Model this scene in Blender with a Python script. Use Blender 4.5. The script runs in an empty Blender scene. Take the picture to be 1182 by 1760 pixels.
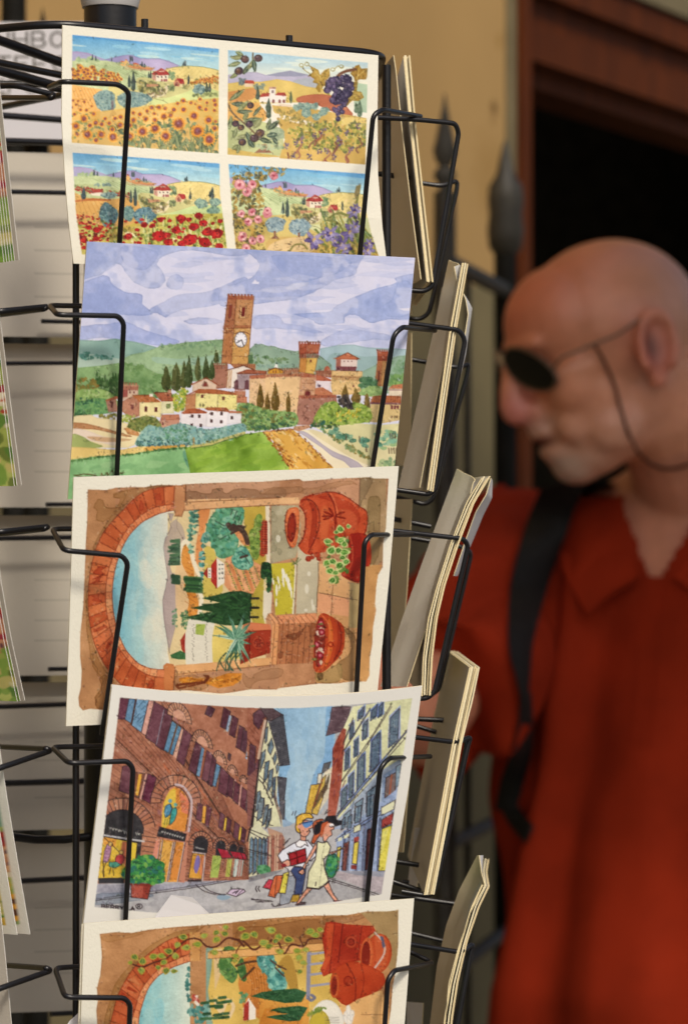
import math, random, sys
import numpy as np

# ------------------------------------------------------------------ printed pictures
# A small raster painter: every postcard's picture is painted here from code and then
# stored as the printed colour of the fine mesh of that card.
def hexc(h):
    return np.array([int(h[i:i+2], 16) for i in (0, 2, 4)], np.float32) / 255.0

def catmull(pts, n=6, closed=True):
    P = np.array(pts, float); N = len(P); out = []
    rng = range(N) if closed else range(N - 1)
    for i in rng:
        if closed:
            p0, p1, p2, p3 = P[i-1], P[i], P[(i+1) % N], P[(i+2) % N]
        else:
            p0, p1, p2, p3 = P[max(i-1, 0)], P[i], P[i+1], P[min(i+2, N-1)]
        for k in range(n):
            t = k / n
            out.append(0.5*((2*p1)+(p2-p0)*t+(2*p0-5*p1+4*p2-p3)*t*t+(3*p1-p0-3*p2+p3)*t**3))
    if not closed: out.append(P[-1])
    return np.array(out)

def vnoise(h, w, cell, seed):
    r = np.random.RandomState(seed)
    gh, gw = int(h/cell)+3, int(w/cell)+3
    g = r.rand(gh, gw).astype(np.float32)
    y = np.arange(h)/cell; x = np.arange(w)/cell
    yi = y.astype(int); xi = x.astype(int)
    fy = (y-yi)[:, None]; fx = (x-xi)[None, :]
    fy = fy*fy*(3-2*fy); fx = fx*fx*(3-2*fx)
    a = g[yi][:, xi]; b = g[yi][:, xi+1]; c = g[yi+1][:, xi]; d = g[yi+1][:, xi+1]
    return ((a*(1-fx)+b*fx)*(1-fy)+(c*(1-fx)+d*fx)*fy).astype(np.float32)*2-1

class Sheet:
    def __init__(s, x0, y0, x1, y1, paper, seed=1):
        s.x0, s.y0, s.w, s.h = x0, y0, int(x1-x0), int(y1-y0)
        s.img = np.zeros((s.h, s.w, 3), np.float32) + hexc(paper)
        s.r = random.Random(seed)
        s.n1 = vnoise(s.h, s.w, 45, seed)*.6+vnoise(s.h, s.w, 17, seed+1)*.4
        s.n2 = vnoise(s.h, s.w, 7, seed+2)*.6+vnoise(s.h, s.w, 2.6, seed+3)*.6
        s.clipm = None
        s.view(0, 0, 1)
    def view(s, vx, vy, k):
        s.vx, s.vy, s.k = vx, vy, k
    def T(s, pts):
        P = np.array(pts, float).reshape(-1, 2)
        return np.stack([s.vx+P[:, 0]/s.k-s.x0, s.vy+P[:, 1]/s.k-s.y0], 1)
    def mask(s, P, sub=3):
        ya = max(int(math.floor(P[:, 1].min())), 0); yb = min(int(math.ceil(P[:, 1].max()))+1, s.h)
        xa = max(int(math.floor(P[:, 0].min())), 0); xb = min(int(math.ceil(P[:, 0].max()))+1, s.w)
        if ya >= yb or xa >= xb: return None
        m = np.zeros((yb-ya, xb-xa), np.float32)
        X = np.arange(xa, xb)
        Q = np.roll(P, -1, 0)
        y1, y2, X1, X2 = P[:, 1], Q[:, 1], P[:, 0], Q[:, 0]
        dy = np.where(y2 == y1, 1e-9, y2-y1)
        for yy in range(ya, yb):
            row = m[yy-ya]
            for k in range(sub):
                y = yy+(k+.5)/sub
                hit = ((y1 <= y) & (y2 > y)) | ((y2 <= y) & (y1 > y))
                if not hit.any(): continue
                xs = np.sort(X1[hit]+(y-y1[hit])/dy[hit]*(X2[hit]-X1[hit]))
                for a, b in zip(xs[::2], xs[1::2]):
                    row += np.clip(np.minimum(X+1, b)-np.maximum(X, a), 0, 1)
        m /= sub
        np.clip(m, 0, 1, out=m)
        if s.clipm is not None: m *= s.clipm[ya:yb, xa:xb]
        return ya, yb, xa, xb, m
    def clip(s, pts=None, smooth=0):
        s.clipm = None
        if pts is None: return
        P = s.T(pts)
        if smooth: P = catmull(P, smooth)
        full = np.zeros((s.h, s.w), np.float32)
        r = s.mask(P)
        full[r[0]:r[1], r[2]:r[3]] = r[4]
        s.clipm = full
    def put(s, r, col, a=1., wc=0., gr=0., edge=0.):
        ya, yb, xa, xb, m = r
        c = col if isinstance(col, np.ndarray) else hexc(col)
        im = s.img[ya:yb, xa:xb]
        C = np.broadcast_to(c, im.shape).copy() if c.ndim < 3 else c.copy()
        if wc: C += (wc*s.n1[ya:yb, xa:xb])[..., None]*np.array([1, .95, .8], np.float32)
        if gr: C += (gr*s.n2[ya:yb, xa:xb])[..., None]
        if edge:
            b = np.pad(m, 2)
            b = sum(b[i:i+m.shape[0], j:j+m.shape[1]] for i in range(5) for j in range(5))/25
            C -= (edge*np.clip(m-b, 0, 1)*1.6)[..., None]
        M = (m*a)[..., None]
        im *= (1-M); im += M*np.clip(C, 0, 1)
    def fill(s, pts, col, a=1., sm=0, wc=0., gr=0., edge=0., wob=0.):
        P = s.T(pts)
        if sm: P = catmull(P, sm)
        if wob: P = P+np.array([[s.r.uniform(-wob, wob), s.r.uniform(-wob, wob)] for _ in P])
        r = s.mask(P)
        if r: s.put(r, col, a, wc, gr, edge)
    def grad(s, pts, c0, c1, ax=1, a=1., sm=0, wc=0., gr=0.):
        P = s.T(pts)
        if sm: P = catmull(P, sm)
        r = s.mask(P)
        if not r: return
        lo, hi = P[:, ax].min(), P[:, ax].max()
        if ax: t = ((np.arange(r[0], r[1])-lo)/(hi-lo))[:, None]+np.zeros((1, r[3]-r[2]))
        else: t = ((np.arange(r[2], r[3])-lo)/(hi-lo))[None, :]+np.zeros((r[1]-r[0], 1))
        t = np.clip(t, 0, 1)[..., None].astype(np.float32)
        s.put(r, hexc(c0)*(1-t)+hexc(c1)*t, a, wc, gr)
    def line(s, pts, w, col, a=1., sm=0, jit=0.):
        P = s.T(pts)
        if sm: P = catmull(P, sm, False)
        if jit: P = P+np.array([[s.r.uniform(-jit, jit), s.r.uniform(-jit, jit)] for _ in P])
        hw = w/2
        ya = max(int(P[:, 1].min()-hw-1), 0); yb = min(int(P[:, 1].max()+hw+2), s.h)
        xa = max(int(P[:, 0].min()-hw-1), 0); xb = min(int(P[:, 0].max()+hw+2), s.w)
        if ya >= yb or xa >= xb: return
        m = np.zeros((yb-ya, xb-xa), np.float32)
        for p, q in zip(P[:-1], P[1:]):
            a0 = max(int(min(p[1], q[1])-hw-1), ya); b0 = min(int(max(p[1], q[1])+hw+2), yb)
            a1 = max(int(min(p[0], q[0])-hw-1), xa); b1 = min(int(max(p[0], q[0])+hw+2), xb)
            if a0 >= b0 or a1 >= b1: continue
            Y = np.arange(a0, b0)[:, None]+.5; X = np.arange(a1, b1)[None, :]+.5
            d = q-p; L = d@d+1e-9
            t = np.clip(((X-p[0])*d[0]+(Y-p[1])*d[1])/L, 0, 1)
            D = np.hypot(X-p[0]-t*d[0], Y-p[1]-t*d[1])
            cov = np.clip(hw+.5-D, 0, 1)*min(1, w)
            sub = m[a0-ya:b0-ya, a1-xa:b1-xa]
            np.maximum(sub, cov, out=sub)
        if s.clipm is not None: m *= s.clipm[ya:yb, xa:xb]
        s.put((ya, yb, xa, xb, m), col, a)
    def ell(s, cx, cy, rx, ry, col, rot=0., a=1., n=16, gr=0., edge=0., wob=0., wc=0.):
        t = np.linspace(0, 2*math.pi, n, endpoint=False)
        k = np.array([1+s.r.uniform(-wob, wob) for _ in t])
        x, y = rx*np.cos(t)*k, ry*np.sin(t)*k
        c, q = math.cos(rot), math.sin(rot)
        s.fill(np.stack([cx+x*c-y*q, cy+x*q+y*c], 1), col, a, gr=gr, edge=edge, wc=wc)
    def inside(s, pts, n, sm=0):
        """n random points (in view units) inside an outline"""
        P = np.array(pts, float)
        if sm: P = catmull(P, sm)
        lo, hi = P.min(0), P.max(0); out = []
        Q = np.roll(P, -1, 0); guard = 0
        while len(out) < n and guard < 40*n:
            guard += 1
            x = s.r.uniform(lo[0], hi[0]); y = s.r.uniform(lo[1], hi[1])
            h = ((P[:, 1] <= y) != (Q[:, 1] <= y))
            if not h.any(): continue
            xs = P[h, 0]+(y-P[h, 1])/(Q[h, 1]-P[h, 1])*(Q[h, 0]-P[h, 0])
            if (xs > x).sum() % 2: out.append((x, y))
        return out
    def dabs(s, pts, n, cols, r0, r1, asp=.7, a=.9, sm=0, rot=None):
        for x, y in s.inside(pts, n, sm):
            r = s.r.uniform(r0, r1)
            s.ell(x, y, r, r*asp, s.r.choice(cols), s.r.uniform(0, 3.1) if rot is None else rot+s.r.uniform(-.3, .3), a, 8, wob=.25)
    def cypress(s, x, y, h, w, col, dk=None, a=1.):
        """pointed tree, base centre x,y, view units"""
        L = [(x+w*.5*f*(1 + s.r.uniform(-.22, .22)), y-h*t) for t, f in ((0, .35), (.08, .8), (.3, 1), (.5, .85), (.7, .62), (.85, .35), (1, .03))]
        R = [(2*x-px+s.r.uniform(-.1, .1)*w, py) for px, py in L][::-1]
        s.fill(L+R, col, a, edge=.08, gr=.05)
        if dk: s.fill([(x-w*.1, y), (x+w*.45, y-h*.1), (x+w*.4, y-h*.4), (x+w*.1, y-h*.8), (x, y-h*.4)], dk, .55*a)
    def bush(s, pts, base, cols, n, r0, r1, sm=3, a=.85):
        s.fill(pts, base, 1, sm=sm, wc=.06, gr=.05, edge=.08, wob=.6)
        s.dabs(pts, n, cols, r0, r1, a=a)

def finish(s, n, seed, dark=.5, gam=1.1, sat=.93):
    """last touches of the brush: many small strokes of darker and lighter pigment where the picture is busy,
    none on bare paper or smooth sky, then the slight dullness of printing ink"""
    r = np.random.RandomState(seed); im = s.img
    lum = im.mean(2); gx = np.abs(np.diff(lum, axis=1, prepend=lum[:, :1]))+np.abs(np.diff(lum, axis=0, prepend=lum[:1]))
    b = gx.copy()
    for k in (2, 4):
        b = sum(np.roll(np.roll(b, i, 0), j, 1) for i in (-k, 0, k) for j in (-k, 0, k))/9
    b = np.clip((b/(np.percentile(b, 80)+1e-6)-.38)/.62, 0, 1)*(s.img.min(2) < .56)
    ys, xs = r.randint(2, s.h-2, n*3), r.randint(2, s.w-2, n*3)
    keep = r.rand(n*3) < b[ys, xs]; ys, xs = ys[keep][:n], xs[keep][:n]
    s.view(s.x0, s.y0, 1)
    for y, x in zip(ys, xs):
        c = im[y, x].copy(); u = r.rand()
        c = c*(.62+.2*r.rand()) if u < dark else c+(np.array([.96, .95, .9])-c)*(.12+.22*r.rand())
        c = np.clip(c+r.uniform(-.03, .03, 3), 0, 1).astype(np.float32)
        a = r.uniform(0, 3.14); q = r.uniform(.7, 1.9)
        s.ell(x, y, q*1.7, q*.8, c, a, r.uniform(.35, .75), 6, wob=.3)
    paper = np.clip((s.img.min(2)-.70)/.12, 0, 1)[..., None]
    g = s.img.mean(2, keepdims=True)
    v = np.clip((g+(s.img-g)*sat), 0, 1)**gam
    v = np.clip(.54+(v-.54)*1.07-.004, 0, 1)
    s.img = v*(1-paper)+s.img*paper
    s.img = np.clip(s.img*(1+(.02*(1-paper[..., 0])*s.n2)[..., None]), 0, 1)
    return s

# pen strokes of capital letters on a 4 x 6 cell, y down
PEN = {
 'A': [[(0,6),(2,0),(4,6)],[(.8,4),(3.2,4)]], 'B': [[(0,0),(0,6),(3,6),(4,4.6),(3,3),(0,3)],[(0,0),(2.8,0),(3.6,1.4),(2.8,3)]],
 'C': [[(4,1),(2.6,0),(1,.6),(0,3),(1,5.4),(2.6,6),(4,5)]], 'D': [[(0,0),(0,6),(2.4,6),(4,4.4),(4,1.6),(2.4,0),(0,0)]],
 'E': [[(4,0),(0,0),(0,6),(4,6)],[(0,3),(3,3)]], 'F': [[(4,0),(0,0),(0,6)],[(0,3),(3,3)]],
 'G': [[(4,1),(2.6,0),(1,.6),(0,3),(1,5.4),(2.6,6),(4,5),(4,3.4),(2.4,3.4)]], 'H': [[(0,0),(0,6)],[(4,0),(4,6)],[(0,3),(4,3)]],
 'I': [[(2,0),(2,6)]], 'L': [[(0,0),(0,6),(4,6)]], 'M': [[(0,6),(0,0),(2,4),(4,0),(4,6)]], 'N': [[(0,6),(0,0),(4,6),(4,0)]],
 'O': [[(2,0),(.4,1),(0,3),(.4,5),(2,6),(3.6,5),(4,3),(3.6,1),(2,0)]], 'P': [[(0,6),(0,0),(3,0),(4,1.5),(3,3),(0,3)]],
 'R': [[(0,6),(0,0),(3,0),(4,1.5),(3,3),(0,3)],[(1.8,3),(4,6)]], 'S': [[(4,.8),(2,0),(0,1.2),(.6,2.7),(3.4,3.4),(4,4.8),(2,6),(0,5.2)]],
 'T': [[(0,0),(4,0)],[(2,0),(2,6)]], 'U': [[(0,0),(0,4.6),(1.4,6),(2.6,6),(4,4.6),(4,0)]], 'V': [[(0,0),(2,6),(4,0)]],
 'Y': [[(0,0),(2,3),(4,0)],[(2,3),(2,6)]], 'Z': [[(0,0),(4,0),(0,6),(4,6)]], ' ': [],
}
def write(s, txt, x, y, cw, ch, col, w, dx=(1, 0), a=1.):
    for c in txt:
        for st in PEN.get(c, []):
            s.line([(x+(px/4*cw*.72)*dx[0], y+(py/6*ch)+(px/4*cw*.72)*dx[1]) for px, py in st], w, col, a)
        x += cw*dx[0]; y += cw*dx[1]
def art_castle():
    s = Sheet(100, 400, 730, 885, 'd7d8ea', 11)
    A = lambda: s.view(370, 480, 3.476)
    B = lambda: s.view(120, 540, 3.94)
    C = lambda: s.view(0, 400, 2.814)
    D = lambda: s.view(380, 400, 3.476)
    BL = ['9fadde', 'a9b5e0', '98a7dc']
    def cloud(p, col, a=.95):
        s.fill(p, col, a, sm=4, wc=.05, gr=.02, edge=.10, wob=.8)
    C()
    s.fill([(300, -20), (2200, -20), (2200, 700), (300, 700)], 'd3d5ee', 1, wc=.03, gr=.015)
    cloud([(330, 100), (330, -60), (1000, -60), (1300, -60), (1200, 105), (1000, 95), (905, 85), (800, 110), (760, 150), (790, 190), (800, 230), (770, 265), (720, 270), (650, 240), (615, 200), (575, 150), (530, 165), (490, 205), (450, 215), (330, 225)], BL[1])
    cloud([(600, 60), (760, 90), (740, 150), (700, 180), (640, 170), (590, 130)], '8f9fd8', .5)
    cloud([(330, 280), (500, 205), (540, 240), (560, 260), (620, 290), (690, 300), (690, 345), (740, 385), (720, 400), (640, 400), (560, 395), (480, 390), (330, 380)], BL[2], .9)
    cloud([(720, 375), (800, 330), (860, 300), (1000, 285), (1090, 250), (1182, 215), (1200, 260), (1090, 330), (1000, 360), (880, 375), (820, 400), (800, 410), (760, 390)], BL[0])
    cloud([(820, 215), (860, 200), (890, 230), (880, 270), (840, 275), (805, 255)], BL[1])
    cloud([(330, 470), (440, 445), (520, 440), (580, 430), (640, 440), (700, 470), (800, 500), (870, 525), (830, 540), (760, 545), (640, 530), (500, 510), (330, 525)], 'a3b0e2')
    cloud([(890, 425), (960, 410), (1060, 420), (1070, 435), (1000, 445), (920, 440)], 'a9b4e0', .8)
    cloud([(420, 110), (520, 100), (560, 150), (500, 190), (430, 190)], 'b9c2e6', .6)
    D()
    cloud([(145, 85), (500, 60), (870, 60), (815, 200), (800, 250), (690, 280), (620, 320), (530, 365), (440, 395), (330, 410), (200, 425), (0, 440), (0, 330), (60, 310), (180, 270), (230, 200), (200, 150)], 'a5b2e1')
    cloud([(330, 130), (700, 150), (780, 180), (700, 240), (560, 280), (480, 290), (400, 260), (330, 200)], '93a4da', .55)
    cloud([(380, 335), (430, 305), (525, 297), (480, 325), (430, 342)], 'd4d8ee', .9)
    s.fill([(180, 305), (203, 278), (212, 290), (230, 295), (225, 308)], 'dcdcf0', .95, wob=.4)
    cloud([(1260, 240), (1050, 265), (1040, 300), (900, 340), (760, 400), (680, 440), (640, 470), (430, 485), (540, 520), (570, 545), (640, 550), (730, 540), (740, 500), (800, 490), (850, 520), (900, 540), (1000, 520), (1240, 500), (1250, 380)], '9dade0')
    cloud([(1050, 300), (1130, 300), (1130, 480), (1000, 500), (960, 440), (1020, 400)], '8fa2da', .45)
    cloud([(200, 500), (330, 490), (380, 540), (460, 550), (600, 590), (560, 600), (420, 580), (300, 570), (190, 570)], 'b2bce6', .85)
    cloud([(590, 650), (700, 590), (780, 570), (880, 590), (1000, 610), (1010, 640), (900, 640), (760, 660), (640, 680)], 'b0bbe6', .8)
    cloud([(30, 500), (160, 505), (180, 600), (100, 620), (0, 600)], 'c3c8ec', .7)
    s.line([(150, 112), (430, 130), (640, 190), (800, 175)], 1, '8fa0d4', .5, sm=4)
    s.line([(1060, 280), (1030, 380), (1000, 420), (1010, 470)], 1, '8598d2', .6, sm=4)
    s.fill([(1060, 455), (1130, 450), (1125, 470), (1090, 465)], 'e2e2f2', 1, wob=.6)
    # granulating washes that soften the cloud edges
    n = vnoise(s.h, s.w, 60, 5)*.5+vnoise(s.h, s.w, 24, 6)*.35+vnoise(s.h, s.w, 9, 7)*.2
    yy = np.clip((230-np.arange(s.h))/60, 0, 1)[:, None]
    for th, c, al in ((.12, '8fa2da', .34), (.3, '8396d2', .3)):
        m = (np.clip((n-th)*7, 0, 1)*al*yy)[..., None]; s.img = s.img*(1-m)+hexc(c)*m
    m = (np.clip((-n-.18)*7, 0, 1)*.42*yy)[..., None]; s.img = s.img*(1-m)+hexc('dcdcf0')*m
    for k in range(60):
        x = s.r.uniform(-300, 1150); y = s.r.uniform(100, 600)
        s.fill([(x+s.r.uniform(30, 120)*math.cos(q)*1.5, y+s.r.uniform(6, 30)*math.sin(q)) for q in np.linspace(0, 6.28, 9)[:-1]], s.r.choice(['a4b2e2', 'e0e0f2', '98a8dc', 'b8c2ea', 'dcdcf2']), .28, sm=4, edge=.06)
    # far hills
    s.fill([(590, 692), (650, 680), (700, 670), (790, 668), (870, 685), (1000, 690), (1210, 700), (1210, 860), (590, 860)], 'a2bfc9', 1, wc=.07, edge=.12)
    s.fill([(650, 730), (760, 720), (850, 740), (960, 735), (1010, 760), (1000, 840), (650, 840)], '93b3b4', .8, sm=4, wc=.08)
    s.fill([(165, 700), (200, 668), (240, 665), (280, 678), (320, 678), (350, 690), (400, 700), (440, 710), (520, 700), (600, 740), (660, 790), (660, 850), (165, 850)], '8aa893', 1, wc=.1, edge=.12, wob=.5)
    s.dabs([(165, 720), (260, 740), (330, 745), (400, 750), (400, 780), (165, 780)], 40, ['6f8f62', '7d9a6c', '648a5c'], 6, 14)
    s.dabs([(170, 780), (500, 790), (500, 820), (170, 820)], 30, ['7ea295', '94b0a0'], 8, 18, a=.6)
    s.fill([(840, 830), (920, 790), (1000, 755), (1060, 735), (1220, 735), (1220, 960), (840, 960)], '8fb09a', 1, wc=.1, edge=.1)
    s.dabs([(1010, 770), (1100, 745), (1110, 870), (1010, 890)], 50, ['7ba27c', '86ab88', '6f9a70'], 8, 20, a=.7)
    C()
    s.fill([(300, 525), (470, 522), (560, 512), (600, 522), (640, 525), (720, 545), (760, 560), (740, 620), (300, 640)], '83aaa2', 1, sm=3, wc=.1, edge=.14)
    s.fill([(560, 515), (640, 525), (730, 545), (765, 556), (700, 575), (600, 600), (575, 560)], '7fa59a', .8, wc=.1, edge=.1)
    s.fill([(370, 600), (480, 590), (580, 610), (800, 605), (800, 690), (370, 700)], 'a2bcae', 1, sm=3, wc=.08)
    s.fill([(600, 605), (640, 590), (700, 577), (750, 560), (780, 545), (850, 540), (900, 528), (950, 528), (1000, 520), (1100, 515), (1100, 720), (600, 720)], '8aab80', 1, wc=.14, gr=.03, edge=.12, wob=.6)
    s.fill([(740, 600), (860, 610), (980, 600), (1080, 590), (1080, 640), (900, 640), (760, 630)], '8fb29c', .8, sm=3, wc=.1)
    s.dabs([(780, 545), (1080, 520), (1080, 550), (800, 570)], 40, ['6f9668', '7aa070', '6b9270'], 5, 11, a=.7)
    s.dabs([(390, 585), (420, 575), (450, 590), (520, 590), (560, 600), (540, 612), (390, 612)], 40, ['4f8c80', '5f998a', '46806f'], 6, 11)
    s.fill([(360, 655), (480, 642), (600, 625), (640, 640), (700, 650), (760, 680), (830, 690), (830, 800), (300, 800)], '7ba267', 1, wc=.14, gr=.03, edge=.1, wob=.5)
    s.dabs([(590, 625), (700, 640), (680, 670), (600, 668)], 25, ['638c50', '6f9658'], 6, 12, a=.8)
    s.dabs([(600, 670), (800, 690), (800, 780), (640, 780)], 90, ['5f8a4c', '6f9a5b', '87ac6d'], 6, 16, a=.5)
    for k in range(9):
        s.cypress(470+k*13, 745+s.r.uniform(-4, 6), 40+s.r.uniform(0, 42), 17, '4d7440', '3b6030')
    s.dabs([(365, 715), (420, 700), (470, 720), (480, 760), (365, 770)], 60, ['8a6a2c', '7d7433', '94803a', '6a7a3c'], 6, 12)
    s.dabs([(480, 720), (590, 720), (600, 790), (480, 780)], 70, ['47683a', '557842', '3d5c33'], 6, 13)
    s.bush([(360, 785), (400, 755), (440, 760), (470, 752), (520, 765), (560, 800), (560, 860), (300, 860)], '93b565', ['a9c47c', '84a85a', '6e9a50'], 60, 5, 13)
    s.bush([(355, 820), (420, 810), (480, 800), (540, 815), (570, 850), (540, 870), (450, 880), (355, 890)], '6ba060', ['57905a', '79ab62', '4a8058'], 60, 5, 12)
    s.dabs([(390, 800), (440, 790), (450, 825), (395, 830)], 12, ['3b6b4c', '336048'], 5, 9)
    s.dabs([(358, 868), (440, 855), (440, 888), (358, 888)], 16, ['4a7a4c', '3c6c44', '55824c'], 7, 12)
    s.dabs([(440, 870), (530, 868), (600, 890), (600, 915), (520, 905)], 22, ['8f8a3c', '7f8038', 'a2964c'], 6, 12)
    # fields on the left
    s.fill([(300, 890), (440, 880), (470, 895), (560, 905), (640, 930), (700, 950), (690, 1010), (620, 1040), (300, 1040)], 'e3d2a2', 1, wc=.05, edge=.08)
    s.fill([(300, 918), (400, 920), (470, 935), (560, 960), (640, 985), (600, 985), (480, 955), (400, 950), (300, 940)], 'bd8355', .95, sm=3, wc=.1, edge=.12)
    s.fill([(350, 950), (420, 955), (500, 985), (570, 1000), (560, 1030), (460, 1010), (350, 990)], 'e2cfbe', .95, sm=3, edge=.06)
    s.fill([(420, 985), (520, 990), (640, 1000), (560, 1012), (470, 1008)], 'c79a6c', .8, sm=3)
    s.fill([(600, 945), (660, 940), (678, 985), (620, 975)], 'cf8c50', .9, edge=.1)
    s.fill([(350, 975), (400, 985), (440, 1010), (500, 1035), (400, 1045), (350, 1040)], '9fae62', .95, sm=3, wc=.08, edge=.08)
    s.fill([(300, 1040), (440, 1040), (560, 1050), (640, 1040), (760, 1015), (900, 1012), (920, 1030), (800, 1048), (640, 1080), (480, 1095), (300, 1098)], 'e3c372', 1, sm=3, wc=.09, edge=.08)
    s.fill([(700, 1040), (780, 1018), (880, 1014), (915, 1025), (840, 1040), (720, 1062)], 'd69a3e', .85, sm=3, wc=.08)
    # green foreground
    s.fill([(250, 1110), (480, 1080), (620, 1075), (760, 1050), (900, 1035), (950, 1060), (980, 1160), (1000, 1400), (250, 1400)], '86bb7e', 1, wc=.12, gr=.02, edge=.08)
    for k in range(22):
        x = s.r.uniform(340, 940); y = s.r.uniform(1100, 1250)
        s.ell(x, y, s.r.uniform(30, 70), s.r.uniform(8, 20), s.r.choice(['79b173', '97c78d', '6fa96f', 'a5cd93']), -.15, .45, 10, wob=.3)
    for a, b in (((345, 1105), (480, 1085)), ((480, 1085), (640, 1072)), ((640, 1072), (780, 1050)), ((780, 1050), (900, 1040))):
        for k in range(9):
            t = (k+s.r.random())/9
            s.ell(a[0]+(b[0]-a[0])*t, a[1]+(b[1]-a[1])*t, s.r.uniform(6, 14), s.r.uniform(4, 9), s.r.choice(['4b7d3f', '5d8c48', '416f3c']), 0, .9, 8, wob=.25)
    s.fill([(885, 1060), (925, 1040), (950, 1100), (980, 1150), (940, 1165), (900, 1120)], '5f9a80', .8, sm=3, wc=.1)
    s.dabs([(900, 1060), (925, 1050), (975, 1150), (930, 1160)], 26, ['3d7f7a', '559a86', '2f6f6c'], 5, 11)
    s.line([(360, 1172), (400, 1182), (470, 1178), (420, 1168), (362, 1174)], 1.6, '5a3c1c', .9, sm=4)
    s.line([(490, 1178), (492, 1162), (500, 1178), (520, 1160), (522, 1176), (545, 1150), (552, 1172), (600, 1160)], 1.4, '5a3c1c', .9, jit=.5)
    # bright meadow, bank, road
    A()
    s.fill([(-180, 1010), (-100, 975), (0, 965), (140, 930), (290, 910), (330, 960), (380, 1030), (410, 1080), (445, 1130), (455, 1400), (-100, 1400), (-150, 1150)], '86ad3c', 1, wc=.2, gr=.02, edge=.1)
    for k in range(40):
        x = s.r.uniform(-100, 380); y = s.r.uniform(960, 1180)
        s.ell(x, y, s.r.uniform(20, 60), s.r.uniform(8, 22), s.r.choice(['7aa82e', 'a9cc4a', '6f9f2e', '9cc23c', '84b030']), -.3, .4, 10, wob=.3)
    s.fill([(290, 912), (460, 893), (500, 930), (580, 1000), (640, 1070), (700, 1120), (900, 1400), (450, 1400), (440, 1125), (400, 1050), (350, 970)], 'e0aa48', 1, wc=.1, edge=.06)
    for k in range(46):
        x, y = s.inside([(300, 915), (450, 898), (560, 1000), (680, 1120), (460, 1120), (400, 1040)], 1)[0]
        s.ell(x, y, s.r.uniform(8, 30), s.r.uniform(3, 9), s.r.choice(['c98a2c', 'efcb86', 'd89c3a', 'f0d59a', 'b9752a']), .7, .7, 8, wob=.3)
    for k in range(70):
        t = s.r.random(); x = 300+150*t+s.r.uniform(-14, 26); y = 910+215*t+s.r.uniform(-10, 10)
        s.ell(x, y, s.r.uniform(4, 14), s.r.uniform(3, 7), s.r.choice(['9c5a20', 'b86c26', '8a4c1c', 'd08838']), .8, .85, 7, wob=.3)
    for k in range(46):
        t = s.r.random(); x = 470+230*t+s.r.uniform(-7, 10); y = 898+225*t+s.r.uniform(-6, 6)
        s.ell(x, y, s.r.uniform(3, 9), s.r.uniform(2, 5), s.r.choice(['9c5a20', 'b86c26', '8a4c1c']), .8, .85, 7, wob=.3)
    for k in range(18):
        x = 290+k*10; s.ell(x, 910-k*.7+s.r.uniform(-3, 3), 9, 4, s.r.choice(['b06a3a', '8f5328', 'c88a5c']), 0, .9, 7, wob=.3)
    s.fill([(465, 895), (545, 900), (640, 930), (720, 975), (800, 1020), (930, 1085), (1100, 1400), (880, 1400), (700, 1120), (600, 1010), (520, 930)], 'eae0c4', 1, wc=.03)
    s.fill([(490, 908), (530, 908), (575, 935), (640, 985), (700, 1025), (760, 1050), (830, 1080), (880, 1118), (1040, 1280), (960, 1280), (800, 1120), (760, 1085), (700, 1060), (640, 1010), (580, 970), (530, 935)], 'b9b0be', 1, sm=2, wc=.05, edge=.08)
    s.fill([(550, 900), (640, 915), (760, 985), (920, 1070), (940, 1120), (830, 1075), (700, 1000)], 'dccfa0', .9, sm=2, wc=.06)
    # orchard right of the road
    s.fill([(600, 885), (720, 870), (860, 862), (1000, 870), (1220, 850), (1220, 1400), (1060, 1400), (900, 1080), (800, 1020), (700, 945)], 'd8d29c', 1, wc=.06)
    s.fill([(930, 1000), (1110, 960), (1110, 1120), (940, 1110)], 'd8cf9e', 1, wc=.05)
    s.dabs([(640, 900), (760, 960), (900, 1050), (930, 1075), (880, 1065), (740, 985)], 60, ['8f8a4c', '6f8a58', 'a08a48', '7d9a66'], 6, 14)
    for k in range(26):
        t = s.r.random(); x = 640+310*t+s.r.uniform(-25, 25); y = 890+60*t+s.r.uniform(-18, 18)+t*40
        s.ell(x, y, s.r.uniform(12, 24), s.r.uniform(10, 20), s.r.choice(['6aa58c', '82b694', '5f9a86', '98c3a0', '4f8a70']), 0, .85, 9, wob=.25, edge=.08)
    for k in range(30):
        x = s.r.uniform(960, 1090); y = 900+s.r.uniform(0, 1)*110
        s.ell(x, y, s.r.uniform(12, 24), s.r.uniform(8, 15), s.r.choice(['7db79a', '92c2a0', '6aa88a', '8cb67c', '55957e']), 0, .85, 9, wob=.25)
    for x, y in ((1042, 920), (1056, 920), (1072, 920), (1035, 1010), (1050, 1010), (1065, 1010), (1078, 1010), (860, 940), (780, 930), (900, 1000)):
        s.line([(x, y), (x+3, y+30)], 2.2, '6b5a44', .8)
    s.dabs([(980, 1085), (1080, 1075), (1080, 1115), (980, 1115)], 22, ['8fb07c', 'b0c08c', '7ba074'], 8, 18)
    # walls of the town, back to front
    def wall(p, col, **k): s.fill(p, col, 1, wc=.05, gr=.025, edge=.1, **k)
    INK = '6d3a22'
    def outline(p, w=.9, a=.75, c=INK): s.line(p+[p[0]], w, c, a, jit=.25)
    def crenel(x0, y0, x1, y1, n, h, col):
        for i in range(n):
            t0, t1 = i/n, (i+.55)/n
            a = (x0+(x1-x0)*t0, y0+(y1-y0)*t0); b = (x0+(x1-x0)*t1, y0+(y1-y0)*t1)
            s.fill([a, b, (b[0], b[1]-h), (a[0], a[1]-h)], col)
            s.line([(a[0], a[1]-h), (b[0], b[1]-h)], 1, INK, .8)
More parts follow.
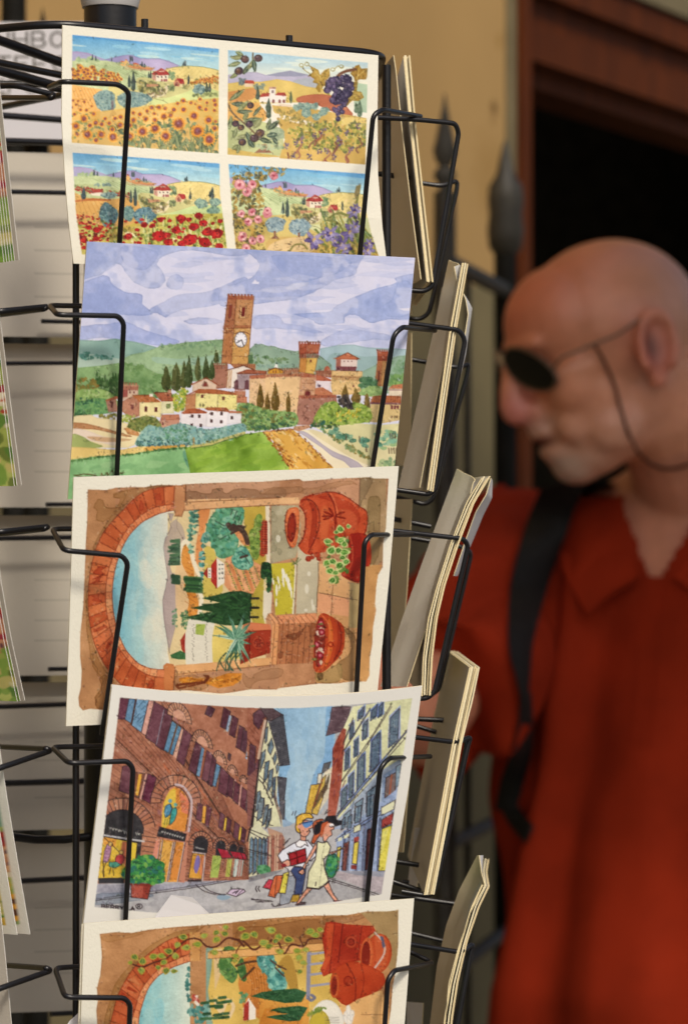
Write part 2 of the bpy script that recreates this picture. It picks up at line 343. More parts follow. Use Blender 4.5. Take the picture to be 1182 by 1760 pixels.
    def ticks(x0, y0, x1, y1, n, h, col=INK, w=1.1, a=.7):
        for i in range(n):
            t = (i+.5)/n; x = x0+(x1-x0)*t; y = y0+(y1-y0)*t
            s.line([(x, y), (x-2, y+h)], w, col, a)
    def win(x, y, w, h, c='6a2a2c', rot=0):
        s.fill([(x, y), (x+w, y+1), (x+w-1, y+h), (x-1, y+h)], c, .95)
    A()
    # clock tower
    wall([(76, 95), (128, 98), (112, 300), (95, 508), (38, 500), (52, 300)], 'b06c48')
    wall([(128, 98), (232, 100), (212, 300), (196, 510), (95, 508), (112, 300)], 'c98f5c')
    s.fill([(112, 295), (212, 295), (196, 510), (95, 508)], 'd9a457', .85, wc=.06)
    s.fill([(52, 295), (112, 295), (95, 505), (38, 498)], 'bf7d48', .8, wc=.05)
    s.fill([(50, 275), (215, 275), (213, 296), (48, 296)], 'a8603c', .7)
    s.line([(112, 292), (214, 290)], 1, INK, .8); s.line([(48, 295), (112, 292)], 1, INK, .8)
    crenel(76, 108, 232, 112, 8, 20, 'a45438')
    s.fill([(74, 106), (232, 110), (231, 124), (73, 120)], 'a9583c', .8)
    for i in range(10):
        for j in range(3):
            s.ell(120+j*42+s.r.uniform(-4, 4)-i*1.8, 140+i*36, 2.6, 3.4, '7a4426', 0, .8, 6)
            s.ell(62+j*18+s.r.uniform(-2, 2)-i*1.8, 140+i*36, 2.2, 3, '6d3a22', 0, .8, 6)
    s.fill([(150, 165), (186, 162), (182, 232), (146, 234)], 'd8ae74')
    s.fill([(160, 168), (180, 166), (176, 222), (156, 224)], '7c2424'); outline([(150, 165), (186, 162), (182, 232), (146, 234)])
    s.fill([(84, 155), (102, 152), (95, 230), (78, 232)], '8a3c30', .9); outline([(84, 155), (102, 152), (95, 230), (78, 232)])
    s.line([(128, 98), (112, 300), (95, 508)], 1, INK, .7)
    s.line([(232, 100), (212, 300), (196, 510)], 1, INK, .7); s.line([(76, 95), (52, 300), (38, 500)], 1, INK, .6)
    for x in (70, 84, 98): s.line([(x, 306), (x-2, 320)], 2, '6d3a22', .8)
    s.line([(113, 326), (140, 318), (165, 312), (190, 320), (210, 332)], 1.4, INK, .9)
    s.ell(153, 361, 36, 45, 'ecebf2', .05, 1, 22, edge=.03); 
    t = [(153+36*math.cos(q*.2856), 361+45*math.sin(q*.2856)) for q in range(23)]
    s.line(t, 1.2, '5c5a66', .9)
    for q in range(12):
        c_, s_ = math.cos(q*math.pi/6), math.sin(q*math.pi/6)
        s.line([(153+27*c_, 361+34*s_), (153+33*c_, 361+41*s_)], .9, '6a6874', .8)
    s.line([(130, 380), (150, 366), (158, 362), (170, 395)], 1.5, '2c2a34', .95)
    for i in range(7): s.ell(60+i*4, 470-i*18, 2, 3, '7a4426', 0, .7, 6)
    s.line([(38, 455), (200, 462)], 1, INK, .5)
    s.fill([(196, 455), (222, 452), (230, 500), (200, 505)], '4f7248', .95, wob=.6)
    # keep below the tower
    wall([(-20, 512), (75, 512), (75, 640), (60, 650), (0, 655), (-20, 600)], 'a9705a')
    ticks(-20, 512, 80, 514, 9, 20); crenel(-20, 512, 80, 512, 9, 10, 'a45c44')
    wall([(90, 505), (240, 505), (240, 545), (130, 550)], 'b97850'); ticks(150, 506, 240, 510, 7, 14)
    wall([(66, 650), (78, 545), (170, 518), (235, 545), (235, 660)], 'e6dcd2')
    s.line([(62, 545), (170, 515), (240, 545)], 1.6, INK, .9)
    for x in (70, 80, 90): s.line([(x+8, 545), (x, 650)], 1.6, 'c08a58', .9)
    wall([(132, 562), (310, 556), (310, 690), (205, 660), (130, 660)], 'a08a90')
    s.fill([(128, 560), (190, 538), (310, 548), (305, 566), (132, 566)], 'a85a3e', 1, wc=.05, edge=.1); s.line([(128, 561), (305, 566)], 1, INK, .9)
    for x in (112, 175): s.fill([(x, 655), (x+2, 615), (x+12, 600), (x+26, 605), (x+26, 660)], '6e4048', .95)
    # long fortress wall
    wall([(205, 590), (300, 575), (515, 575), (500, 720), (490, 860), (200, 820)], 'e0b888')
    s.fill([(300, 590), (500, 590), (490, 760), (300, 760)], 'e6bf86', .7, wc=.05)
    wall([(205, 575), (300, 568), (300, 592), (205, 596)], 'b8694a')
    wall([(300, 568), (515, 560), (515, 580), (300, 586)], 'c88a62'); ticks(300, 572, 515, 566, 19, 12, '8a3c2c')
    crenel(320, 545, 500, 540, 12, 10, 'b06a50'); s.fill([(320, 545), (500, 538), (500, 560), (320, 566)], 'bb7a58', .9)
    ticks(320, 545, 500, 540, 14, 14)
    s.fill([(312, 564), (316, 545), (360, 528), (402, 545), (404, 562)], 'd99a30', 1, edge=.08); s.line([(312, 548), (360, 528), (404, 546)], 1.4, INK, .9)
    win(345, 545, 5, 14); win(360, 545, 5, 14)
    s.fill([(352, 528), (360, 505), (372, 510), (374, 530)], 'e8e8e4'); s.fill([(362, 508), (366, 490), (374, 508)], '3c5a4c')
    for x, y, h, w in ((268, 772, 150, 44), (312, 796, 120, 36), (360, 788, 172, 46), (436, 800, 126, 32)):
        s.cypress(x, y, h, w, '7d6128', '5d4a1e')
    # middle tower
    wall([(505, 470), (548, 470), (540, 560), (498, 555)], 'cf8c44'); wall([(548, 470), (610, 470), (592, 568), (540, 560)], 'e2b458')
    wall([(498, 385), (548, 385), (548, 445), (500, 450)], 'b0583c'); wall([(548, 385), (628, 388), (615, 445), (548, 445)], 'bb6a4a')
    crenel(500, 392, 628, 396, 8, 20, 'a94e36'); ticks(500, 440, 620, 440, 12, 28, '8a3424', 1.6, .85)
    s.fill([(500, 440), (548, 440), (545, 470), (505, 470)], '9c4830', .6)
    outline([(498, 375), (628, 375), (615, 445), (592, 568), (498, 555), (508, 465)])
    win(568, 480, 8, 16)
    wall([(510, 560), (600, 580), (598, 700), (500, 700)], 'cf9a72'); s.fill([(512, 556), (600, 572), (598, 586), (510, 586)], 'b06244')
    s.line([(520, 620), (590, 622)], 1, INK, .6); s.line([(520, 660), (590, 664)], 1, INK, .4)
    s.fill([(534, 700), (538, 672), (552, 664), (566, 674), (566, 702)], '7a2c2c'); outline([(530, 702), (536, 668), (552, 660), (570, 672), (570, 702)])
    # houses between
    wall([(604, 600), (690, 605), (686, 670), (604, 650)], 'e2d6dc'); s.fill([(600, 566), (640, 575), (692, 600), (690, 608), (600, 606)], 'c0684a', 1, edge=.08); win(614, 630, 16, 14, '5c3848')
    wall([(600, 545), (700, 545), (700, 590), (640, 580), (600, 566)], 'b07056'); ticks(600, 548, 700, 548, 9, 16)
    s.fill([(648, 545), (655, 525), (670, 516), (684, 530), (686, 546)], 'b0583c')
    s.fill([(600, 650), (640, 645), (700, 680), (700, 700), (590, 696)], 'c87a54', 1, edge=.08)
    wall([(695, 545), (880, 550), (868, 680), (800, 690), (700, 690), (690, 640)], 'e2bc7c')
    crenel(700, 558, 880, 562, 12, 12, 'dcb47c'); ticks(700, 575, 875, 582, 15, 24, '8a5030', 1.4, .8); s.line([(695, 580), (875, 590)], 1, INK, .5)
    win(820, 632, 10, 12)
    wall([(722, 470), (850, 475), (845, 530), (720, 528)], 'dcc8c0'); s.fill([(722, 472), (750, 472), (748, 528), (720, 526)], 'a05848', .9)
    s.fill([(712, 472), (790, 438), (862, 474), (850, 480), (720, 478)], 'c9714c', 1, wc=.05, edge=.1); s.line([(712, 474), (790, 438), (862, 476)], 1, INK, .9)
    s.fill([(720, 520), (846, 524), (838, 545), (722, 545)], 'a05c60', .9); ticks(724, 522, 842, 524, 13, 22, '6a2c34', 1.6, .9)
    for x in (768, 790, 812): win(x, 486, 5, 8)
    # lower bastion
    wall([(500, 700), (720, 695), (730, 740), (700, 790), (600, 870), (484, 870), (490, 760)], 'a97362')
    s.fill([(498, 695), (722, 690), (724, 706), (498, 714)], 'b8694c'); ticks(500, 696, 722, 692, 20, 14, '7a3828')
    for k in range(16):
        x, y = s.inside([(500, 725), (700, 720), (640, 800), (500, 850)], 1)[0]; s.line([(x, y), (x+1, y+10)], 1.6, '6a3c34', .8)
    s.fill([(470, 880), (560, 870), (570, 885), (500, 908), (466, 900)], 'bd8560', .95, wc=.06)
    # right tower and farm
    wall([(968, 480), (1034, 480), (1000, 640), (950, 640)], 'bd7448'); s.fill([(1000, 480), (1034, 480), (1010, 640), (985, 640)], 'd09a5c', .9)
    wall([(965, 430), (1045, 432), (1040, 488), (968, 488)], 'b0583c'); crenel(966, 436, 1046, 438, 6, 16, 'a54c34'); ticks(968, 460, 1040, 462, 8, 24, '7a3020', 1.6, .8)
    win(972, 545, 7, 60); win(1012, 540, 7, 50, '4c342c')
    s.dabs([(865, 590), (960, 590), (960, 670), (865, 670)], 60, ['4f7d58', '5d8c60', '42704e'], 8, 18)
    s.bush([(860, 690), (880, 660), (920, 640), (980, 640), (1000, 680), (960, 700)], '98ba70', ['a8c87c', '86ac62'], 26, 7, 14)
    s.dabs([(1040, 580), (1120, 570), (1120, 640), (1040, 640)], 40, ['7aa65c', '8fb866', '6c9a58'], 8, 18)
    wall([(1035, 655), (1120, 655), (1120, 700), (1035, 700)], 'e0d0b8'); s.fill([(1030, 655), (1060, 632), (1120, 625), (1120, 655)], 'c97850'); s.line([(1030, 662), (1120, 662)], 1.2, '80405a', .7)
    wall([(930, 740), (1110, 740), (1110, 840), (1000, 860), (910, 850)], 'dcbf80')
    s.fill([(925, 738), (940, 698), (1000, 692), (1110, 700), (1110, 740)], 'bf6e44', 1, edge=.1, wc=.05)
    for x in range(945, 1110, 14): s.line([(x+6, 698), (x, 738)], 1, '8a4426', .7)
    s.fill([(925, 736), (1110, 740), (1110, 750), (925, 746)], '7a4a5c', .8)
    for x in (1048, 1066, 1084): win(x, 754, 12, 22, '7a3040')
    for x in (1050, 1066, 1080): win(x, 815, 9, 16, '8a6a48')
    # bushes in front of the walls
    for x, y, h, w in ((775, 740, 120, 48), (838, 745, 96, 56), (905, 790, 110, 46)): s.cypress(x, y, h, w, '8a7034', '6a5628')
    s.bush([(590, 840), (610, 790), (660, 740), (720, 730), (760, 770), (820, 740), (880, 745), (930, 790), (920, 850), (760, 870), (640, 872)], '8fae44', ['a6c050', '7a9a3a', '6a8c3a', 'b4c866'], 130, 6, 15)
    s.fill([(735, 735), (760, 690), (790, 685), (800, 720), (820, 750), (826, 780), (800, 786), (770, 750)], '4c4440', .95, wob=1.2); s.dabs([(735, 700), (820, 740), (820, 785), (740, 745)], 30, ['3a3436', '5a5048', '2e2a2c'], 6, 13)
    for k in range(24):
        x = s.r.uniform(715, 880); y = 800+s.r.uniform(0, 60)-(x-715)*.2
        s.line([(x, y), (x+s.r.uniform(4, 10), y-s.r.uniform(8, 18))], 1.6, s.r.choice(['e0c02c', 'd8b424', 'ecd468']), .9)
    s.dabs([(560, 850), (660, 850), (740, 870), (700, 890), (570, 885)], 40, ['4c6a34', '3c5a34', '6a8a48', '356a5c'], 6, 13)
    s.bush([(128, 770), (160, 735), (220, 745), (280, 770), (330, 780), (400, 790), (480, 800), (490, 870), (380, 890), (240, 905), (150, 890)], '83a85e', ['6f9a50', '94b66c', '5a8248', '4f7a50', '7c7a3c'], 200, 6, 15)
    s.dabs([(210, 880), (480, 850), (480, 880), (240, 910)], 50, ['3f6a50', '34604c', '4f7a48'], 5, 11)
    # houses on the left
    B()
    wall([(245, 585), (310, 562), (330, 660), (262, 665)], 'b9826c'); s.fill([(240, 582), (310, 556), (330, 556), (330, 572), (250, 590)], 'b26442')
    wall([(358, 510), (466, 510), (464, 560), (356, 580)], 'd2b49a'); s.fill([(360, 512), (395, 512), (392, 560), (356, 565)], 'a2524a'); crenel(360, 478, 466, 480, 5, 14, 'c07c5c'); s.fill([(358, 476), (468, 480), (464, 512), (358, 512)], 'c48a6c', .95); ticks(360, 490, 466, 494, 9, 22, '8a3c34', 1.6)
    win(405, 522, 9, 14); win(432, 522, 9, 14)
    wall([(355, 590), (430, 552), (475, 600), (472, 690), (420, 705), (355, 660)], 'bd8064'); win(412, 612, 26, 8); win(418, 622, 16, 20)
    s.line([(280, 598), (290, 598), (285, 628)], 3, '6a3430', .9)
    wall([(475, 600), (625, 590), (618, 700), (560, 690), (472, 700)], 'e8da9c'); wall([(625, 595), (712, 580), (706, 672), (620, 672)], 'e2dcae')
    s.fill([(425, 548), (545, 548), (612, 588), (612, 596), (472, 598)], 'cc7a44', 1, wc=.06, edge=.1)
    s.fill([(570, 532), (680, 528), (718, 580), (712, 590), (622, 592)], 'bf6e4c', 1, wc=.06, edge=.1)
    for i in range(9): s.line([(440+i*14, 552), (480+i*15, 594)], .9, '8a4a28', .6); s.line([(582+i*12, 534), (628+i*10, 588)], .9, '8a4428', .6)
    s.line([(425, 548), (545, 548)], 1, INK, .8); s.line([(570, 532), (682, 528), (720, 584)], 1.2, INK, .9)
    s.fill([(540, 540), (566, 538), (564, 558), (540, 558)], 'e8e0d4'); s.fill([(662, 515), (684, 510), (690, 532), (664, 534)], 'cf9a7c'); s.line([(660, 514), (688, 510)], 1.4, INK)
    win(508, 626, 18, 34); win(575, 630, 20, 32); s.fill([(656, 612), (682, 608), (680, 638), (654, 640)], '8a9a5c'); s.line([(656, 612), (682, 608)], 1.4, '6d7a40')
    s.dabs([(700, 545), (760, 500), (800, 520), (800, 570), (770, 640), (710, 660)], 90, ['c4c43c', 'a9b83a', '8aa83c', 'd4cc58', '7a9a3a'], 8, 16)
    for x, y, h, w in ((655, 520, 170, 60), (722, 520, 200, 64), (775, 500, 190, 50), (808, 498, 220, 52), (868, 450, 175, 52), (922, 440, 155, 50), (965, 440, 130, 40), (992, 330, 90, 44), (948, 436, 60, 36)):
        s.cypress(x, y, h, w, s.r.choice(['565e30', '4a5a32', '606638']), '38461f')
    # group of yellow and white houses
    wall([(830, 525), (832, 478), (925, 435), (995, 480), (990, 520)], 'dcc0a8'); s.line([(822, 478), (925, 432), (1000, 476)], 2, 'a05030', .95)
    s.fill([(905, 488), (912, 465), (925, 462), (934, 488)], '8a3430'); outline([(900, 490), (908, 460), (928, 458), (938, 490)])
    wall([(790, 555), (855, 530), (855, 640), (780, 655)], 'c98a5c'); wall([(855, 530), (1005, 535), (1000, 640), (850, 635)], 'e8dc90'); wall([(1005, 535), (1140, 545), (1130, 650), (1000, 645)], 'e6da86')
    s.fill([(845, 528), (870, 506), (990, 508), (1145, 535), (1140, 548), (860, 536)], 'b9683c', 1, edge=.1, wc=.05); s.line([(785, 555), (855, 520)], 2, 'a05030', .9)
    win(890, 545, 16, 22); win(1032, 558, 18, 24); win(880, 605, 9, 22, '5c5a34'); win(900, 608, 9, 20, '5c5a34'); s.line([(1006, 540), (1000, 640)], 1, '8a7a4c', .8)
    wall([(1130, 555), (1200, 560), (1200, 600), (1130, 600)], 'c87e5c'); crenel(1120, 520, 1190, 522, 6, 12, 'b9684c'); wall([(1110, 520), (1190, 522), (1190, 560), (1140, 555)], 'bf7a5c')
    wall([(755, 670), (930, 660), (925, 760), (745, 755)], 'e6e0e4'); wall([(930, 655), (1075, 660), (1068, 760), (922, 765)], 'ebe6ea'); wall([(1075, 672), (1165, 672), (1160, 740), (1068, 745)], 'e8e4e8')
    s.fill([(755, 668), (800, 642), (860, 638), (930, 662), (925, 672), (770, 676)], 'b9603c', 1, edge=.1); s.fill([(912, 640), (930, 632), (1060, 632), (1080, 652), (1075, 662), (935, 652)], 'b9683f', 1, edge=.1); s.fill([(1075, 655), (1165, 658), (1168, 670), (1075, 670)], 'c0704a')
    for x, y in ((822, 678), (870, 680), (818, 740), (880, 742), (955, 662), (1020, 662), (952, 712), (1018, 718), (1090, 690)): win(x, y, 17, 22, '4c3030')
    wall([(612, 720), (745, 712), (740, 765), (612, 770)], 'd29a80'); s.fill([(612, 720), (625, 680), (740, 678), (748, 715)], 'c47c5c', 1, edge=.1, wc=.05); win(628, 730, 9, 22); s.fill([(650, 722), (740, 715), (738, 770), (650, 776)], 'c58a72', .7)
    # shrubs in front
    s.bush([(390, 760), (410, 720), (450, 705), (520, 690), (580, 700), (620, 750), (600, 790), (480, 800), (400, 770)], '7d8a44', ['8f9a50', '6c7a38', '95904c', '5f703a'], 70, 7, 14)
    s.dabs([(340, 690), (440, 680), (440, 720), (340, 730)], 26, ['a9b84c', 'bcc45c', '94a844'], 7, 14)
    s.bush([(440, 880), (490, 790), (540, 750), (620, 770), (700, 745), (780, 740), (860, 770), (950, 780), (1060, 760), (1180, 740), (1190, 800), (1080, 850), (900, 880), (760, 885), (600, 890), (500, 895)], '84b0a8', ['6c9c9c', '98c0b4', '5f9484', '79aeb0', 'a4c8bc'], 260, 6, 15)
    s.dabs([(440, 860), (560, 830), (720, 850), (880, 860), (880, 890), (600, 895), (440, 890)], 80, ['4a7a84', '3d6e78', '4f8070', '3c6a5c'], 5, 11)
    s.dabs([(640, 780), (800, 770), (800, 860), (640, 860)], 40, ['5a9a70', '4f8a68', '70aa80'], 7, 15, a=.7)
    s.line([(840, 840), (842, 895)], 3.5, 'b09050', .9)
    s.line([(830, 900), (950, 880), (1050, 845), (1180, 805)], 5, 'd0c070', .9); s.line([(830, 908), (960, 886), (1060, 850), (1180, 815)], 1.6, '55763a', .9, jit=.8)
    s.dabs([(900, 870), (1180, 800), (1180, 812), (900, 885)], 40, ['6a8a4a', '8a9a58', 'c0b468'], 4, 9)
    return s
def art_panels():
    s = Sheet(85, 25, 690, 490, 'e3e0d1', 23)
    R = s.r
    def flower_sun(x, y, r):
        n = 14
        P = []
        for i in range(n*2):
            q = math.pi*i/n; rr = r*(1.0 if i % 2 == 0 else .72)*R.uniform(.9, 1.1)
            P.append((x+rr*math.cos(q), y+rr*math.sin(q)))
        s.fill(P, R.choice(['e9a63a', 'e39a30', 'efb24a']), 1, gr=.06)
        s.ell(x, y, r*.7, r*.7, R.choice(['d98a35', 'dd9438']), 0, .8)
        s.ell(x, y, r*.5, r*.5, R.choice(['a9603f', '9c5545']), 0, 1, wob=.08)
        s.ell(x, y, r*.28, r*.28, '86505c', 0, .9)
        if r > 20: s.ell(x-r*.05, y-r*.05, r*.12, r*.12, 'a97f90', 0, .8)
    def hills(kind):
        s.grad([(-20, 0), (1200, 0), (1200, 400), (-20, 400)], '3f93d6', 'cfe6dc', wc=.05, gr=.02)
        s.fill([(0, 60), (1150, 170), (1150, 215), (700, 165), (300, 120), (0, 100)], '4c97d8', .55, sm=3, wc=.08)
        for k in range(14):
            x = R.uniform(50, 1100); y = 110+x*.1+R.uniform(0, 110)
            s.ell(x, y, R.uniform(50, 130), R.uniform(6, 14), R.choice(['bfe0e6', '7cc0e2', '9fd4e6', 'e2ecd8']), .09, .5)
        s.fill([(0, 205), (100, 203), (180, 215), (240, 240), (300, 262), (360, 250), (430, 232), (490, 230), (560, 256), (640, 258), (700, 258), (760, 275), (830, 306), (830, 345), (0, 345)], 'b3a7cd', 1, wc=.07, edge=.08)
        s.fill([(300, 264), (400, 240), (490, 232), (560, 258), (540, 300), (320, 300)], '9a96c4', .6, wc=.08)
        s.fill([(0, 230), (140, 220), (240, 246), (310, 270), (300, 300), (0, 300)], 'a4a6c8', .6)
        s.line([(300, 264), (430, 234), (490, 230), (560, 256), (690, 256), (760, 274), (840, 308)], 1, '6f6a9c', .6)
        s.fill([(0, 275), (150, 268), (300, 270), (420, 290), (520, 330), (640, 345), (820, 330), (820, 560), (0, 560)], 'c2cf9c', 1, wc=.08, gr=.03)
        s.dabs([(90, 250), (200, 245), (260, 270), (90, 272)], 26, ['a6bd8c', '94b080', 'b6c894'], 8, 16, a=.8)
        s.fill([(400, 290), (520, 300), (660, 325), (640, 340), (500, 328)], 'dba165', .95, wc=.06, edge=.06)
        for i in range(7): s.line([(200+i*46, 290+i*6), (300+i*56, 330+i*12), (380+i*66, 400)], 1.2, '9ab37c', .7)
        for i in range(5): s.line([(440, 300+i*8), (640, 330+i*4)], .8, 'b9683c', .6)
        s.fill([(740, 332), (800, 318), (900, 310), (1000, 315), (1080, 330), (1160, 350), (1160, 560), (740, 480)], 'e3cf85', 1, wc=.06, gr=.02)
        s.line([(740, 332), (810, 317), (900, 309), (1000, 315), (1080, 330), (1140, 348)], 1, '7a7f4a', .8)
        for i in range(6): s.line([(900+i*30, 330+i*5), (820+i*40, 380+i*8)], .8, 'cdb560', .7)
        for x, y, h, w in ((208, 268, 44, 13), (232, 270, 36, 12), (348, 276, 34, 10), (484, 278, 46, 13), (497, 278, 46, 13), (568, 316, 42, 15), (586, 320, 32, 12), (868, 310, 30, 14), (880, 310, 42, 16)):
            s.cypress(x, y, h, w, '5c6c70', '465660')
        s.fill([(405, 300), (412, 280), (440, 275), (452, 265), (470, 280), (476, 305), (430, 312)], 'e2b26a'); s.fill([(500, 300), (520, 288), (545, 296), (545, 310)], 'd9a060')
        s.fill([(405, 284), (420, 272), (440, 280)], 'cf6a44'); s.fill([(440, 268), (452, 260), (466, 268)], 'cf6a44'); s.fill([(500, 294), (520, 286), (546, 296), (540, 302)], 'cc6440')
        s.dabs([(380, 280), (620, 310), (620, 318), (380, 296)], 26, ['8fa07c', '7a9078', 'a0a880'], 5, 9)
    def villa():
        s.fill([(530, 400), (640, 400), (760, 420), (900, 450), (930, 480), (820, 520), (700, 545), (560, 520)], 'c4bf80', 1, sm=3, wc=.08)
        s.fill([(600, 520), (700, 490), (760, 440), (735, 520), (650, 540)], 'dccca8', .9, sm=3, wc=.08)
        s.dabs([(525, 410), (640, 430), (740, 470), (700, 520), (560, 490)], 60, ['8c8a50', 'a09a58', '70744a', 'b0a060', '5c6444'], 9, 20, a=.85)
        s.fill([(600, 440), (680, 440), (690, 455), (600, 465)], 'c9906c', .9)
        s.dabs([(600, 505), (740, 480), (740, 520), (640, 545)], 26, ['8a7a58', 'e0d4b8', 'a08a64', '6f664c'], 6, 12)
        s.dabs([(755, 345), (800, 360), (800, 400), (760, 405)], 24, ['7d9a70', '6a8a62', '90a878'], 8, 15)
        s.fill([(645, 365), (670, 360), (760, 372), (752, 425), (668, 420), (640, 405)], 'e6dcc4'); s.fill([(642, 366), (668, 372), (668, 420), (640, 405)], 'c9907c', .9)
        s.fill([(636, 370), (660, 348), (748, 348), (768, 374), (700, 378)], 'b5403c', 1, edge=.08, gr=.04)
        s.fill([(676, 345), (706, 324), (744, 344), (740, 350), (680, 350)], 'bd5a50', 1, edge=.08); s.fill([(690, 346), (728, 346), (728, 352), (690, 352)], 'e0d0b8')
        for x in (680, 705, 735): s.fill([(x, 384), (x+10, 385), (x+10, 395), (x, 394)], '6f5a58')
        for x in (706, 724, 738): s.fill([(x, 422), (x, 408), (x+6, 402), (x+12, 408), (x+12, 423)], 'a0524c')
        s.fill([(795, 430), (820, 400), (866, 408), (875, 440), (862, 462), (800, 455)], 'e0cf9c'); s.fill([(800, 428), (822, 398), (866, 404), (876, 440), (845, 440), (826, 412)], 'bd3a3c', 1, edge=.08)
        s.fill([(795, 432), (822, 404), (842, 440), (838, 460), (800, 455)], 'd08a68', .9); s.fill([(810, 455), (812, 430), (824, 424), (830, 456)], '9c5a50')
        for x, y, h, w in ((475, 465, 95, 22), (506, 490, 145, 30), (617, 398, 48, 14), (630, 400, 62, 14), (905, 442, 72, 18)):
            s.cypress(x, y, h, w, '55645c', '3f4f50')
        s.dabs([(750, 450), (800, 450), (800, 490), (760, 490)], 20, ['7c8a60', '64744f', '8f9a68'], 7, 13); s.dabs([(870, 440), (910, 450), (900, 480), (860, 470)], 16, ['b0a468', '8a8c58'], 7, 12)
        s.line([(590, 525), (650, 545), (720, 560), (760, 585)], 1, '7a6f4a', .6)
    def olive(x, y, rx, ry, cols=('7f9c98', '92aca4', '6a8a8c', 'a2b8aa', '58787c')):
        P = [(x+rx*math.cos(q)*R.uniform(.8, 1.1), y+ry*math.sin(q)*R.uniform(.8, 1.1)) for q in np.linspace(0, 6.28, 12)[:-1]]
        s.bush(P, cols[0], cols, int(rx*ry/60)+10, 5, 12)
    # --- sunflowers
    s.view(110, 40, 4.221)
    s.clip([(63, 84), (1124, 186), (1122, 944), (58, 866)])
    hills(0)
    s.fill([(40, 440), (200, 470), (280, 480), (260, 700), (40, 700)], 'e8b262', 1, wc=.06)
    for i in range(8): s.line([(60+i*22, 470), (110+i*26, 600)], 1.4, 'd98f40', .6)
    s.fill([(330, 440), (600, 500), (760, 590), (760, 620), (300, 640)], 'd9cb84', 1, wc=.08)
    s.fill([(620, 560), (760, 520), (900, 480), (1060, 470), (1140, 500), (1140, 700), (640, 640)], 'c8d38c', 1, wc=.08)
    s.dabs([(60, 320), (200, 330), (400, 380), (430, 440), (60, 420)], 60, ['8a9a58', '788a50', '9ca860'], 8, 16)
    for k in range(90):
        x = R.uniform(55, 430); y = 310+R.uniform(0, 100)+max(0, x-180)*.28
        if y < 415+x*.05: flower_sun(x, y, 12+10*(1-x/430)*R.uniform(.6, 1.2)+2)
    villa()
    s.dabs([(910, 440), (960, 410), (1120, 400), (1120, 440), (960, 440)], 30, ['9c9c58', '808a50'], 8, 14)
    for k in range(60):
        x = R.uniform(920, 1120); flower_sun(x, 435-R.uniform(0, 1)*(x-900)*.28, R.uniform(8, 12))
    olive(980, 478, 46, 36); s.cypress(1036, 502, 76, 22, '5a6a5c', '44544c'); s.cypress(1058, 502, 76, 22, '5a6a5c', '44544c')
    s.dabs([(920, 520), (1120, 500), (1120, 530), (960, 535)], 30, ['98a068', '7f8c58', 'b0b070'], 8, 16)
    olive(300, 560, 80, 90); olive(500, 555, 130, 62)
    s.fill([(345, 560), (365, 560), (360, 620), (385, 660), (325, 690), (345, 640)], '7f7074', .95)
    s.fill([(40, 640), (240, 640), (420, 620), (700, 590), (900, 560), (1140, 540), (1140, 980), (40, 980)], 'dcb058', .85, wc=.1)
    s.dabs([(300, 720), (700, 700), (1130, 700), (1130, 960), (400, 930)], 190, ['6f8460', '80946c', '5a7058', 'a8a860', '8c9a5c'], 12, 30, asp=.4)
    s.dabs([(60, 640), (300, 660), (300, 860), (60, 840)], 60, ['8c9a60', '748a64', 'c8a850'], 9, 18)
    for k in range(26):
        x = R.uniform(520, 1120); y = R.uniform(800, 930)
        for q in range(5): s.line([(x, y+60), (x+R.uniform(-50, 50), y-R.uniform(-10, 40))], 2.4, R.choice(['77865c', '5f7454', '96a070']), .8)
    for x, y, r in ((68, 560, 16), (105, 565, 15), (150, 570, 15), (90, 590, 15), (60, 610, 14), (202, 602, 12), (122, 628, 17), (165, 630, 17), (78, 660, 18), (217, 657, 22), (300, 692, 20), (372, 690, 22), (412, 680, 22), (505, 650, 18), (552, 660, 22), (604, 636, 18), (637, 612, 22), (690, 610, 24), (735, 618, 18), (656, 656, 18), (594, 694, 28), (660, 702, 22), (505, 702, 26), (726, 676, 30), (775, 668, 22), (798, 627, 26), (868, 626, 28), (826, 582, 16), (866, 562, 24), (922, 578, 20), (955, 585, 14), (988, 552, 20), (1038, 576, 18), (1092, 560, 20), (985, 612, 25), (1030, 625, 24), (1098, 592, 22), (1092, 632, 18), (1100, 712, 18), (330, 726, 22), (275, 732, 24), (232, 722, 28), (190, 742, 24), (352, 770, 24), (410, 738, 28), (480, 740, 26)):
            flower_sun(x, y, r*R.uniform(.95, 1.1))
    for x, y, r in ((147, 692, 36), (88, 746, 34), (96, 806, 24), (172, 808, 42), (234, 848, 26), (272, 806, 36), (356, 826, 46), (478, 820, 36), (570, 786, 48), (662, 764, 46), (738, 818, 48), (833, 728, 60), (944, 672, 42), (970, 782, 58), (1050, 702, 38), (1094, 762, 30), (1054, 842, 56)):
        flower_sun(x, y, r)
    # --- poppies
    s.view(112.9, 238.4, 4.221)
    s.clip([(52, 102), (1116, 180), (1120, 400), (1140, 560), (1175, 830), (120, 840), (75, 520)])
    hills(1)
    s.fill([(40, 340), (200, 330), (400, 370), (480, 420), (200, 440), (60, 400)], 'b9c48c', .9, sm=3, wc=.08)
    for k in range(150):
        x = R.uniform(60, 470); y = 335+x*.12+R.uniform(0, 38)
        s.ell(x, y, R.uniform(5, 9), R.uniform(4, 7), R.choice(['b8352f', 'c24438', '8f9a5a', 'a03030', '9aa868']))
    s.fill([(40, 400), (160, 430), (330, 440), (480, 430), (640, 520), (640, 620), (40, 640)], 'd9a85c', 1, sm=3, wc=.08)
    for i in range(9): s.line([(60+i*30, 450), (90+i*36, 560)], 1.2, 'c98a44', .6)
    s.fill([(40, 450), (200, 430), (330, 440), (330, 450), (160, 450), (60, 462)], 'b9622f', .8)
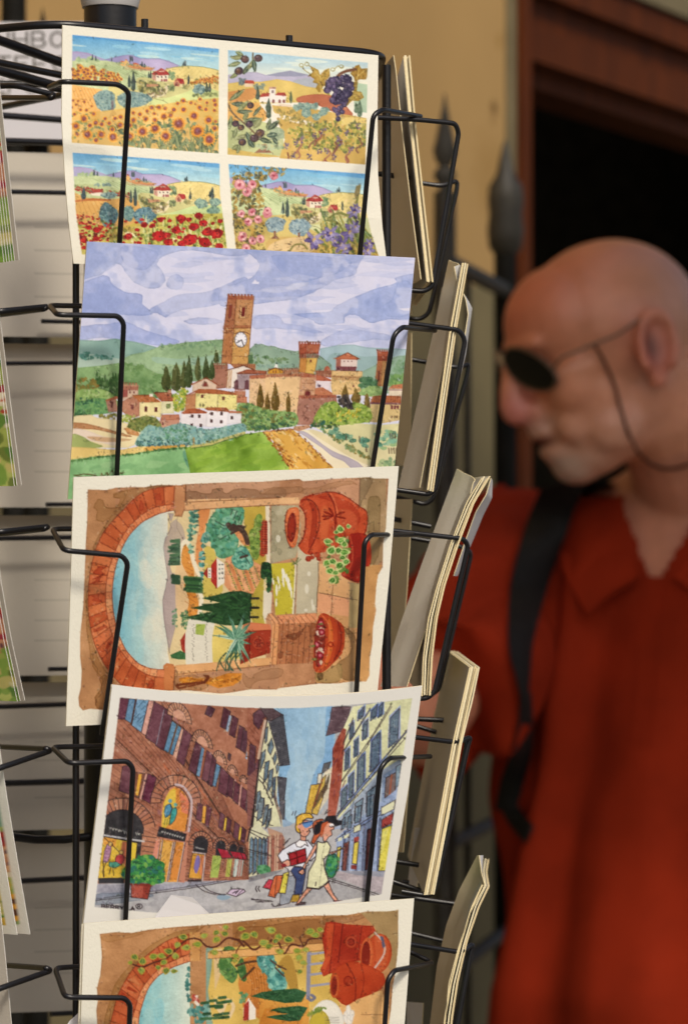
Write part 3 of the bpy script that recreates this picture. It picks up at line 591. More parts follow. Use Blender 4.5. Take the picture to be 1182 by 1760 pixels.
    s.fill([(186, 396), (208, 372), (260, 370), (272, 390), (262, 418), (190, 410)], 'e6dcc8'); s.fill([(182, 392), (206, 366), (258, 366), (274, 388), (220, 392)], 'b84a40')
    s.cypress(132, 440, 92, 34, '4c6068', '38484f'); s.dabs([(210, 330), (330, 320), (330, 345), (210, 345)], 26, ['7f9a90', '8fa89c'], 7, 13)
    olive(316, 410, 60, 22)
    s.fill([(620, 560), (760, 520), (900, 490), (1060, 480), (1200, 500), (1200, 720), (640, 660)], 'c3d693', 1, wc=.08)
    villa()
    olive(986, 470, 50, 36, ('8aa898', '9cb8a2', '6f9088')); olive(1085, 460, 44, 32, ('8aa898', '9cb8a2', '6f9088')); olive(1072, 520, 48, 30, ('7a9a88', '8cac98', '5f8078'))
    s.cypress(1066, 432, 84, 26, '4c5f5c', '38484a'); s.cypress(1048, 428, 56, 16, '4c5f5c')
    s.fill([(420, 640), (640, 560), (760, 550), (1180, 540), (1180, 860), (60, 860), (60, 620)], 'c9b94c', .8, wc=.12)
    olive(310, 555, 68, 92, ('5f8288', '6f949a', '4a6c76', '86a8a4', '3f5f6c')); olive(455, 545, 44, 60, ('6f9490', '86a8a0', '5a7c80')); olive(575, 560, 80, 68, ('6a92a0', '84aab0', '507884', '3f6472'))
    s.dabs([(300, 650), (480, 640), (460, 720), (300, 720)], 40, ['a98f3c', '7f6c34', '5f5a2c', 'bfa54c'], 9, 20)
    s.dabs([(90, 560), (300, 600), (500, 700), (1150, 560), (1170, 820), (120, 830)], 380, ['8a9a3c', 'a9b050', '6c8038', 'd0c060', '7d7430', 'e2e0b0', '9cb85c'], 8, 24, asp=.45)
    for k in range(120):
        x = R.uniform(560, 1150); y = R.uniform(570, 800)
        s.line([(x, y+40), (x+R.uniform(-16, 16), y-20)], 2, R.choice(['7f9a44', '5f7a38', 'b9c870', 'd8d8a0']), .8)
    for k in range(140):
        x = R.uniform(80, 330); y = R.uniform(530, 790)
        if y > 520+x*.2: s.ell(x, y, R.uniform(7, 20)*(y/760)**2, R.uniform(5, 13)*(y/760)**2, R.choice(['b41d1d', 'c8282a', '9c1818', 'd03a30', '7d2020']), R.uniform(-.4, .4), wob=.2)
    for k in range(36):
        x = R.uniform(400, 1130); y = R.uniform(560, 790); s.ell(x, y, R.uniform(8, 16), R.uniform(7, 12), R.choice(['b41d1d', 'c8282a', '9c1818']), 0, wob=.25)
    for x, y, r in ((170, 645, 22), (230, 660, 30), (265, 705, 16), (130, 740, 24), (222, 728, 24), (135, 790, 20), (685, 588, 24), (755, 595, 18), (840, 580, 38), (896, 588, 22), (970, 562, 34), (1122, 598, 20), (570, 625, 28), (630, 632, 24), (752, 640, 14), (1000, 614, 34), (930, 640, 38), (800, 664, 38), (1030, 674, 40), (1100, 685, 46), (685, 705, 52), (740, 700, 30), (826, 716, 18), (900, 732, 56), (745, 750, 36), (1010, 755, 50), (1115, 785, 34), (845, 760, 34), (455, 710, 30), (535, 755, 18), (520, 662, 18)):
        s.ell(x, y, r, r*.72, 'a81418', R.uniform(-.3, .3), 1, 12, wob=.18)
        for q in range(4): s.ell(x+R.uniform(-.4, .4)*r, y+R.uniform(-.3, .3)*r, r*.55, r*.42, R.choice(['cc2024', 'b8181c', 'd8342c', '8f1014']), R.uniform(0, 3), .85, 9, wob=.2)
        if r > 28: s.ell(x, y+r*.1, r*.12, r*.1, '2c1a1c', 0, .9)
    # --- olives and vines
    s.view(380, 80, 4.378)
    s.clip([(53, 26), (1104, 122), (1084, 888), (50, 812)])
    s.grad([(0, 0), (1200, 0), (1200, 300), (0, 300)], '8fbfdc', 'ece4cc', wc=.05)
    for k in range(10): s.ell(R.uniform(300, 1100), R.uniform(80, 190), R.uniform(60, 130), R.uniform(8, 20), R.choice(['e6ecdc', 'b4d6e2', 'f0e6c4']), .05, .6)
    s.fill([(40, 215), (180, 195), (260, 190), (340, 215), (420, 200), (520, 180), (620, 205), (700, 225), (700, 320), (40, 290)], 'b4b0c8', 1, wc=.06, edge=.08)
    s.fill([(340, 215), (430, 195), (520, 182), (600, 200), (660, 212), (600, 225), (420, 225)], '8f94ac', .8)
    s.fill([(540, 255), (640, 235), (730, 250), (730, 320), (560, 290)], 'a9b0b8', .9); s.fill([(1000, 270), (1100, 285), (1100, 500), (1000, 480)], 'a8c0a4', 1, wc=.08)
    s.fill([(40, 280), (160, 262), (300, 265), (420, 245), (520, 260), (640, 300), (780, 320), (860, 400), (600, 420), (300, 430), (40, 420)], 'dcc06a', 1, wc=.06, edge=.06)
    s.fill([(40, 350), (120, 330), (260, 310), (290, 350), (200, 410), (40, 410)], 'd29455', .95, sm=3, wc=.06)
    s.fill([(570, 385), (660, 362), (780, 360), (880, 390), (960, 470), (990, 520), (860, 500), (700, 430), (580, 420)], 'c37452', 1, sm=2, wc=.06, edge=.06)
    s.fill([(40, 420), (280, 420), (360, 520), (330, 560), (40, 600)], 'd9a555', 1, wc=.08); s.fill([(40, 560), (300, 560), (460, 620), (480, 820), (40, 830)], 'b9c088', 1, wc=.1); s.fill([(40, 760), (200, 790), (480, 830), (40, 840)], 'cfae58', .9)
    s.fill([(380, 440), (700, 470), (1100, 540), (1100, 920), (420, 900), (480, 700)], 'd0ad5c', 1, wc=.1)
    s.fill([(830, 540), (1000, 530), (1100, 545), (1100, 580), (900, 590)], 'e0c878', .9)
    s.fill([(370, 490), (400, 500), (560, 535), (720, 580), (690, 600), (560, 575), (400, 530)], 'e4dccc', .95, wc=.05); s.fill([(360, 420), (385, 430), (390, 510), (362, 500)], 'e6dcc4', .9)
    s.fill([(170, 275), (185, 258), (240, 260), (246, 300), (180, 305)], 'e0c8a8'); s.fill([(162, 276), (182, 252), (245, 256), (252, 280)], 'bd5040'); s.dabs([(250, 280), (330, 280), (320, 320), (255, 320)], 24, ['8f9c88', '7d8e80'], 8, 15); s.dabs([(130, 240), (180, 240), (170, 290), (130, 280)], 14, ['7f8c88', '68787c'], 8, 15)
    s.fill([(285, 385), (360, 365), (365, 305), (410, 305), (412, 360), (490, 365), (486, 425), (290, 420)], 'ece4dc', 1, edge=.05); s.fill([(280, 382), (310, 352), (366, 350), (360, 374)], 'b84c40'); s.fill([(408, 366), (425, 345), (480, 346), (492, 372)], 'b84c40'); s.fill([(360, 318), (362, 304), (414, 304), (414, 318)], 'cc9c88'); s.fill([(400, 445), (450, 430), (530, 440), (528, 455)], 'dcc8b0')
    for x in (385, 432, 465): s.fill([(x, 424), (x, 405), (x+8, 396), (x+17, 405), (x+17, 425)], '8a5048')
    s.fill([(380, 330), (396, 328), (396, 350), (380, 350)], '8f7a78')
    s.cypress(276, 400, 100, 30, '5f7060', '4a5a50'); s.cypress(358, 540, 160, 40, '5c6a58', '485648'); s.cypress(526, 425, 90, 24, '687858'); s.cypress(1042, 530, 130, 36, '6c8268', '566c58'); s.cypress(1015, 500, 80, 22, '6c8268')
    for x, y, r in ((570, 462, 34), (640, 455, 44), (700, 450, 34), (640, 500, 42), (715, 530, 36), (780, 480, 36), (600, 445, 26), (760, 500, 30)): olive(x, y, r, r*.75, ('8fa898', 'a2b8a4', '7a9890', '6a8a84'))
    s.dabs([(400, 470), (540, 480), (700, 580), (640, 600), (420, 540)], 70, ['b09a50', '98884c', 'c8ac5c', '8f8a50'], 9, 18)
    s.dabs([(500, 620), (760, 560), (1090, 570), (1090, 740), (900, 800), (560, 760)], 330, ['a8a44c', '8c9248', 'c4b458', '74803f', 'd4c474', '6a7048', 'b89a44'], 9, 21)
    for x, y in ((600, 700), (580, 790), (690, 660), (740, 640), (860, 720), (800, 770), (780, 850), (960, 760), (940, 830), (1040, 700), (880, 690), (500, 800)):
        s.line([(x, y), (x+R.uniform(5, 25), y+35), (x-R.uniform(5, 25), y+70), (x-R.uniform(10, 40), y+100)], R.uniform(2.5, 4), R.choice(['9a5a48', '86584c', 'a8705c']), .9, sm=3)
    for x, y in ((560, 715), (610, 700), (700, 670), (770, 640), (940, 650), (885, 700), (790, 780), (740, 790), (980, 770), (1030, 600), (665, 830), (850, 830), (490, 750), (540, 815), (900, 720)):
        for q in range(9): s.ell(x+R.uniform(-16, 16), y+R.uniform(-22, 24), R.uniform(5, 8), R.uniform(5, 8), R.choice(['6c5f7c', '5a506c', '80708c', '8a6a6c']))
    s.fill([(250, 800), (300, 760), (300, 735), (345, 735), (350, 770), (385, 800), (330, 800)], '9a6c54', .95); olive(420, 660, 66, 50, ('a2b090', '90a284', 'b0bc9a')); s.dabs([(260, 740), (380, 720), (480, 760), (400, 780), (280, 780)], 40, ['a4b48c', '8fa47c', 'b8c49c'], 8, 16)
    def leaf(x, y, L, w, rot, col, vein='c8cc9c'):
        c, q = math.cos(rot), math.sin(rot)
        P = [(t*L, w*f) for t, f in ((0, 0), (.2, .6), (.45, 1), (.75, .7), (1, 0), (.75, -.6), (.45, -.9), (.2, -.6))]
        s.fill([(x+a*c-b*q, y+a*q+b*c) for a, b in P], col, 1, sm=2, gr=.05, edge=.12)
        s.line([(x, y), (x+L*c, y+L*q)], 1, vein, .6)
    s.line([(45, 420), (80, 490), (130, 540), (200, 600), (260, 660)], 3, '7d6a4c', 1, sm=3); s.line([(240, 50), (238, 110)], 2.5, '7d6a4c')
    for a in ((170, 70, -70, 18, .5), (160, 85, -90, 20, .05), (150, 120, -100, 20, -.25), (165, 210, 95, 20, -1.0), (205, 175, 90, 18, -1.1), (245, 90, 105, 20, 1.45), (140, 190, -90, 18, -.6), (60, 410, 150, 20, -.65), (75, 430, 130, 22, .06), (120, 490, 120, 20, -.75), (120, 495, 120, 18, -.08), (165, 555, 80, 20, -1.0), (240, 525, 100, 16, -.9), (80, 520, 110, 20, 1.75), (170, 560, 140, 22, -.12), (240, 620, 110, 26, -.9), (345, 635, 100, 18, -1.3), (350, 630, 120, 22, -.7), (120, 610, 90, 20, 1.9), (110, 700, 90, 22, -.4), (190, 640, 100, 18, 1.2), (220, 650, 120, 20, 1.3), (280, 690, 110, 20, .3), (340, 670, 90, 24, -.1), (390, 680, 70, 18, 1.0), (140, 740, -70, 18, -.5), (140, 730, 80, 18, 1.8), (200, 700, 80, 20, .9)):
        leaf(a[0], a[1], a[2], a[3], a[4], R.choice(['6f7c5c', '5f6f58', '7f8a60', '93986a', '566a5c', '889060']))
    for x, y, r in ((180, 96, 32), (280, 88, 32), (134, 184, 34), (222, 444, 26), (110, 580, 28), (150, 610, 26), (214, 584, 30), (292, 654, 36), (160, 720, 30), (250, 690, 34)):
        s.ell(x, y, r, r*.88, R.choice(['54424c', '5f4a48', '4a3c48']), R.uniform(-.5, .5), 1, 16, gr=.05, edge=.1); s.ell(x-r*.1, y+r*.05, r*.5, r*.55, R.choice(['8a6038', '7a5450', '66505c']), 0, .6); s.ell(x-r*.35, y-r*.35, r*.14, r*.12, 'cbbcc0', 0, .7)
    def vine(P, col): s.fill(P, col, 1, gr=.06, wc=.06, edge=.12, wob=1.)
    vine([(670, 145), (700, 160), (730, 175), (745, 215), (775, 180), (815, 165), (820, 220), (800, 250), (810, 290), (770, 300), (740, 345), (715, 310), (725, 280), (690, 270), (700, 245), (660, 220), (690, 195)], 'b5933f')
    vine([(990, 175), (1005, 145), (1040, 140), (1050, 170), (1100, 160), (1095, 220), (1090, 250), (1040, 245), (1010, 270), (1000, 230), (975, 200)], 'b08a3a')
    vine([(960, 360), (1000, 335), (1060, 340), (1070, 380), (1030, 415), (980, 410), (950, 450), (920, 430)], 'ae9040'); vine([(990, 270), (1030, 260), (1020, 330), (980, 330)], '9f8438')
    for p in ([(745, 215), (750, 330)], [(690, 165), (750, 240)], [(815, 175), (755, 250)], [(1040, 150), (1020, 250)], [(1090, 170), (1020, 230)], [(1060, 350), (970, 420)]): s.line(p, 1.2, 'd8c070', .7)
    s.line([(1010, 172), (940, 185), (890, 210), (860, 245)], 5, '7a5038', 1, sm=3); s.line([(890, 210), (900, 240), (880, 260)], 2.5, '8a6040', 1, sm=3)
    for cx, cy in ((605, 140), (645, 132), (840, 172), (905, 150)): s.line([(cx+16*math.cos(q*.7), cy+(16-q*.6)*math.sin(q*.7)) for q in range(12)], 1.1, '9a8c50', .9)
    s.line([(610, 155), (630, 180), (660, 200)], 1.2, '9a8c50'); s.line([(855, 165), (880, 145), (900, 160), (920, 150)], 1.2, '9a8c50')
    for x, y in s.inside([(800, 260), (850, 240), (960, 225), (995, 290), (970, 380), (930, 440), (840, 420), (820, 390), (860, 360), (785, 330)], 75):
        s.ell(x, y, 21, 21, R.choice(['4a4260', '564c6c', '3e3654', '605478']), 0, 1, 12, gr=.04, edge=.14); s.ell(x-6, y-7, 4, 4, 'a8a0b8', 0, .6, 7)
    for x, y, r in ((945, 232, 23), (838, 255, 23), (812, 290, 22), (800, 332, 22), (835, 400, 22), (860, 480, 20), (890, 465, 20), (910, 492, 20), (880, 505, 20), (850, 470, 17), (880, 545, 20), (905, 455, 18), (970, 290, 24)):
        s.ell(x, y, r, r, R.choice(['5a5070', '6a5c80', '4a4262']), 0, 1, 14, edge=.14); s.ell(x-6, y-7, 4, 4, 'b8b0c4', 0, .6, 7)
    # --- roses and irises
    s.view(373.9, 257.3, 4.219)
    s.clip([(80, 105), (1068, 175), (1072, 420), (1110, 600), (1180, 810), (140, 770), (110, 480)])
    hills(2)
    s.fill([(0, 500), (500, 470), (700, 560), (1160, 500), (1180, 860), (0, 860)], 'c9b468', 1, wc=.1)
    s.fill([(640, 560), (800, 500), (1180, 490), (1180, 660), (800, 640)], 'cbd09c', 1, wc=.08)
    villa()
    s.fill([(380, 640), (700, 640), (800, 680), (780, 760), (400, 760)], 'c4a25c', .9, sm=3, wc=.1)
    olive(420, 545, 80, 60, ('8aa2ac', 'a0b4b8', '6f8a98', 'b4c4c0')); olive(590, 560, 84, 70, ('86a0ac', '9cb2b8', '6c8896', 'b0c2c0'))
    for x, y in ((415, 640), (590, 650)): s.fill([(x-8, y-50), (x+8, y-50), (x+6, y-20), (x+34, y+6), (x-28, y+6), (x-6, y-16)], '8a5a48', 1)
    s.fill([(380, 690), (520, 640), (700, 640), (720, 690), (640, 760), (380, 770)], 'd9bd8c', .9, sm=3, wc=.08)
    for k in range(50): x, y = s.inside([(380, 680), (720, 650), (660, 770), (380, 770)], 1)[0]; s.ell(x, y, R.uniform(6, 18), 3, R.choice(['a8865c', 'e0cca0', '8a6c44']), -.15, .7, 8)
    s.line([(520, 740), (560, 690), (620, 690), (650, 720)], 3, '7d7a3c', .9, sm=4)
    s.dabs([(110, 170), (330, 150), (330, 560), (350, 760), (130, 760), (110, 480)], 230, ['a9883c', '8c7c3c', '6f6a44', 'c4a04c', '5a5c4c', 'b0984c', '7d6a38'], 12, 26, asp=.5)
    s.dabs([(280, 130), (500, 120), (500, 180), (320, 210)], 26, ['8c7c48', '6f6c50', 'b0944c'], 12, 24, asp=.5)
    for k in range(14): x = R.uniform(130, 520); y = R.uniform(120, 200); s.line([(x, y), (x+R.uniform(-30, 40), y-R.uniform(10, 40))], 1.4, '6a6a50', .8)
    def rose(x, y, r):
        s.ell(x, y, r, r*.95, 'd88c94', R.uniform(0, 3), 1, 12, wob=.14, edge=.1)
        for q in range(7):
            a = R.uniform(0, 6.28); s.ell(x+.5*r*math.cos(a), y+.5*r*math.sin(a), r*.45, r*.34, R.choice(['e8b0b0', 'd07a88', 'f0c8c4', 'dc96a0']), a+1.5, .8, 9, wob=.15)
        s.ell(x, y, r*.36, r*.3, 'b84a5c', R.uniform(0, 3), .95, 9, wob=.2); s.ell(x+r*.05, y, r*.14, r*.12, '8c2c40', 0, .9, 7)
    for x, y, r in ((408, 188, 34), (160, 254, 40), (252, 252, 36), (215, 304, 36), (173, 466, 30), (250, 452, 30), (362, 464, 34), (362, 440, 28), (223, 520, 32), (293, 506, 32), (180, 632, 38), (255, 660, 32), (310, 646, 32), (210, 715, 34)): rose(x, y, r)
    for k in range(60): x = R.uniform(110, 360); y = R.uniform(180, 740); s.ell(x, y, R.uniform(5, 9), R.uniform(4, 7), R.choice(['4f5a40', '3c4838', 'd8c070']), 0, .8, 7)
    for k in range(80):
        x = R.uniform(760, 1150); y = R.uniform(600, 800); s.line([(x, y), (x+R.uniform(-90, 20), y-R.uniform(60, 180))], R.uniform(2, 4), R.choice(['8c9048', '6f803c', 'a89c4c', 'b8a854', '5f7a44']), .85, sm=0)
    for p in ([(1000, 620), (960, 500), (880, 460), (800, 500)], [(1010, 640), (1000, 500), (940, 470)], [(1040, 560), (1010, 400), (1030, 260)], [(930, 640), (880, 540), (800, 510)]): s.line(p, 4, '7d8244', .95, sm=4)
    s.dabs([(740, 690), (1150, 690), (1170, 800), (700, 780)], 90, ['c0a048', 'a8903c', '7d7838', 'd8bc60'], 12, 24, asp=.4)
    def iris(x, y, r):
        for q in range(6):
            a = q*1.05+R.uniform(-.3, .3); s.ell(x+.6*r*math.cos(a), y+.6*r*math.sin(a), r*.62, r*.26, R.choice(['7466a4', '8c80b8', '5c4e90', 'a498c8', '9086bc']), a, .95, 10, wob=.2, edge=.12)
        s.ell(x, y, r*.2, r*.3, 'd8b04c', .4, .9, 8); s.ell(x+r*.2, y+r*.3, r*.4, r*.3, 'b0a8d4', 1, .7, 9)
    for x, y, r in ((700, 655, 62), (820, 610, 58), (960, 600, 60), (1000, 560, 40), (990, 455, 46), (1005, 420, 30), (900, 690, 58), (930, 720, 44), (1100, 680, 34), (1090, 730, 44), (850, 660, 30), (780, 620, 30)): iris(x, y, r)
    s.fill([(1005, 260), (1040, 255), (1030, 320), (1000, 360), (990, 320)], '8c7c4c', .9)
    s.clip()
    return s
def spiral_leaf(s, x, y, r, cols, edge):
    a = s.r.uniform(0, 6.28)
    P = [(x+r*k*math.cos(a+q), y+r*k*.8*math.sin(a+q)) for q, k in ((0, 1.15), (.8, .8), (1.8, .75), (2.8, .7), (3.6, .7), (4.6, .75), (5.5, .8))]
    s.fill(P, edge, 1, sm=3, edge=.1); c = np.array(P).mean(0)
    s.fill([tuple(c+(np.array(p)-c)*.68) for p in P], s.r.choice(cols), 1, sm=3, gr=.05)
    s.line([P[0], tuple(c), P[4]], 1, edge, .7)

def arch_ring(s, O, M, I, nb, INK='7a3018'):
    """brick arch between outer line O, middle line M and inner line I"""
    O, M, I = [catmull(p, 8, False) for p in (O, M, I)]
    def at(L, t):
        d = np.r_[0, np.cumsum(np.hypot(*np.diff(L, axis=0).T))]; d /= d[-1]
        return np.array([np.interp(t, d, L[:, 0]), np.interp(t, d, L[:, 1])])
    s.fill(list(map(tuple, O))+list(map(tuple, M[::-1])), 'c4683c', 1, wc=.08, gr=.03)
    s.fill(list(map(tuple, M))+list(map(tuple, I[::-1])), 'd9885a', 1, wc=.05)
    for i in range(nb):
        t0, t1 = i/nb, (i+1)/nb
        q = [at(O, t0), at(O, (t0+t1)/2), at(O, t1), at(M, t1), at(M, (t0+t1)/2), at(M, t0)]
        s.fill(q, s.r.choice(['c26538', 'cc7444', 'b95a32', 'b8542c', 'd07c4c', 'c86c40']), .8, wc=.1, edge=.05)
        if s.r.random() < .45:
            m = [(p*.5+np.mean(q, 0)*.5)+np.array([s.r.uniform(-14, 14), s.r.uniform(-14, 14)]) for p in q]
            s.fill(m, s.r.choice(['a8391c', '9c3418', 'd08858', 'b0482a']), .65, sm=3, edge=.14)
        s.line([at(O, t0), at(M, t0)], 1.1, INK, .85, jit=.4)
    n2 = int(nb*1.25)
    for i in range(n2):
        t0 = i/n2
        s.line([at(M, t0), at(I, t0)], .9, INK, .7)
        if s.r.random() < .5: s.fill([at(M, t0), at(M, t0+1/n2), at(I, t0+1/n2), at(I, t0)], s.r.choice(['e09a68', 'd07a4c', 'e2a878']), .7)
    for L in (O, M, I): s.line(list(map(tuple, L)), 1.1, INK, .8)

def stain(s, P, col='8f6844', a=.7): s.fill(P, col, a, sm=4, wc=.06, edge=.18, wob=.8)

def art_arch():
    s = Sheet(95, 790, 705, 1270, 'e5e2d3', 31)
    R = s.r
    E = lambda: s.view(0, 790, 2.814)
    F = lambda: s.view(380, 790, 3.476)
    G = lambda: s.view(280, 820, 4.63)
    H = lambda: s.view(450, 820, 4.633)
    px = lambda k, vx, vy, P: [(vx+x/k, vy+y/k) for x, y in P]
    border = px(2.814, 0, 790, [(428, 146), (520, 146), (560, 138), (640, 132), (700, 133), (760, 124), (885, 124), (892, 117), (1100, 112), (1260, 108)])+px(3.476, 380, 790, [(470, 116), (490, 128), (640, 118), (880, 105), (910, 112), (1000, 115), (990, 240), (985, 400), (965, 500), (965, 640), (935, 690), (925, 760), (918, 860), (925, 900), (905, 1000), (900, 1100), (885, 1180), (885, 1290), (865, 1325), (780, 1325), (700, 1335), (570, 1338), (480, 1350), (340, 1365), (330, 1375), (180, 1370), (60, 1390), (0, 1398)])+px(2.814, 0, 790, [(1070, 1130), (900, 1115), (800, 1118), (640, 1200), (505, 1210), (440, 1205), (402, 1212), (386, 1195), (382, 1150), (392, 1100), (396, 1020), (388, 950), (390, 850), (405, 700), (412, 560), (415, 480), (418, 400), (424, 300)])
    s.view(0, 0, 1)
    s.fill(border, 'b98863', 1, wc=.1, gr=.02, edge=.16, wob=.7)
    s.clip(border)
    E()
    s.fill([(380, 140), (560, 140), (560, 1220), (370, 1220)], 'b98a5c', .6, wc=.1)
    stain(s, [(560, 160), (700, 130), (850, 120), (860, 150), (720, 150), (640, 190), (580, 260), (500, 360), (470, 440), (450, 420), (520, 300), (560, 230), (600, 190), (560, 185)], '9c7146', .7)
    stain(s, [(455, 230), (470, 195), (500, 195), (510, 225), (560, 230), (580, 190), (550, 185), (560, 165), (620, 150), (600, 200), (560, 260), (500, 300), (465, 290), (470, 250)], 'a3774a', .75)
    stain(s, [(420, 640), (430, 760), (455, 900), (500, 1000), (560, 1080), (500, 1060), (450, 1000), (430, 900), (415, 760)], 'a47546', .75)
    stain(s, [(470, 1200), (460, 1150), (490, 1100), (480, 1060), (520, 1040), (560, 1100), (560, 1210), (500, 1210)], '96683c', .75)
    s.line([(500, 1070), (490, 1100), (496, 1130), (470, 1160), (465, 1190)], 1.2, '6a4424', .7, jit=.6)
    s.line([(450, 930), (455, 990), (475, 1010), (470, 1040), (500, 1065)], 1.1, '6a4424', .6, jit=.6)
    s.line([(505, 225), (520, 235), (580, 232)], 1, '6a4424', .6)
    s.fill([(830, 1110), (1260, 1140), (1260, 1100), (850, 1050)], 'b58a66', 1, wc=.07)
    G()
    s.fill([(100, 1570), (400, 1540), (920, 1500), (930, 1720), (300, 1730), (90, 1700)], 'b98d6c', .9, wc=.08, edge=.06)
    stain(s, [(100, 1580), (220, 1560), (360, 1640), (300, 1700), (120, 1690)], 'a5764c', .6)
    stain(s, [(640, 1560), (700, 1600), (740, 1560), (860, 1520), (960, 1530), (920, 1600), (760, 1620), (690, 1680), (640, 1640)], 'a47a58', .55)
    s.fill([(180, 60), (930, 30), (930, 170), (180, 195)], 'bd9172', .9, wc=.07)
    stain(s, [(180, 120), (240, 110), (370, 130), (400, 95), (470, 85), (500, 130), (600, 90), (740, 100), (790, 130), (860, 95), (960, 85), (960, 165), (600, 180), (180, 190)], '957053', .75)
    H()
    s.fill([(770, 0), (990, 0), (990, 640), (900, 720), (830, 700), (780, 400)], 'a98e68', .95, wc=.09)
    stain(s, [(780, 20), (880, 10), (870, 60), (820, 150), (780, 210)], '8a7456', .7)
    stain(s, [(840, 190), (880, 150), (940, 170), (940, 320), (940, 560), (900, 680), (860, 700), (850, 500), (840, 330)], '8f774f', .7)
    s.line([(835, 380), (890, 355), (890, 430), (935, 430)], 1, '5f4a30', .7)
    s.fill([(320, 20), (780, 10), (775, 220), (600, 160), (330, 160)], 'bd8f70', .8, wc=.07)
    stain(s, [(330, 90), (440, 80), (560, 40), (700, 30), (760, 60), (700, 60), (560, 90), (460, 120), (340, 140)], 'a27752', .45)
    stain(s, [(0, 110), (100, 80), (300, 75), (330, 110), (250, 130), (0, 140)], '9f7553', .6)
    s.line([(782, 10), (772, 235)], 1.2, '5f4030', .8)
    # terrace
    s.fill([(455, 690), (800, 700), (930, 700), (900, 1640), (430, 1640), (440, 930)], 'cf9f6c', 1, wc=.07, gr=.02)
    s.fill([(455, 690), (700, 760), (700, 970), (450, 925)], 'd9aa78', .9, wc=.04); s.fill([(445, 925), (700, 970), (690, 1110), (560, 1090), (440, 1080)], 'dea27a', .9, wc=.04); s.fill([(700, 840), (790, 850), (780, 1200), (690, 1200)], 'b39f70', .9, wc=.06)
    s.fill([(800, 700), (960, 700), (900, 1000), (890, 1200), (840, 1620), (760, 1620), (790, 1000)], 'c6955c', .9, wc=.1)
    for p in ([(455, 920), (560, 942), (700, 970), (760, 978)], [(565, 860), (560, 1000), (550, 1100)], [(715, 890), (708, 970)], [(690, 1190), (690, 1250)], [(640, 1200), (680, 1250), (760, 1240)]): s.line(p, 1.1, '5f4530', .8, jit=.5)
    stain(s, [(640, 1190), (720, 1230), (760, 1320), (760, 1500), (740, 1610), (640, 1610), (600, 1540), (600, 1480), (700, 1400), (700, 1300)], '8a6a44', .7)
    stain(s, [(430, 1560), (500, 1550), (620, 1480), (640, 1600), (560, 1640), (440, 1630)], 'a08858', .7); stain(s, [(440, 1570), (480, 1560), (490, 1600), (450, 1620)], '6f5434', .7)
    # landscape seen through the arch
    E()
    sky = [(840, 246), (770, 262), (690, 302), (630, 362), (590, 432), (560, 522), (545, 622), (548, 722), (570, 830), (610, 920), (670, 985), (730, 1010), (800, 1016), (850, 1000), (850, 260)]
    s.grad(sky, '78b4c4', 'e4dac6', 0, wc=.05, gr=.02)
    for k in range(46):
        y = R.uniform(280, 980); x = R.uniform(580, 690)
        if abs(y-620) < 330*(1-((690-x)/170)**2)+60: s.ell(x, y, R.uniform(14, 34), R.uniform(40, 90), R.choice(['7ab8c8', '8cc2cc', '6cacc0', 'a4cbc8']), R.uniform(-.2, .2), .16, 12, wob=.15)
    for k in range(30): s.ell(R.uniform(690, 800), R.uniform(330, 960), R.uniform(16, 36), R.uniform(40, 80), R.choice(['dcd8c4', 'e6dac4', 'c8d6c8']), 0, .2, 12, wob=.15)
    G()
    s.fill([(40, 285), (170, 270), (640, 240), (830, 230), (850, 700), (820, 1180), (820, 1440), (60, 1500), (40, 1400), (40, 900)], 'd8c496', 1, wc=.06)
    s.fill([(40, 285), (90, 290), (60, 380), (110, 330), (120, 420), (20, 480), (10, 560), (40, 780), (20, 900), (0, 980), (20, 1200), (50, 1400), (40, 1430), (100, 1200), (90, 1000), (110, 860), (60, 720), (70, 480), (90, 420)], 'b3a49c', 1, wc=.05, edge=.08)
    s.fill([(60, 380), (100, 340), (160, 400), (180, 520), (130, 640), (70, 640), (20, 540), (40, 480)], 'b8a898', .9, sm=3, wc=.05); s.fill([(30, 860), (90, 760), (120, 900), (110, 1100), (60, 1300), (10, 1160), (0, 980)], 'b0a09c', .95, sm=3, wc=.06)
    s.line([(60, 290), (50, 350), (70, 400), (20, 490), (5, 560), (40, 790), (20, 900), (0, 985), (20, 1190), (55, 1400)], 1, '6f6468', .7); s.line([(120, 290), (110, 400), (180, 520)], .9, '7a6a5c', .5)
    s.fill([(110, 700), (200, 620), (300, 780), (330, 900), (240, 1080), (120, 1100), (100, 900)], 'd9b98c', .9, sm=3, wc=.06)
    s.fill([(150, 570), (165, 545), (200, 560), (240, 640), (250, 780), (240, 830), (200, 780), (150, 680)], 'd08c3c', 1, sm=3, wc=.08); s.fill([(170, 850), (250, 900), (290, 1020), (280, 1100), (190, 1110), (210, 1000), (190, 920)], 'd08a38', 1, sm=2, wc=.08)
    for i in range(16): s.line([(160+R.uniform(0, 60), 580+i*34), (230+R.uniform(0, 40), 600+i*36)], 1.2, 'a8602a', .6)
    s.line([(130, 660), (140, 570), (180, 510), (220, 560), (240, 660), (270, 740), (300, 800), (290, 900), (310, 960), (290, 1090)], 7, 'e4dcc4', .95, sm=3)
    s.fill([(280, 260), (380, 245), (340, 400), (320, 520), (300, 700), (260, 660), (270, 500), (290, 400)], 'd99258', 1, sm=2, wc=.07)
    s.fill([(330, 540), (400, 560), (450, 700), (480, 900), (460, 930), (330, 980), (310, 880), (330, 760)], 'cdb95c', 1, wc=.06); s.fill([(350, 1180), (480, 1180), (620, 1260), (640, 1440), (370, 1480)], 'd3bf68', 1, wc=.06)
    s.fill([(500, 640), (560, 600), (720, 660), (790, 700), (790, 900), (720, 960), (540, 920), (490, 860)], 'd99a6c', 1, wc=.06)
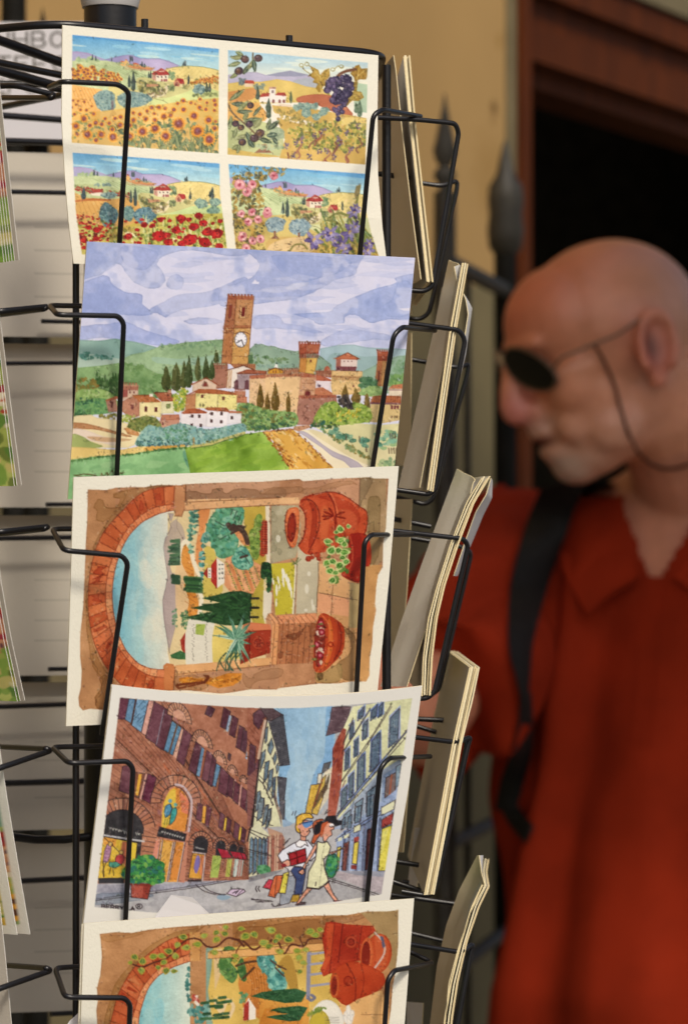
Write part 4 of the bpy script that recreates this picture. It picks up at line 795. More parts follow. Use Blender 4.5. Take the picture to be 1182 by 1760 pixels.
    for i in range(5):
        s.line([(490+i*55, 700+i*6), (570+i*48, 900)], 5, ('e0a878', 'c9804c')[i % 2], .8)
        for q in range(13): t = q/12; s.ell(510+i*55+t*75, 690+i*6+t*200, 8, 6, R.choice(['7d9a44', '93a84c', '64843c', '4f7040']), 0, .9, 7, wob=.3)
    s.fill([(640, 240), (820, 225), (820, 660), (780, 700), (700, 660), (680, 520), (650, 400)], 'c2a848', 1, wc=.08); s.fill([(700, 960), (800, 780), (810, 1180), (720, 1200), (700, 1100)], 'b0a03c', .95, wc=.08)
    s.dabs([(630, 400), (690, 560), (690, 640), (640, 560)], 20, ['a4a444', '8f9a40', 'b8ac4c'], 10, 22)
    def treeline(P, n, cols, r0, r1):
        for i in range(n):
            t = (i+R.random()*.6)/n; j = t*(len(P)-1); k = min(int(j), len(P)-2); f = j-k
            x = P[k][0]+(P[k+1][0]-P[k][0])*f; y = P[k][1]+(P[k+1][1]-P[k][1])*f
            for q in range(4): s.ell(x+R.uniform(-14, 14), y+R.uniform(-10, 10), R.uniform(r0, r1), R.uniform(r0, r1), R.choice(cols), 0, .9, 8, wob=.2)
            s.line([(x+4, y), (x+22, y+R.uniform(-4, 4))], 1.4, '2f4038', .8)
    TE = ['5f9a86', '78ac92', '4c8474', '8cb89c', '3f7868']
    treeline([(235, 270), (225, 380), (215, 480), (235, 640)], 9, TE, 9, 19); treeline([(270, 260), (260, 340), (255, 460)], 6, TE, 9, 17); treeline([(330, 470), (315, 600), (305, 740), (300, 850)], 7, ['5aa4a0', '4a9290', '78b4a8', '3f7f78'], 10, 20); treeline([(280, 1230), (290, 1320), (285, 1440)], 6, ['6cb0a4', '549a90', '8cc0ac', '4f8c70'], 11, 22)
    for k in range(13):
        y = 500+k*16; s.line([(130, y), (60+R.uniform(-14, 20), y+R.uniform(-6, 12))], 4.5, R.choice(['3f6648', '4c7452', '345a42']), .85)
    for k in range(6): y = 785+k*11; s.line([(130, y+6), (75+R.uniform(-6, 10), y)], 5, '33543c', .9)
    for k in range(9): y = 800+k*13; s.line([(300+R.uniform(-10, 10), y+8), (190+R.uniform(-14, 24), y)], 6, R.choice(['2f5a34', '3c6a3c', '264a2e']), .9)
    s.dabs([(80, 1060), (120, 1050), (110, 1190), (75, 1200)], 22, ['6f9270', '5c8464', '86a484'], 8, 15); s.dabs([(150, 1080), (200, 1060), (210, 1200), (160, 1210)], 26, ['5f8a5c', '789c6c', '4f7c58'], 9, 18)
    # olive trees
    s.bush([(430, 260), (560, 235), (640, 245), (635, 360), (560, 400), (600, 500), (580, 600), (520, 640), (440, 640), (400, 540), (350, 480), (350, 380)], '5f9c78', ['4c8a66', '70ac88', '8cb898', '3f7a5c', '5aa088', '7cb49c'], 150, 10, 28)
    s.bush([(560, 620), (600, 560), (650, 550), (700, 620), (720, 700), (660, 740), (580, 720), (545, 660)], '5fa28c', ['4c9080', '78b49c', '3f8070', '8cc0a8'], 60, 10, 24); s.bush([(310, 470), (350, 430), (380, 480), (350, 520), (315, 520)], '6caaa0', TE, 22, 9, 18)
    s.fill([(540, 400), (600, 390), (650, 440), (690, 510), (690, 550), (640, 540), (600, 490)], 'd9925c', .95)
    s.line([(520, 380), (560, 420), (610, 410), (650, 450), (675, 520)], 9, '4c3830', .95, sm=3); s.line([(545, 450), (580, 430)], 4, '4c3830'); s.line([(560, 380), (590, 400)], 5, '4c3830'); s.line([(600, 390), (650, 400)], 5, '4c3830')
    for a, b in (((500, 470), (450, 500)), ((490, 390), (420, 350)), ((560, 340), (590, 270)), ((600, 360), (620, 300)), ((540, 300), (560, 250)), ((660, 620), (620, 590)), ((660, 640), (690, 690))): s.line([a, b], 2, '34483c', .7)
    s.line([(620, 640), (670, 625)], 4, '4c3830')
    # villa lying on its side, barn
    s.fill([(385, 700), (430, 645), (490, 690), (490, 840), (430, 885), (385, 830)], 'e2dcd0', .95); s.fill([(385, 700), (428, 645), (432, 890), (385, 830)], 'b8352a', 1, edge=.1); s.fill([(322, 768), (358, 715), (358, 808)], 'a83226', 1, edge=.1); s.fill([(358, 722), (386, 722), (386, 802), (358, 802)], 'e4ddd0')
    for y in (740, 765, 785): s.fill([(366, y), (376, y), (376, y+9), (366, y+9)], '5a6a70')
    for y in (690, 725, 760, 800): s.fill([(446, y), (456, y), (456, y+14), (446, y+14)], '6f7470'); s.fill([(466, y), (482, y), (482, y+10), (466, y+10)], '7d7c74')
    s.fill([(175, 1240), (225, 1230), (225, 1350), (180, 1350)], 'e4dfd4'); s.fill([(140, 1300), (178, 1238), (184, 1350), (200, 1352), (216, 1350), (218, 1410), (190, 1430), (150, 1370)], 'a83428', 1, edge=.1); s.fill([(182, 1275), (210, 1272), (210, 1284), (182, 1284)], '54605c')
    s.fill([(60, 1415), (140, 1380), (215, 1420), (220, 1450), (120, 1450), (70, 1440)], '3f7044', 1, gr=.06, edge=.08)
    for xx in (232, 336):
        s.line([(xx+20, 1170), (xx, 1300), (xx+6, 1470)], 24, 'd8d4c4', 1, sm=3)
        for k in range(26): y = 1175+k*11.4; s.ell(xx+10+R.uniform(-9, 9), y, 5, 4, R.choice(['8a8478', 'a49c90', '706a60']), 0, .8, 7)
    s.fill([(265, 1170), (340, 1170), (325, 1260), (260, 1250)], '9cb04c', .95, wc=.06)
    # tall cypresses lying across
    def lying(x0, x1, y, w, c='28502c', d='17381f'):
        P = [(x1, y-w*.35), (x1-(x1-x0)*.2, y-w*.52), (x1-(x1-x0)*.45, y-w*.46), (x1-(x1-x0)*.75, y-w*.24), (x0, y), (x1-(x1-x0)*.7, y+w*.26), (x1-(x1-x0)*.4, y+w*.48), (x1-(x1-x0)*.15, y+w*.5), (x1, y+w*.3)]
        s.fill(P, c, 1, gr=.05, wc=.06, edge=.06, wob=1.)
        for k in range(12): xx = x0+(x1-x0)*R.uniform(.25, .95); s.line([(xx, y+R.uniform(-.3, .3)*w), (xx-R.uniform(30, 80), y+R.uniform(-.3, .3)*w)], 3, R.choice([d, '3c6a3a', '1f4426']), .7)
        s.line([(x1-6, y), (x1+55, y)], 4, '2c2a20')
    lying(315, 705, 965, 110); lying(225, 705, 1040, 105); lying(165, 700, 1115, 125)
    # low wall and garden strips
    s.fill([(815, 225), (850, 225), (855, 690), (830, 700), (825, 620)], 'dcd0b8', 1, wc=.04); s.fill([(800, 900), (870, 920), (860, 1080), (830, 1100), (810, 1160), (795, 1100)], 'd6ceba', 1, wc=.05)
    s.fill([(775, 345), (830, 345), (832, 600), (800, 635), (768, 620)], 'b34a2c', 1, edge=.1, wc=.05)
    for k in range(14): y = 360+k*19; s.line([(790, y), (828, y+2)], 2, '7c2418', .8)
    s.line([(805, 350), (800, 620)], 1.5, 'd07048', .7)
    s.bush([(735, 320), (770, 290), (790, 330), (770, 420), (770, 620), (730, 660), (700, 600), (690, 520), (690, 430), (720, 400)], '7f9a48', ['8fa850', '6c8a3c', 'a0b060', '587838'], 60, 10, 20)
    s.bush([(790, 680), (860, 690), (875, 760), (855, 900), (830, 910), (825, 800), (780, 800)], '1f4428', ['173820', '2c5a30', '3c6c38'], 50, 9, 18)
    H()
    s.fill([(75, 225), (290, 225), (310, 380), (290, 560), (270, 640), (70, 690)], 'aaa184', 1, wc=.08, edge=.06)
    for k in range(20): x, y = s.inside([(80, 230), (290, 230), (270, 640), (75, 680)], 1)[0]; s.ell(x, y, R.uniform(16, 34), R.uniform(14, 40), R.choice(['b8b094', '9c9478', 'c0b8a0', '8f8a70']), 0, .5, 9, wob=.2, edge=.12)
    s.fill([(285, 560), (330, 560), (455, 660), (440, 930), (435, 1080), (270, 1090), (280, 800)], 'bdb49a', 1, wc=.07)
    for x, y, w, h in ((358, 890, 16, 80), (375, 770, 14, 40), (410, 1040, 14, 50), (350, 1060, 14, 24), (130, 490, 20, 60), (400, 1000, 8, 60)): s.ell(x, y, w, h*.5, 'dcd8c8', 0, .7, 12)
    s.fill([(75, 690), (250, 680), (265, 740), (250, 1085), (110, 1100), (90, 900)], 'c2b638', 1, wc=.06)
    for x, y, w, h in ((172, 765, 14, 42), (195, 800, 10, 34), (215, 850, 15, 60), (132, 820, 9, 34), (118, 900, 10, 50), (170, 830, 9, 50), (235, 920, 8, 50), (115, 1000, 8, 36), (140, 880, 7, 30), (90, 830, 8, 30)): s.ell(x, y, w, h, 'e6e4da', R.uniform(-.2, .2), .95, 10, edge=.06)
    s.line([(270, 680), (262, 860), (248, 1085)], 3, 'd8d0b8'); s.line([(280, 700), (270, 900), (258, 1088)], 1.2, '6a6450', .7)
    for k in range(12): s.line([(270, 690), (230+R.uniform(0, 90), 640+R.uniform(0, 70))], 1.3, '5f7040', .8)
    s.line([(448, 680), (452, 820), (440, 930), (436, 1085)], 1.2, '4f4434', .8)
    # ledge posts and brick plinth
    F()
    s.fill([(-200, 238), (460, 226), (475, 262), (-60, 275), (-200, 282)], 'dfb383', 1, wc=.05)
    G()
    s.fill([(175, 205), (700, 180), (930, 165), (930, 215), (640, 232), (180, 265)], 'dcac7c', 1, wc=.05); s.line([(180, 200), (930, 165)], 1.2, '7a4a2c', .9); s.line([(180, 265), (640, 235), (930, 222)], 1.1, '7a4a2c', .8)
    s.fill([(85, 60), (185, 60), (180, 200), (165, 270), (150, 310), (100, 310), (85, 250)], 'c48d62', 1, wc=.06, edge=.06); s.line([(185, 60), (180, 195)], 2, '6a4028', .8); s.line([(90, 310), (150, 315), (170, 260)], 1.1, '7a4a2c', .8)
    s.fill([(60, 1490), (100, 1500), (860, 1435), (920, 1420), (900, 1490), (120, 1580), (60, 1570)], 'dba873', 1, wc=.05, edge=.05); s.line([(100, 1570), (880, 1495)], 1.1, '7a4a2c', .8)
    s.fill([(5, 1500), (30, 1480), (85, 1490), (98, 1530), (80, 1700), (0, 1690)], 'cc8450', 1, wc=.07, edge=.07); s.line([(98, 1520), (85, 1700)], 1.4, '6a4028', .8)
    H()
    s.fill([(50, 1090), (80, 1085), (140, 1160), (120, 1480), (90, 1490), (70, 1470), (85, 1180)], 'dda273', 1, wc=.04, edge=.05); s.fill([(85, 1180), (138, 1160), (120, 1490), (80, 1490)], 'd99c68', 1)
    s.line([(50, 1090), (105, 1165), (82, 1490)], 1.1, '7a4a2c', .8); s.line([(80, 1085), (140, 1160), (118, 1490)], 1.1, '7a4a2c', .8)
    s.fill([(110, 1100), (260, 1100), (430, 1085), (445, 1130), (400, 1160), (150, 1170)], 'd99468', 1, wc=.05)
    s.fill([(138, 1170), (400, 1160), (440, 1160), (415, 1300), (420, 1450), (360, 1480), (120, 1490)], 'b5764e', 1, wc=.1, edge=.04)
    for i in range(7): x = 150+i*45; s.line([(x-25, 1105), (x+25, 1165)], 1, '8a4f30', .7); s.line([(x+20, 1165), (x-5, 1485)], 1.1, '6f4028', .8)
    for k in range(16): x = 150+R.randrange(6)*45; y = R.uniform(1180, 1460); s.line([(x, y), (x+40, y-2)], 1, '6f4028', .7)
    stain(s, [(190, 1260), (300, 1230), (350, 1190), (300, 1270), (240, 1300)], '7c4428', .6); stain(s, [(130, 1400), (170, 1390), (160, 1440), (130, 1440)], '7c4428', .5); stain(s, [(380, 1170), (430, 1180), (410, 1300), (380, 1290)], '8a5030', .5)
    # corn sheaf
    G()
    s.fill([(130, 1600), (200, 1590), (310, 1610), (400, 1600), (520, 1560), (630, 1560), (620, 1610), (560, 1660), (440, 1680), (330, 1640), (180, 1650), (130, 1630)], 'c9822c', 1, wc=.08, gr=.04)
    for k in range(50): x = R.uniform(130, 590); s.line([(x, 1620+R.uniform(-22, 22)), (x+R.uniform(20, 50), 1615+R.uniform(-26, 26))], 1.6, R.choice(['e0a23c', 'a8641c', 'd8922c', '8f5418', 'e8b450']), .8)
    s.line([(110, 1660), (140, 1650), (250, 1640), (330, 1630)], 4, '7a3c1c'); s.line([(115, 1670), (130, 1680), (230, 1660), (310, 1640)], 3, '7a3c1c')
    for q in range(4): s.line([(310+q*8, 1640), (350+q*6, 1600), (330+q*10, 1580)], 2.4, '6f3418', .9, sm=3)
    # urns
    H()
    TC = ['c4552c', 'b2401f', 'd0683c', '9c2f16']
    s.fill([(300, 230), (310, 180), (360, 150), (440, 140), (520, 118), (600, 125), (700, 170), (780, 235), (830, 270), (838, 380), (810, 470), (680, 470), (620, 540), (540, 590), (480, 600), (380, 620), (330, 600), (290, 545), (320, 500), (340, 420), (340, 300)], 'bf4f2a', 1, sm=2, wc=.1, gr=.03, edge=.12)
    s.fill([(440, 160), (560, 150), (680, 190), (760, 260), (780, 360), (700, 420), (640, 320), (560, 200)], 'a8381c', .6, sm=3, wc=.1, edge=.1); s.fill([(380, 200), (430, 240), (440, 380), (420, 520), (370, 560), (390, 420), (400, 300)], '9c3016', .65, sm=3, edge=.1); s.fill([(470, 250), (520, 230), (540, 330), (520, 480), (470, 540), (460, 400)], 'cf6a3c', .7, sm=3, edge=.08); s.fill([(600, 260), (700, 260), (760, 330), (740, 440), (640, 440), (590, 360)], 'c9603a', .7, sm=3, edge=.1)
    s.line([(320, 180), (400, 190), (455, 280), (450, 420), (400, 540), (370, 600)], 2, '7a2010', .85, sm=4); s.line([(520, 120), (570, 210), (590, 320), (580, 420)], 2.2, '7a2010', .8, sm=4); s.line([(545, 125), (590, 220), (605, 320)], 1.4, 'e08a5c', .7, sm=4); s.line([(300, 230), (340, 280), (350, 380), (330, 480), (290, 545)], 2, '7a2010', .8, sm=4)
    s.line([(360, 150), (520, 118), (640, 140), (780, 235), (835, 280), (838, 380), (812, 465)], 1.3, '6a1c10', .8, sm=4)
    s.fill([(205, 260), (250, 240), (290, 250), (300, 340), (290, 460), (270, 545), (230, 560), (200, 500), (185, 400), (190, 310)], 'd57444', 1, sm=3, edge=.1, wc=.05)
    s.ell(240, 400, 38, 118, '8a2414', .06, 1, 20, edge=.06, wc=.06); s.ell(234, 410, 22, 90, 'a8381c', .06, .7, 16); s.line([(262, 300), (278, 400), (255, 510)], 1.4, 'f0b080', .5, sm=4)
    s.line([(205, 262), (188, 320), (186, 400), (202, 505), (232, 560)], 1.2, '6a1c10', .8, sm=4)
    for x, y, r in ((370, 650, 26), (400, 640, 20), (440, 620, 26), (455, 650, 20), (390, 605, 18), (350, 165, 16), (320, 190, 14), (385, 148, 12), (405, 140, 10)): s.ell(x, y, r, r*.9, R.choice(['b8482a', 'a83c20']), 0, 1, 12, edge=.14, wob=.1)
    for a in (-2.6, -2.0, 2.7, .3, -.5, 1.4, 3.1): s.fill([(575, 310), (575+70*math.cos(a-.18), 310+52*math.sin(a-.18)), (575+100*math.cos(a), 310+70*math.sin(a)), (575+70*math.cos(a+.18), 310+52*math.sin(a+.18))], '9c3418', .85, sm=3, edge=.18)
    s.fill([(690, 470), (740, 450), (820, 450), (860, 520), (870, 640), (850, 710), (790, 720), (785, 830), (740, 838), (640, 790), (640, 750), (690, 640)], 'ab2f18', 1, sm=2, wc=.08, edge=.1)
    s.fill([(710, 470), (790, 460), (790, 700), (720, 760), (700, 640)], '981f10', .7, sm=3); s.line([(700, 470), (720, 560), (715, 690), (650, 780)], 2, 'd8704c', .6, sm=4); s.fill([(820, 450), (865, 540), (868, 660), (845, 712), (830, 600)], 'c2401f', .8, sm=3)
    s.ell(718, 775, 22, 20, 'a83018', 0, 1, 12, edge=.18); s.ell(715, 775, 9, 9, '6a1410'); s.line([(660, 785), (740, 836), (785, 828)], 1.4, '6a1810', .8)
    s.dabs([(500, 480), (690, 460), (700, 720), (580, 860), (500, 740)], 26, ['4f7a34', '6a9444'], 16, 26)
    for x, y, r in ((625, 420, 44), (590, 440, 28), (690, 395, 26), (520, 512, 42), (622, 505, 44), (655, 540, 36), (550, 590, 52), (650, 600, 50), (610, 580, 40), (520, 680, 44), (560, 670, 42), (620, 700, 50), (672, 670, 40), (540, 745, 46), (590, 760, 36), (560, 826, 44), (640, 640, 34)): spiral_leaf(s, x, y, r, ['4f8c34', '5f9a3c', '417a2c', '6ca648'], 'cfd894')
    # square pot with agave
    s.fill([(-10, 1180), (70, 1170), (78, 1230), (0, 1250)], 'd0805c', 1)
    G()
    s.fill([(640, 1175), (700, 1155), (840, 1170), (860, 1220), (680, 1225), (620, 1260)], 'cf7c54', 1, wc=.05, edge=.07); s.fill([(680, 1225), (862, 1215), (852, 1400), (690, 1450), (690, 1460), (615, 1490), (612, 1290)], 'a23820', 1, wc=.08, edge=.1); s.fill([(620, 1260), (690, 1225), (690, 1440), (620, 1485)], '8c2814', .8)
    s.line([(690, 1225), (690, 1440)], 1.6, '5f1810', .8); s.ell(758, 1320, 54, 58, 'b04a30', 0, .9, 16, edge=.2); s.ell(758, 1320, 34, 36, '983420', 0, .9, 14, edge=.2); s.dabs([(735, 1295), (785, 1295), (785, 1345), (735, 1345)], 9, ['b8583c', '7c2418'], 6, 11)
    for a in [(-2.9+i*.24) for i in range(22)]:
        L = R.uniform(150, 230) if not (-.3 < a < .9) else R.uniform(70, 130)
        cx, cy = 585, 1290; bend = R.uniform(-.25, .25)
        P = []
        for t, w in ((0, 12), (.35, 15), (.7, 9), (1, 0)):
            aa = a+bend*t; P.append((cx+L*t*math.cos(aa), cy+L*t*math.sin(aa), w, aa))
        s.fill([(x-w*math.sin(q), y+w*math.cos(q)) for x, y, w, q in P]+[(x+w*math.sin(q), y-w*math.cos(q)) for x, y, w, q in P[::-1]], R.choice(['8fbaa0', 'a8ccb4', '6a9c84', 'c0dcc8', '4f8470', '78ac90']), 1, edge=.16)
        s.line([(x, y) for x, y, w, q in P], 1.2, '2f5c4c', .7)
    for k in range(8): x = 420+R.uniform(0, 160); s.line([(x+60, 1400), (x+10, 1460), (x+R.uniform(-20, 60), 1540)], 2.2, '3c5c48', .85, sm=3)
    # bowl
    H()
    s.fill([(470, 1088), (520, 1092), (600, 1140), (650, 1190), (660, 1290), (640, 1400), (560, 1490), (490, 1550), (440, 1555), (410, 1520), (412, 1400), (420, 1260), (440, 1150)], 'b84822', 1, sm=2, wc=.08, edge=.1)
    s.fill([(530, 1110), (560, 1200), (560, 1380), (500, 1530), (520, 1400), (530, 1250)], 'd8782f', .7, sm=3); s.fill([(600, 1150), (640, 1230), (630, 1380), (570, 1460), (600, 1320)], '9c3016', .7, sm=3)
    s.line([(470, 1090), (535, 1180), (540, 1330), (500, 1480), (440, 1555)], 2.4, 'd87848', .7, sm=4); s.line([(600, 1145), (630, 1240), (625, 1360), (570, 1470)], 1.6, '6a1810', .7, sm=4)
    s.ell(460, 1315, 44, 200, '8c3020', .06, 1, 24, edge=.1)
    for k in range(26): s.ell(462+R.uniform(-22, 26), 1315+R.uniform(-170, 180), R.uniform(10, 20), R.uniform(12, 24), R.choice(['c8a08c', 'dcc8b4', 'b03c44', '9c2430', 'e0d0bc', '7c4438']), 0, .9, 9, wob=.2, edge=.12)
    for x, y in ((475, 1235), (440, 1335), (470, 1160), (465, 1420)): s.ell(x, y, 26, 28, 'a82c3c', 0, 1, 12, edge=.2); s.ell(x, y, 12, 12, 'd88a90', 0, .8)
    for x, y in ((380, 1345), (390, 1450), (440, 1170)): s.fill([(x, y), (x+40, y-12), (x+50, y+4), (x+20, y+10)], '6f7a3c', .95)
    s.ell(548, 1332, 24, 24, 'c04c24', 0, 1, 14, edge=.25); s.ell(546, 1332, 10, 10, 'd87040')
    # arch over everything
    E()
    arch_ring(s, [(845, 128), (740, 140), (660, 180), (590, 250), (510, 340), (470, 420), (440, 530), (428, 640), (432, 760), (455, 880), (500, 980), (560, 1060), (640, 1120), (795, 1130)],
              [(840, 215), (740, 235), (660, 290), (600, 360), (560, 440), (525, 540), (512, 640), (518, 740), (545, 850), (590, 930), (650, 1000), (720, 1042), (793, 1055)],
              [(840, 245), (770, 262), (690, 302), (630, 362), (590, 432), (560, 522), (545, 622), (548, 722), (570, 830), (610, 920), (670, 985), (730, 1010), (795, 1016)], 27)
    s.clip()
    return s

def art_vine_arch():
    s = Sheet(115, 1530, 735, 2010, 'e5e2d3', 47)
    R = s.r
    K = lambda: s.view(0, 1520, 2.814)
    L = lambda: s.view(400, 1520, 3.283)
    px = lambda k, vx, vy, P: [(vx+x/k, vy+y/k) for x, y in P]
    border = px(2.814, 0, 1520, [(484, 240), (560, 232), (640, 235), (720, 220), (850, 208), (980, 196), (1120, 186)])+px(3.283, 400, 1520, [(0, 212), (180, 195), (420, 178), (640, 176), (760, 152), (870, 153), (932, 146), (930, 250), (935, 330), (925, 420), (915, 500), (900, 580), (890, 700), (880, 788), (870, 1100), (850, 1400)])+px(2.814, 0, 1520, [(1000, 1250), (700, 1290), (470, 1310), (470, 1000), (474, 700), (466, 610), (474, 560), (470, 500), (484, 440), (494, 350), (488, 270)])
    s.view(0, 0, 1); s.fill(border, 'b78659', 1, wc=.1, gr=.02, edge=.16, wob=.7); s.clip(border)
    K()
    stain(s, [(640, 380), (720, 300), (850, 230), (960, 210), (1000, 200), (900, 260), (760, 330), (660, 420), (600, 500), (560, 560), (540, 700), (500, 700), (530, 560), (570, 460)], 'a0733f', .65)
    stain(s, [(490, 250), (560, 245), (700, 235), (620, 260), (520, 280)], 'ab7d4c', .5)
    s.line([(560, 540), (540, 600), (528, 675)], 1.2, '7a4a24', .6)
    L()
    s.fill([(0, 220), (300, 195), (560, 185), (520, 330), (300, 350), (0, 370)], 'a2713f', .8, wc=.08); stain(s, [(30, 250), (200, 230), (330, 210), (500, 200), (520, 300), (330, 300), (200, 330), (40, 340)], '8f5f34', .55)
    stain(s, [(480, 215), (560, 185), (680, 178), (760, 160), (720, 200), (560, 230)], '8a6040', .5)
    s.fill([(720, 160), (935, 145), (930, 420), (890, 560), (880, 420), (800, 240)], 'a48a5e', .95, wc=.07); s.line([(900, 280), (930, 275)], 1, '5a4428', .7)
    s.fill([(560, 660), (840, 600), (880, 700), (870, 1400), (500, 1400)], 'dfb074', 1, wc=.06); s.line([(725, 735), (870, 735)], 1.1, '8a5a34', .7); s.line([(835, 600), (830, 800)], 1, '8a5a34', .5)
    K()
    sky = [(920, 372), (840, 400), (770, 440), (720, 500), (690, 580), (670, 660), (660, 800), (700, 1150), (960, 1200), (920, 700)]
    s.grad(sky, '7cbcc4', 'dcdcc8', 0, wc=.05, gr=.02)
    for k in range(30): s.ell(R.uniform(690, 790), R.uniform(470, 900), R.uniform(14, 34), R.uniform(30, 80), R.choice(['7cbcc8', '8cc4cc', 'a8ccc8']), 0, .3, 12)
    L()
    s.fill([(-140, 360), (540, 330), (600, 660), (640, 1300), (-140, 1300)], 'd2b25c', 1, wc=.08)
    s.fill([(-150, 360), (-110, 350), (-120, 480), (-140, 600), (-110, 800), (-150, 900)], '8aa898', 1, wc=.06, edge=.06); s.fill([(-110, 370), (-60, 360), (-60, 480), (-100, 600)], 'd8bc8c', .95)
    s.fill([(60, 420), (140, 390), (250, 560), (200, 620), (150, 760), (60, 700), (30, 560)], 'c9843c', 1, wc=.07)
    for i in range(9): s.line([(70+i*20, 430+i*12), (110+i*14, 560+i*10), (100+i*8, 700)], 2, 'a05c24', .6, sm=3)
    s.fill([(150, 640), (430, 620), (430, 860), (150, 860)], 'd0923f', .9, wc=.08); s.fill([(180, 700), (420, 690), (380, 800), (140, 1200), (0, 1200)], 'c8802f', .7, wc=.1)
    s.fill([(300, 400), (340, 430), (370, 590), (330, 600), (300, 540), (250, 470)], 'b08a3c', .9, sm=3)
    s.bush([(-60, 380), (-30, 350), (10, 360), (20, 420), (-10, 440), (30, 500), (0, 560), (-50, 520), (-80, 460)], '5f8a4c', ['4c7a40', '74994c', '3f6a3c', '86a860'], 40, 9, 18); s.bush([(30, 440), (60, 420), (80, 520), (60, 550), (30, 500)], '4f7a44', ['3f6a38', '5f8a4c'], 16, 8, 15)
    for p in ([(0, 420), (60, 400), (160, 395)], [(20, 460), (80, 440), (170, 430)], [(60, 530), (120, 470)]): s.line(p, 4, '5a3a24', .9, sm=3)
    s.bush([(140, 410), (180, 395), (230, 400), (240, 460), (290, 510), (305, 580), (240, 610), (200, 560), (190, 510), (145, 460)], '5fa29c', ['4c928c', '78b4a8', '8cc4b4', '3f7f7c'], 70, 9, 20)
    for a, b in (((215, 430), (270, 470)), ((260, 460), (300, 480)), ((240, 470), (290, 520))): s.line([a, b], 2.6, '5a3c30', .9)
    def lying(x0, x1, y, w):
        P = [(x1, y-w*.3), (x1-(x1-x0)*.2, y-w*.5), (x1-(x1-x0)*.5, y-w*.46), (x1-(x1-x0)*.8, y-w*.25), (x0, y), (x1-(x1-x0)*.7, y+w*.24), (x1-(x1-x0)*.4, y+w*.48), (x1-(x1-x0)*.1, y+w*.45)]
        s.fill(P, '2c5a38', 1, gr=.05, wc=.06, wob=1.)
        for k in range(10): xx = x0+(x1-x0)*R.uniform(.25, .95); s.line([(xx, y+R.uniform(-.3, .3)*w), (xx-R.uniform(20, 50), y+R.uniform(-.3, .3)*w)], 2.4, R.choice(['1c4028', '447048']), .7)
    lying(100, 420, 630, 80); lying(210, 420, 710, 50); lying(190, 400, 750, 44); lying(120, 400, 830, 60)
    s.fill([(60, 700), (90, 640), (130, 700), (130, 760), (60, 770)], 'e4dcd0'); s.fill([(65, 680), (92, 655), (90, 765), (60, 770)], 'a8342a'); s.dabs([(40, 610), (90, 620), (70, 680), (40, 660)], 16, ['4f8a5c', '6aa078'], 8, 14)
    K(); s.dabs([(905, 590), (1000, 580), (1000, 670), (905, 660)], 40, ['4c8a84', '609a90', '3f7a78', '78aaa0'], 9, 18); s.dabs([(930, 540), (960, 535), (960, 600)], 10, ['b8483c', 'e0d8cc'], 8, 13); s.line([(1040, 560), (1070, 620), (1100, 560), (1130, 590), (1110, 640)], 6, 'e0c8a0', .9, sm=3)
    for k in range(16): x = R.uniform(1000, 1120); y = R.uniform(540, 650); s.line([(x, y), (x-30, y+3)], 5, R.choice(['35603c', '447048', '2c5434']), .9)
    s.dabs([(900, 430), (915, 380), (920, 560), (905, 570)], 20, ['3f7a74', '548c84'], 7, 12)
    L()
    s.line([(430, 380), (425, 640)], 7, '8c8ca0'); s.line([(445, 625), (462, 640), (440, 655), (425, 635)], 5, '77778c', sm=3)
    for y in (388, 446, 504, 568): s.line([(438, y+6), (545, y-8)], 4, '9a9aac')
    s.ell(530, 800, 100, 150, 'e0dcd0', 0, 1, 24, wc=.05, edge=.12); s.ell(490, 800, 60, 90, 'c4b040', 0, 1, 20, edge=.14)
    for k in range(12): s.line([(520, 750+k*10), (600, 750+k*10)], .9, '6a6860', .6)
    s.dabs([(420, 740), (470, 700), (540, 690), (480, 720)], 26, ['6f8a3c', '8f9a44'], 7, 13)
    for q in range(7): s.ell(650+R.uniform(-20, 50), 720+R.uniform(-20, 60), R.uniform(10, 22), R.uniform(20, 34), 'e8e4dc', R.uniform(-.4, .4), .9, 12, edge=.2)
    s.fill([(-140, 385), (520, 330), (520, 372), (200, 400), (-140, 420)], 'dba868', 1, wc=.05); s.line([(-140, 382), (520, 330)], 1.1, '6a4020', .8); s.line([(-140, 420), (200, 400), (520, 372)], 1, '6a4020', .6)
    # terracotta pots
    s.fill([(525, 215), (560, 210), (640, 225), (790, 235), (805, 265), (760, 300), (720, 430), (640, 440), (560, 500), (510, 520), (495, 480), (520, 420), (505, 300)], 'b23c20', 1, wc=.08, gr=.03, edge=.12)
    s.fill([(530, 220), (575, 225), (560, 400), (515, 500), (500, 480), (530, 380)], 'c9572f', .9, wc=.05); s.fill([(620, 230), (720, 240), (690, 420), (600, 430)], 'a2301a', .7, wc=.06)
    s.line([(620, 222), (595, 440)], 2, '6f180e', .8); s.line([(575, 215), (545, 500)], 1.6, '7c2010', .8); s.line([(728, 235), (700, 425)], 1.6, '6f180e', .7)
    s.ell(667, 325, 38, 40, 'b44a2c', 0, .9, 16, edge=.25); s.ell(667, 325, 22, 22, '98301c', 0, .9, 12, edge=.2)
    s.ell(820, 390, 76, 112, 'bf5028', .12, 1, 24, wc=.08, edge=.12); s.ell(755, 400, 38, 100, 'd06a3c', .05, 1, 22, edge=.12); s.ell(750, 402, 25, 82, '8c2814', .05, 1, 20, wc=.06); s.fill([(800, 300), (850, 290), (880, 360), (860, 460), (820, 480)], 'cf6c40', .5, sm=3)
    s.line([(800, 272), (850, 330), (850, 400), (770, 510)], 3.5, 'c8b8b0', .9, sm=4); s.fill([(830, 290), (848, 296), (860, 350), (846, 362)], '5f5c74')
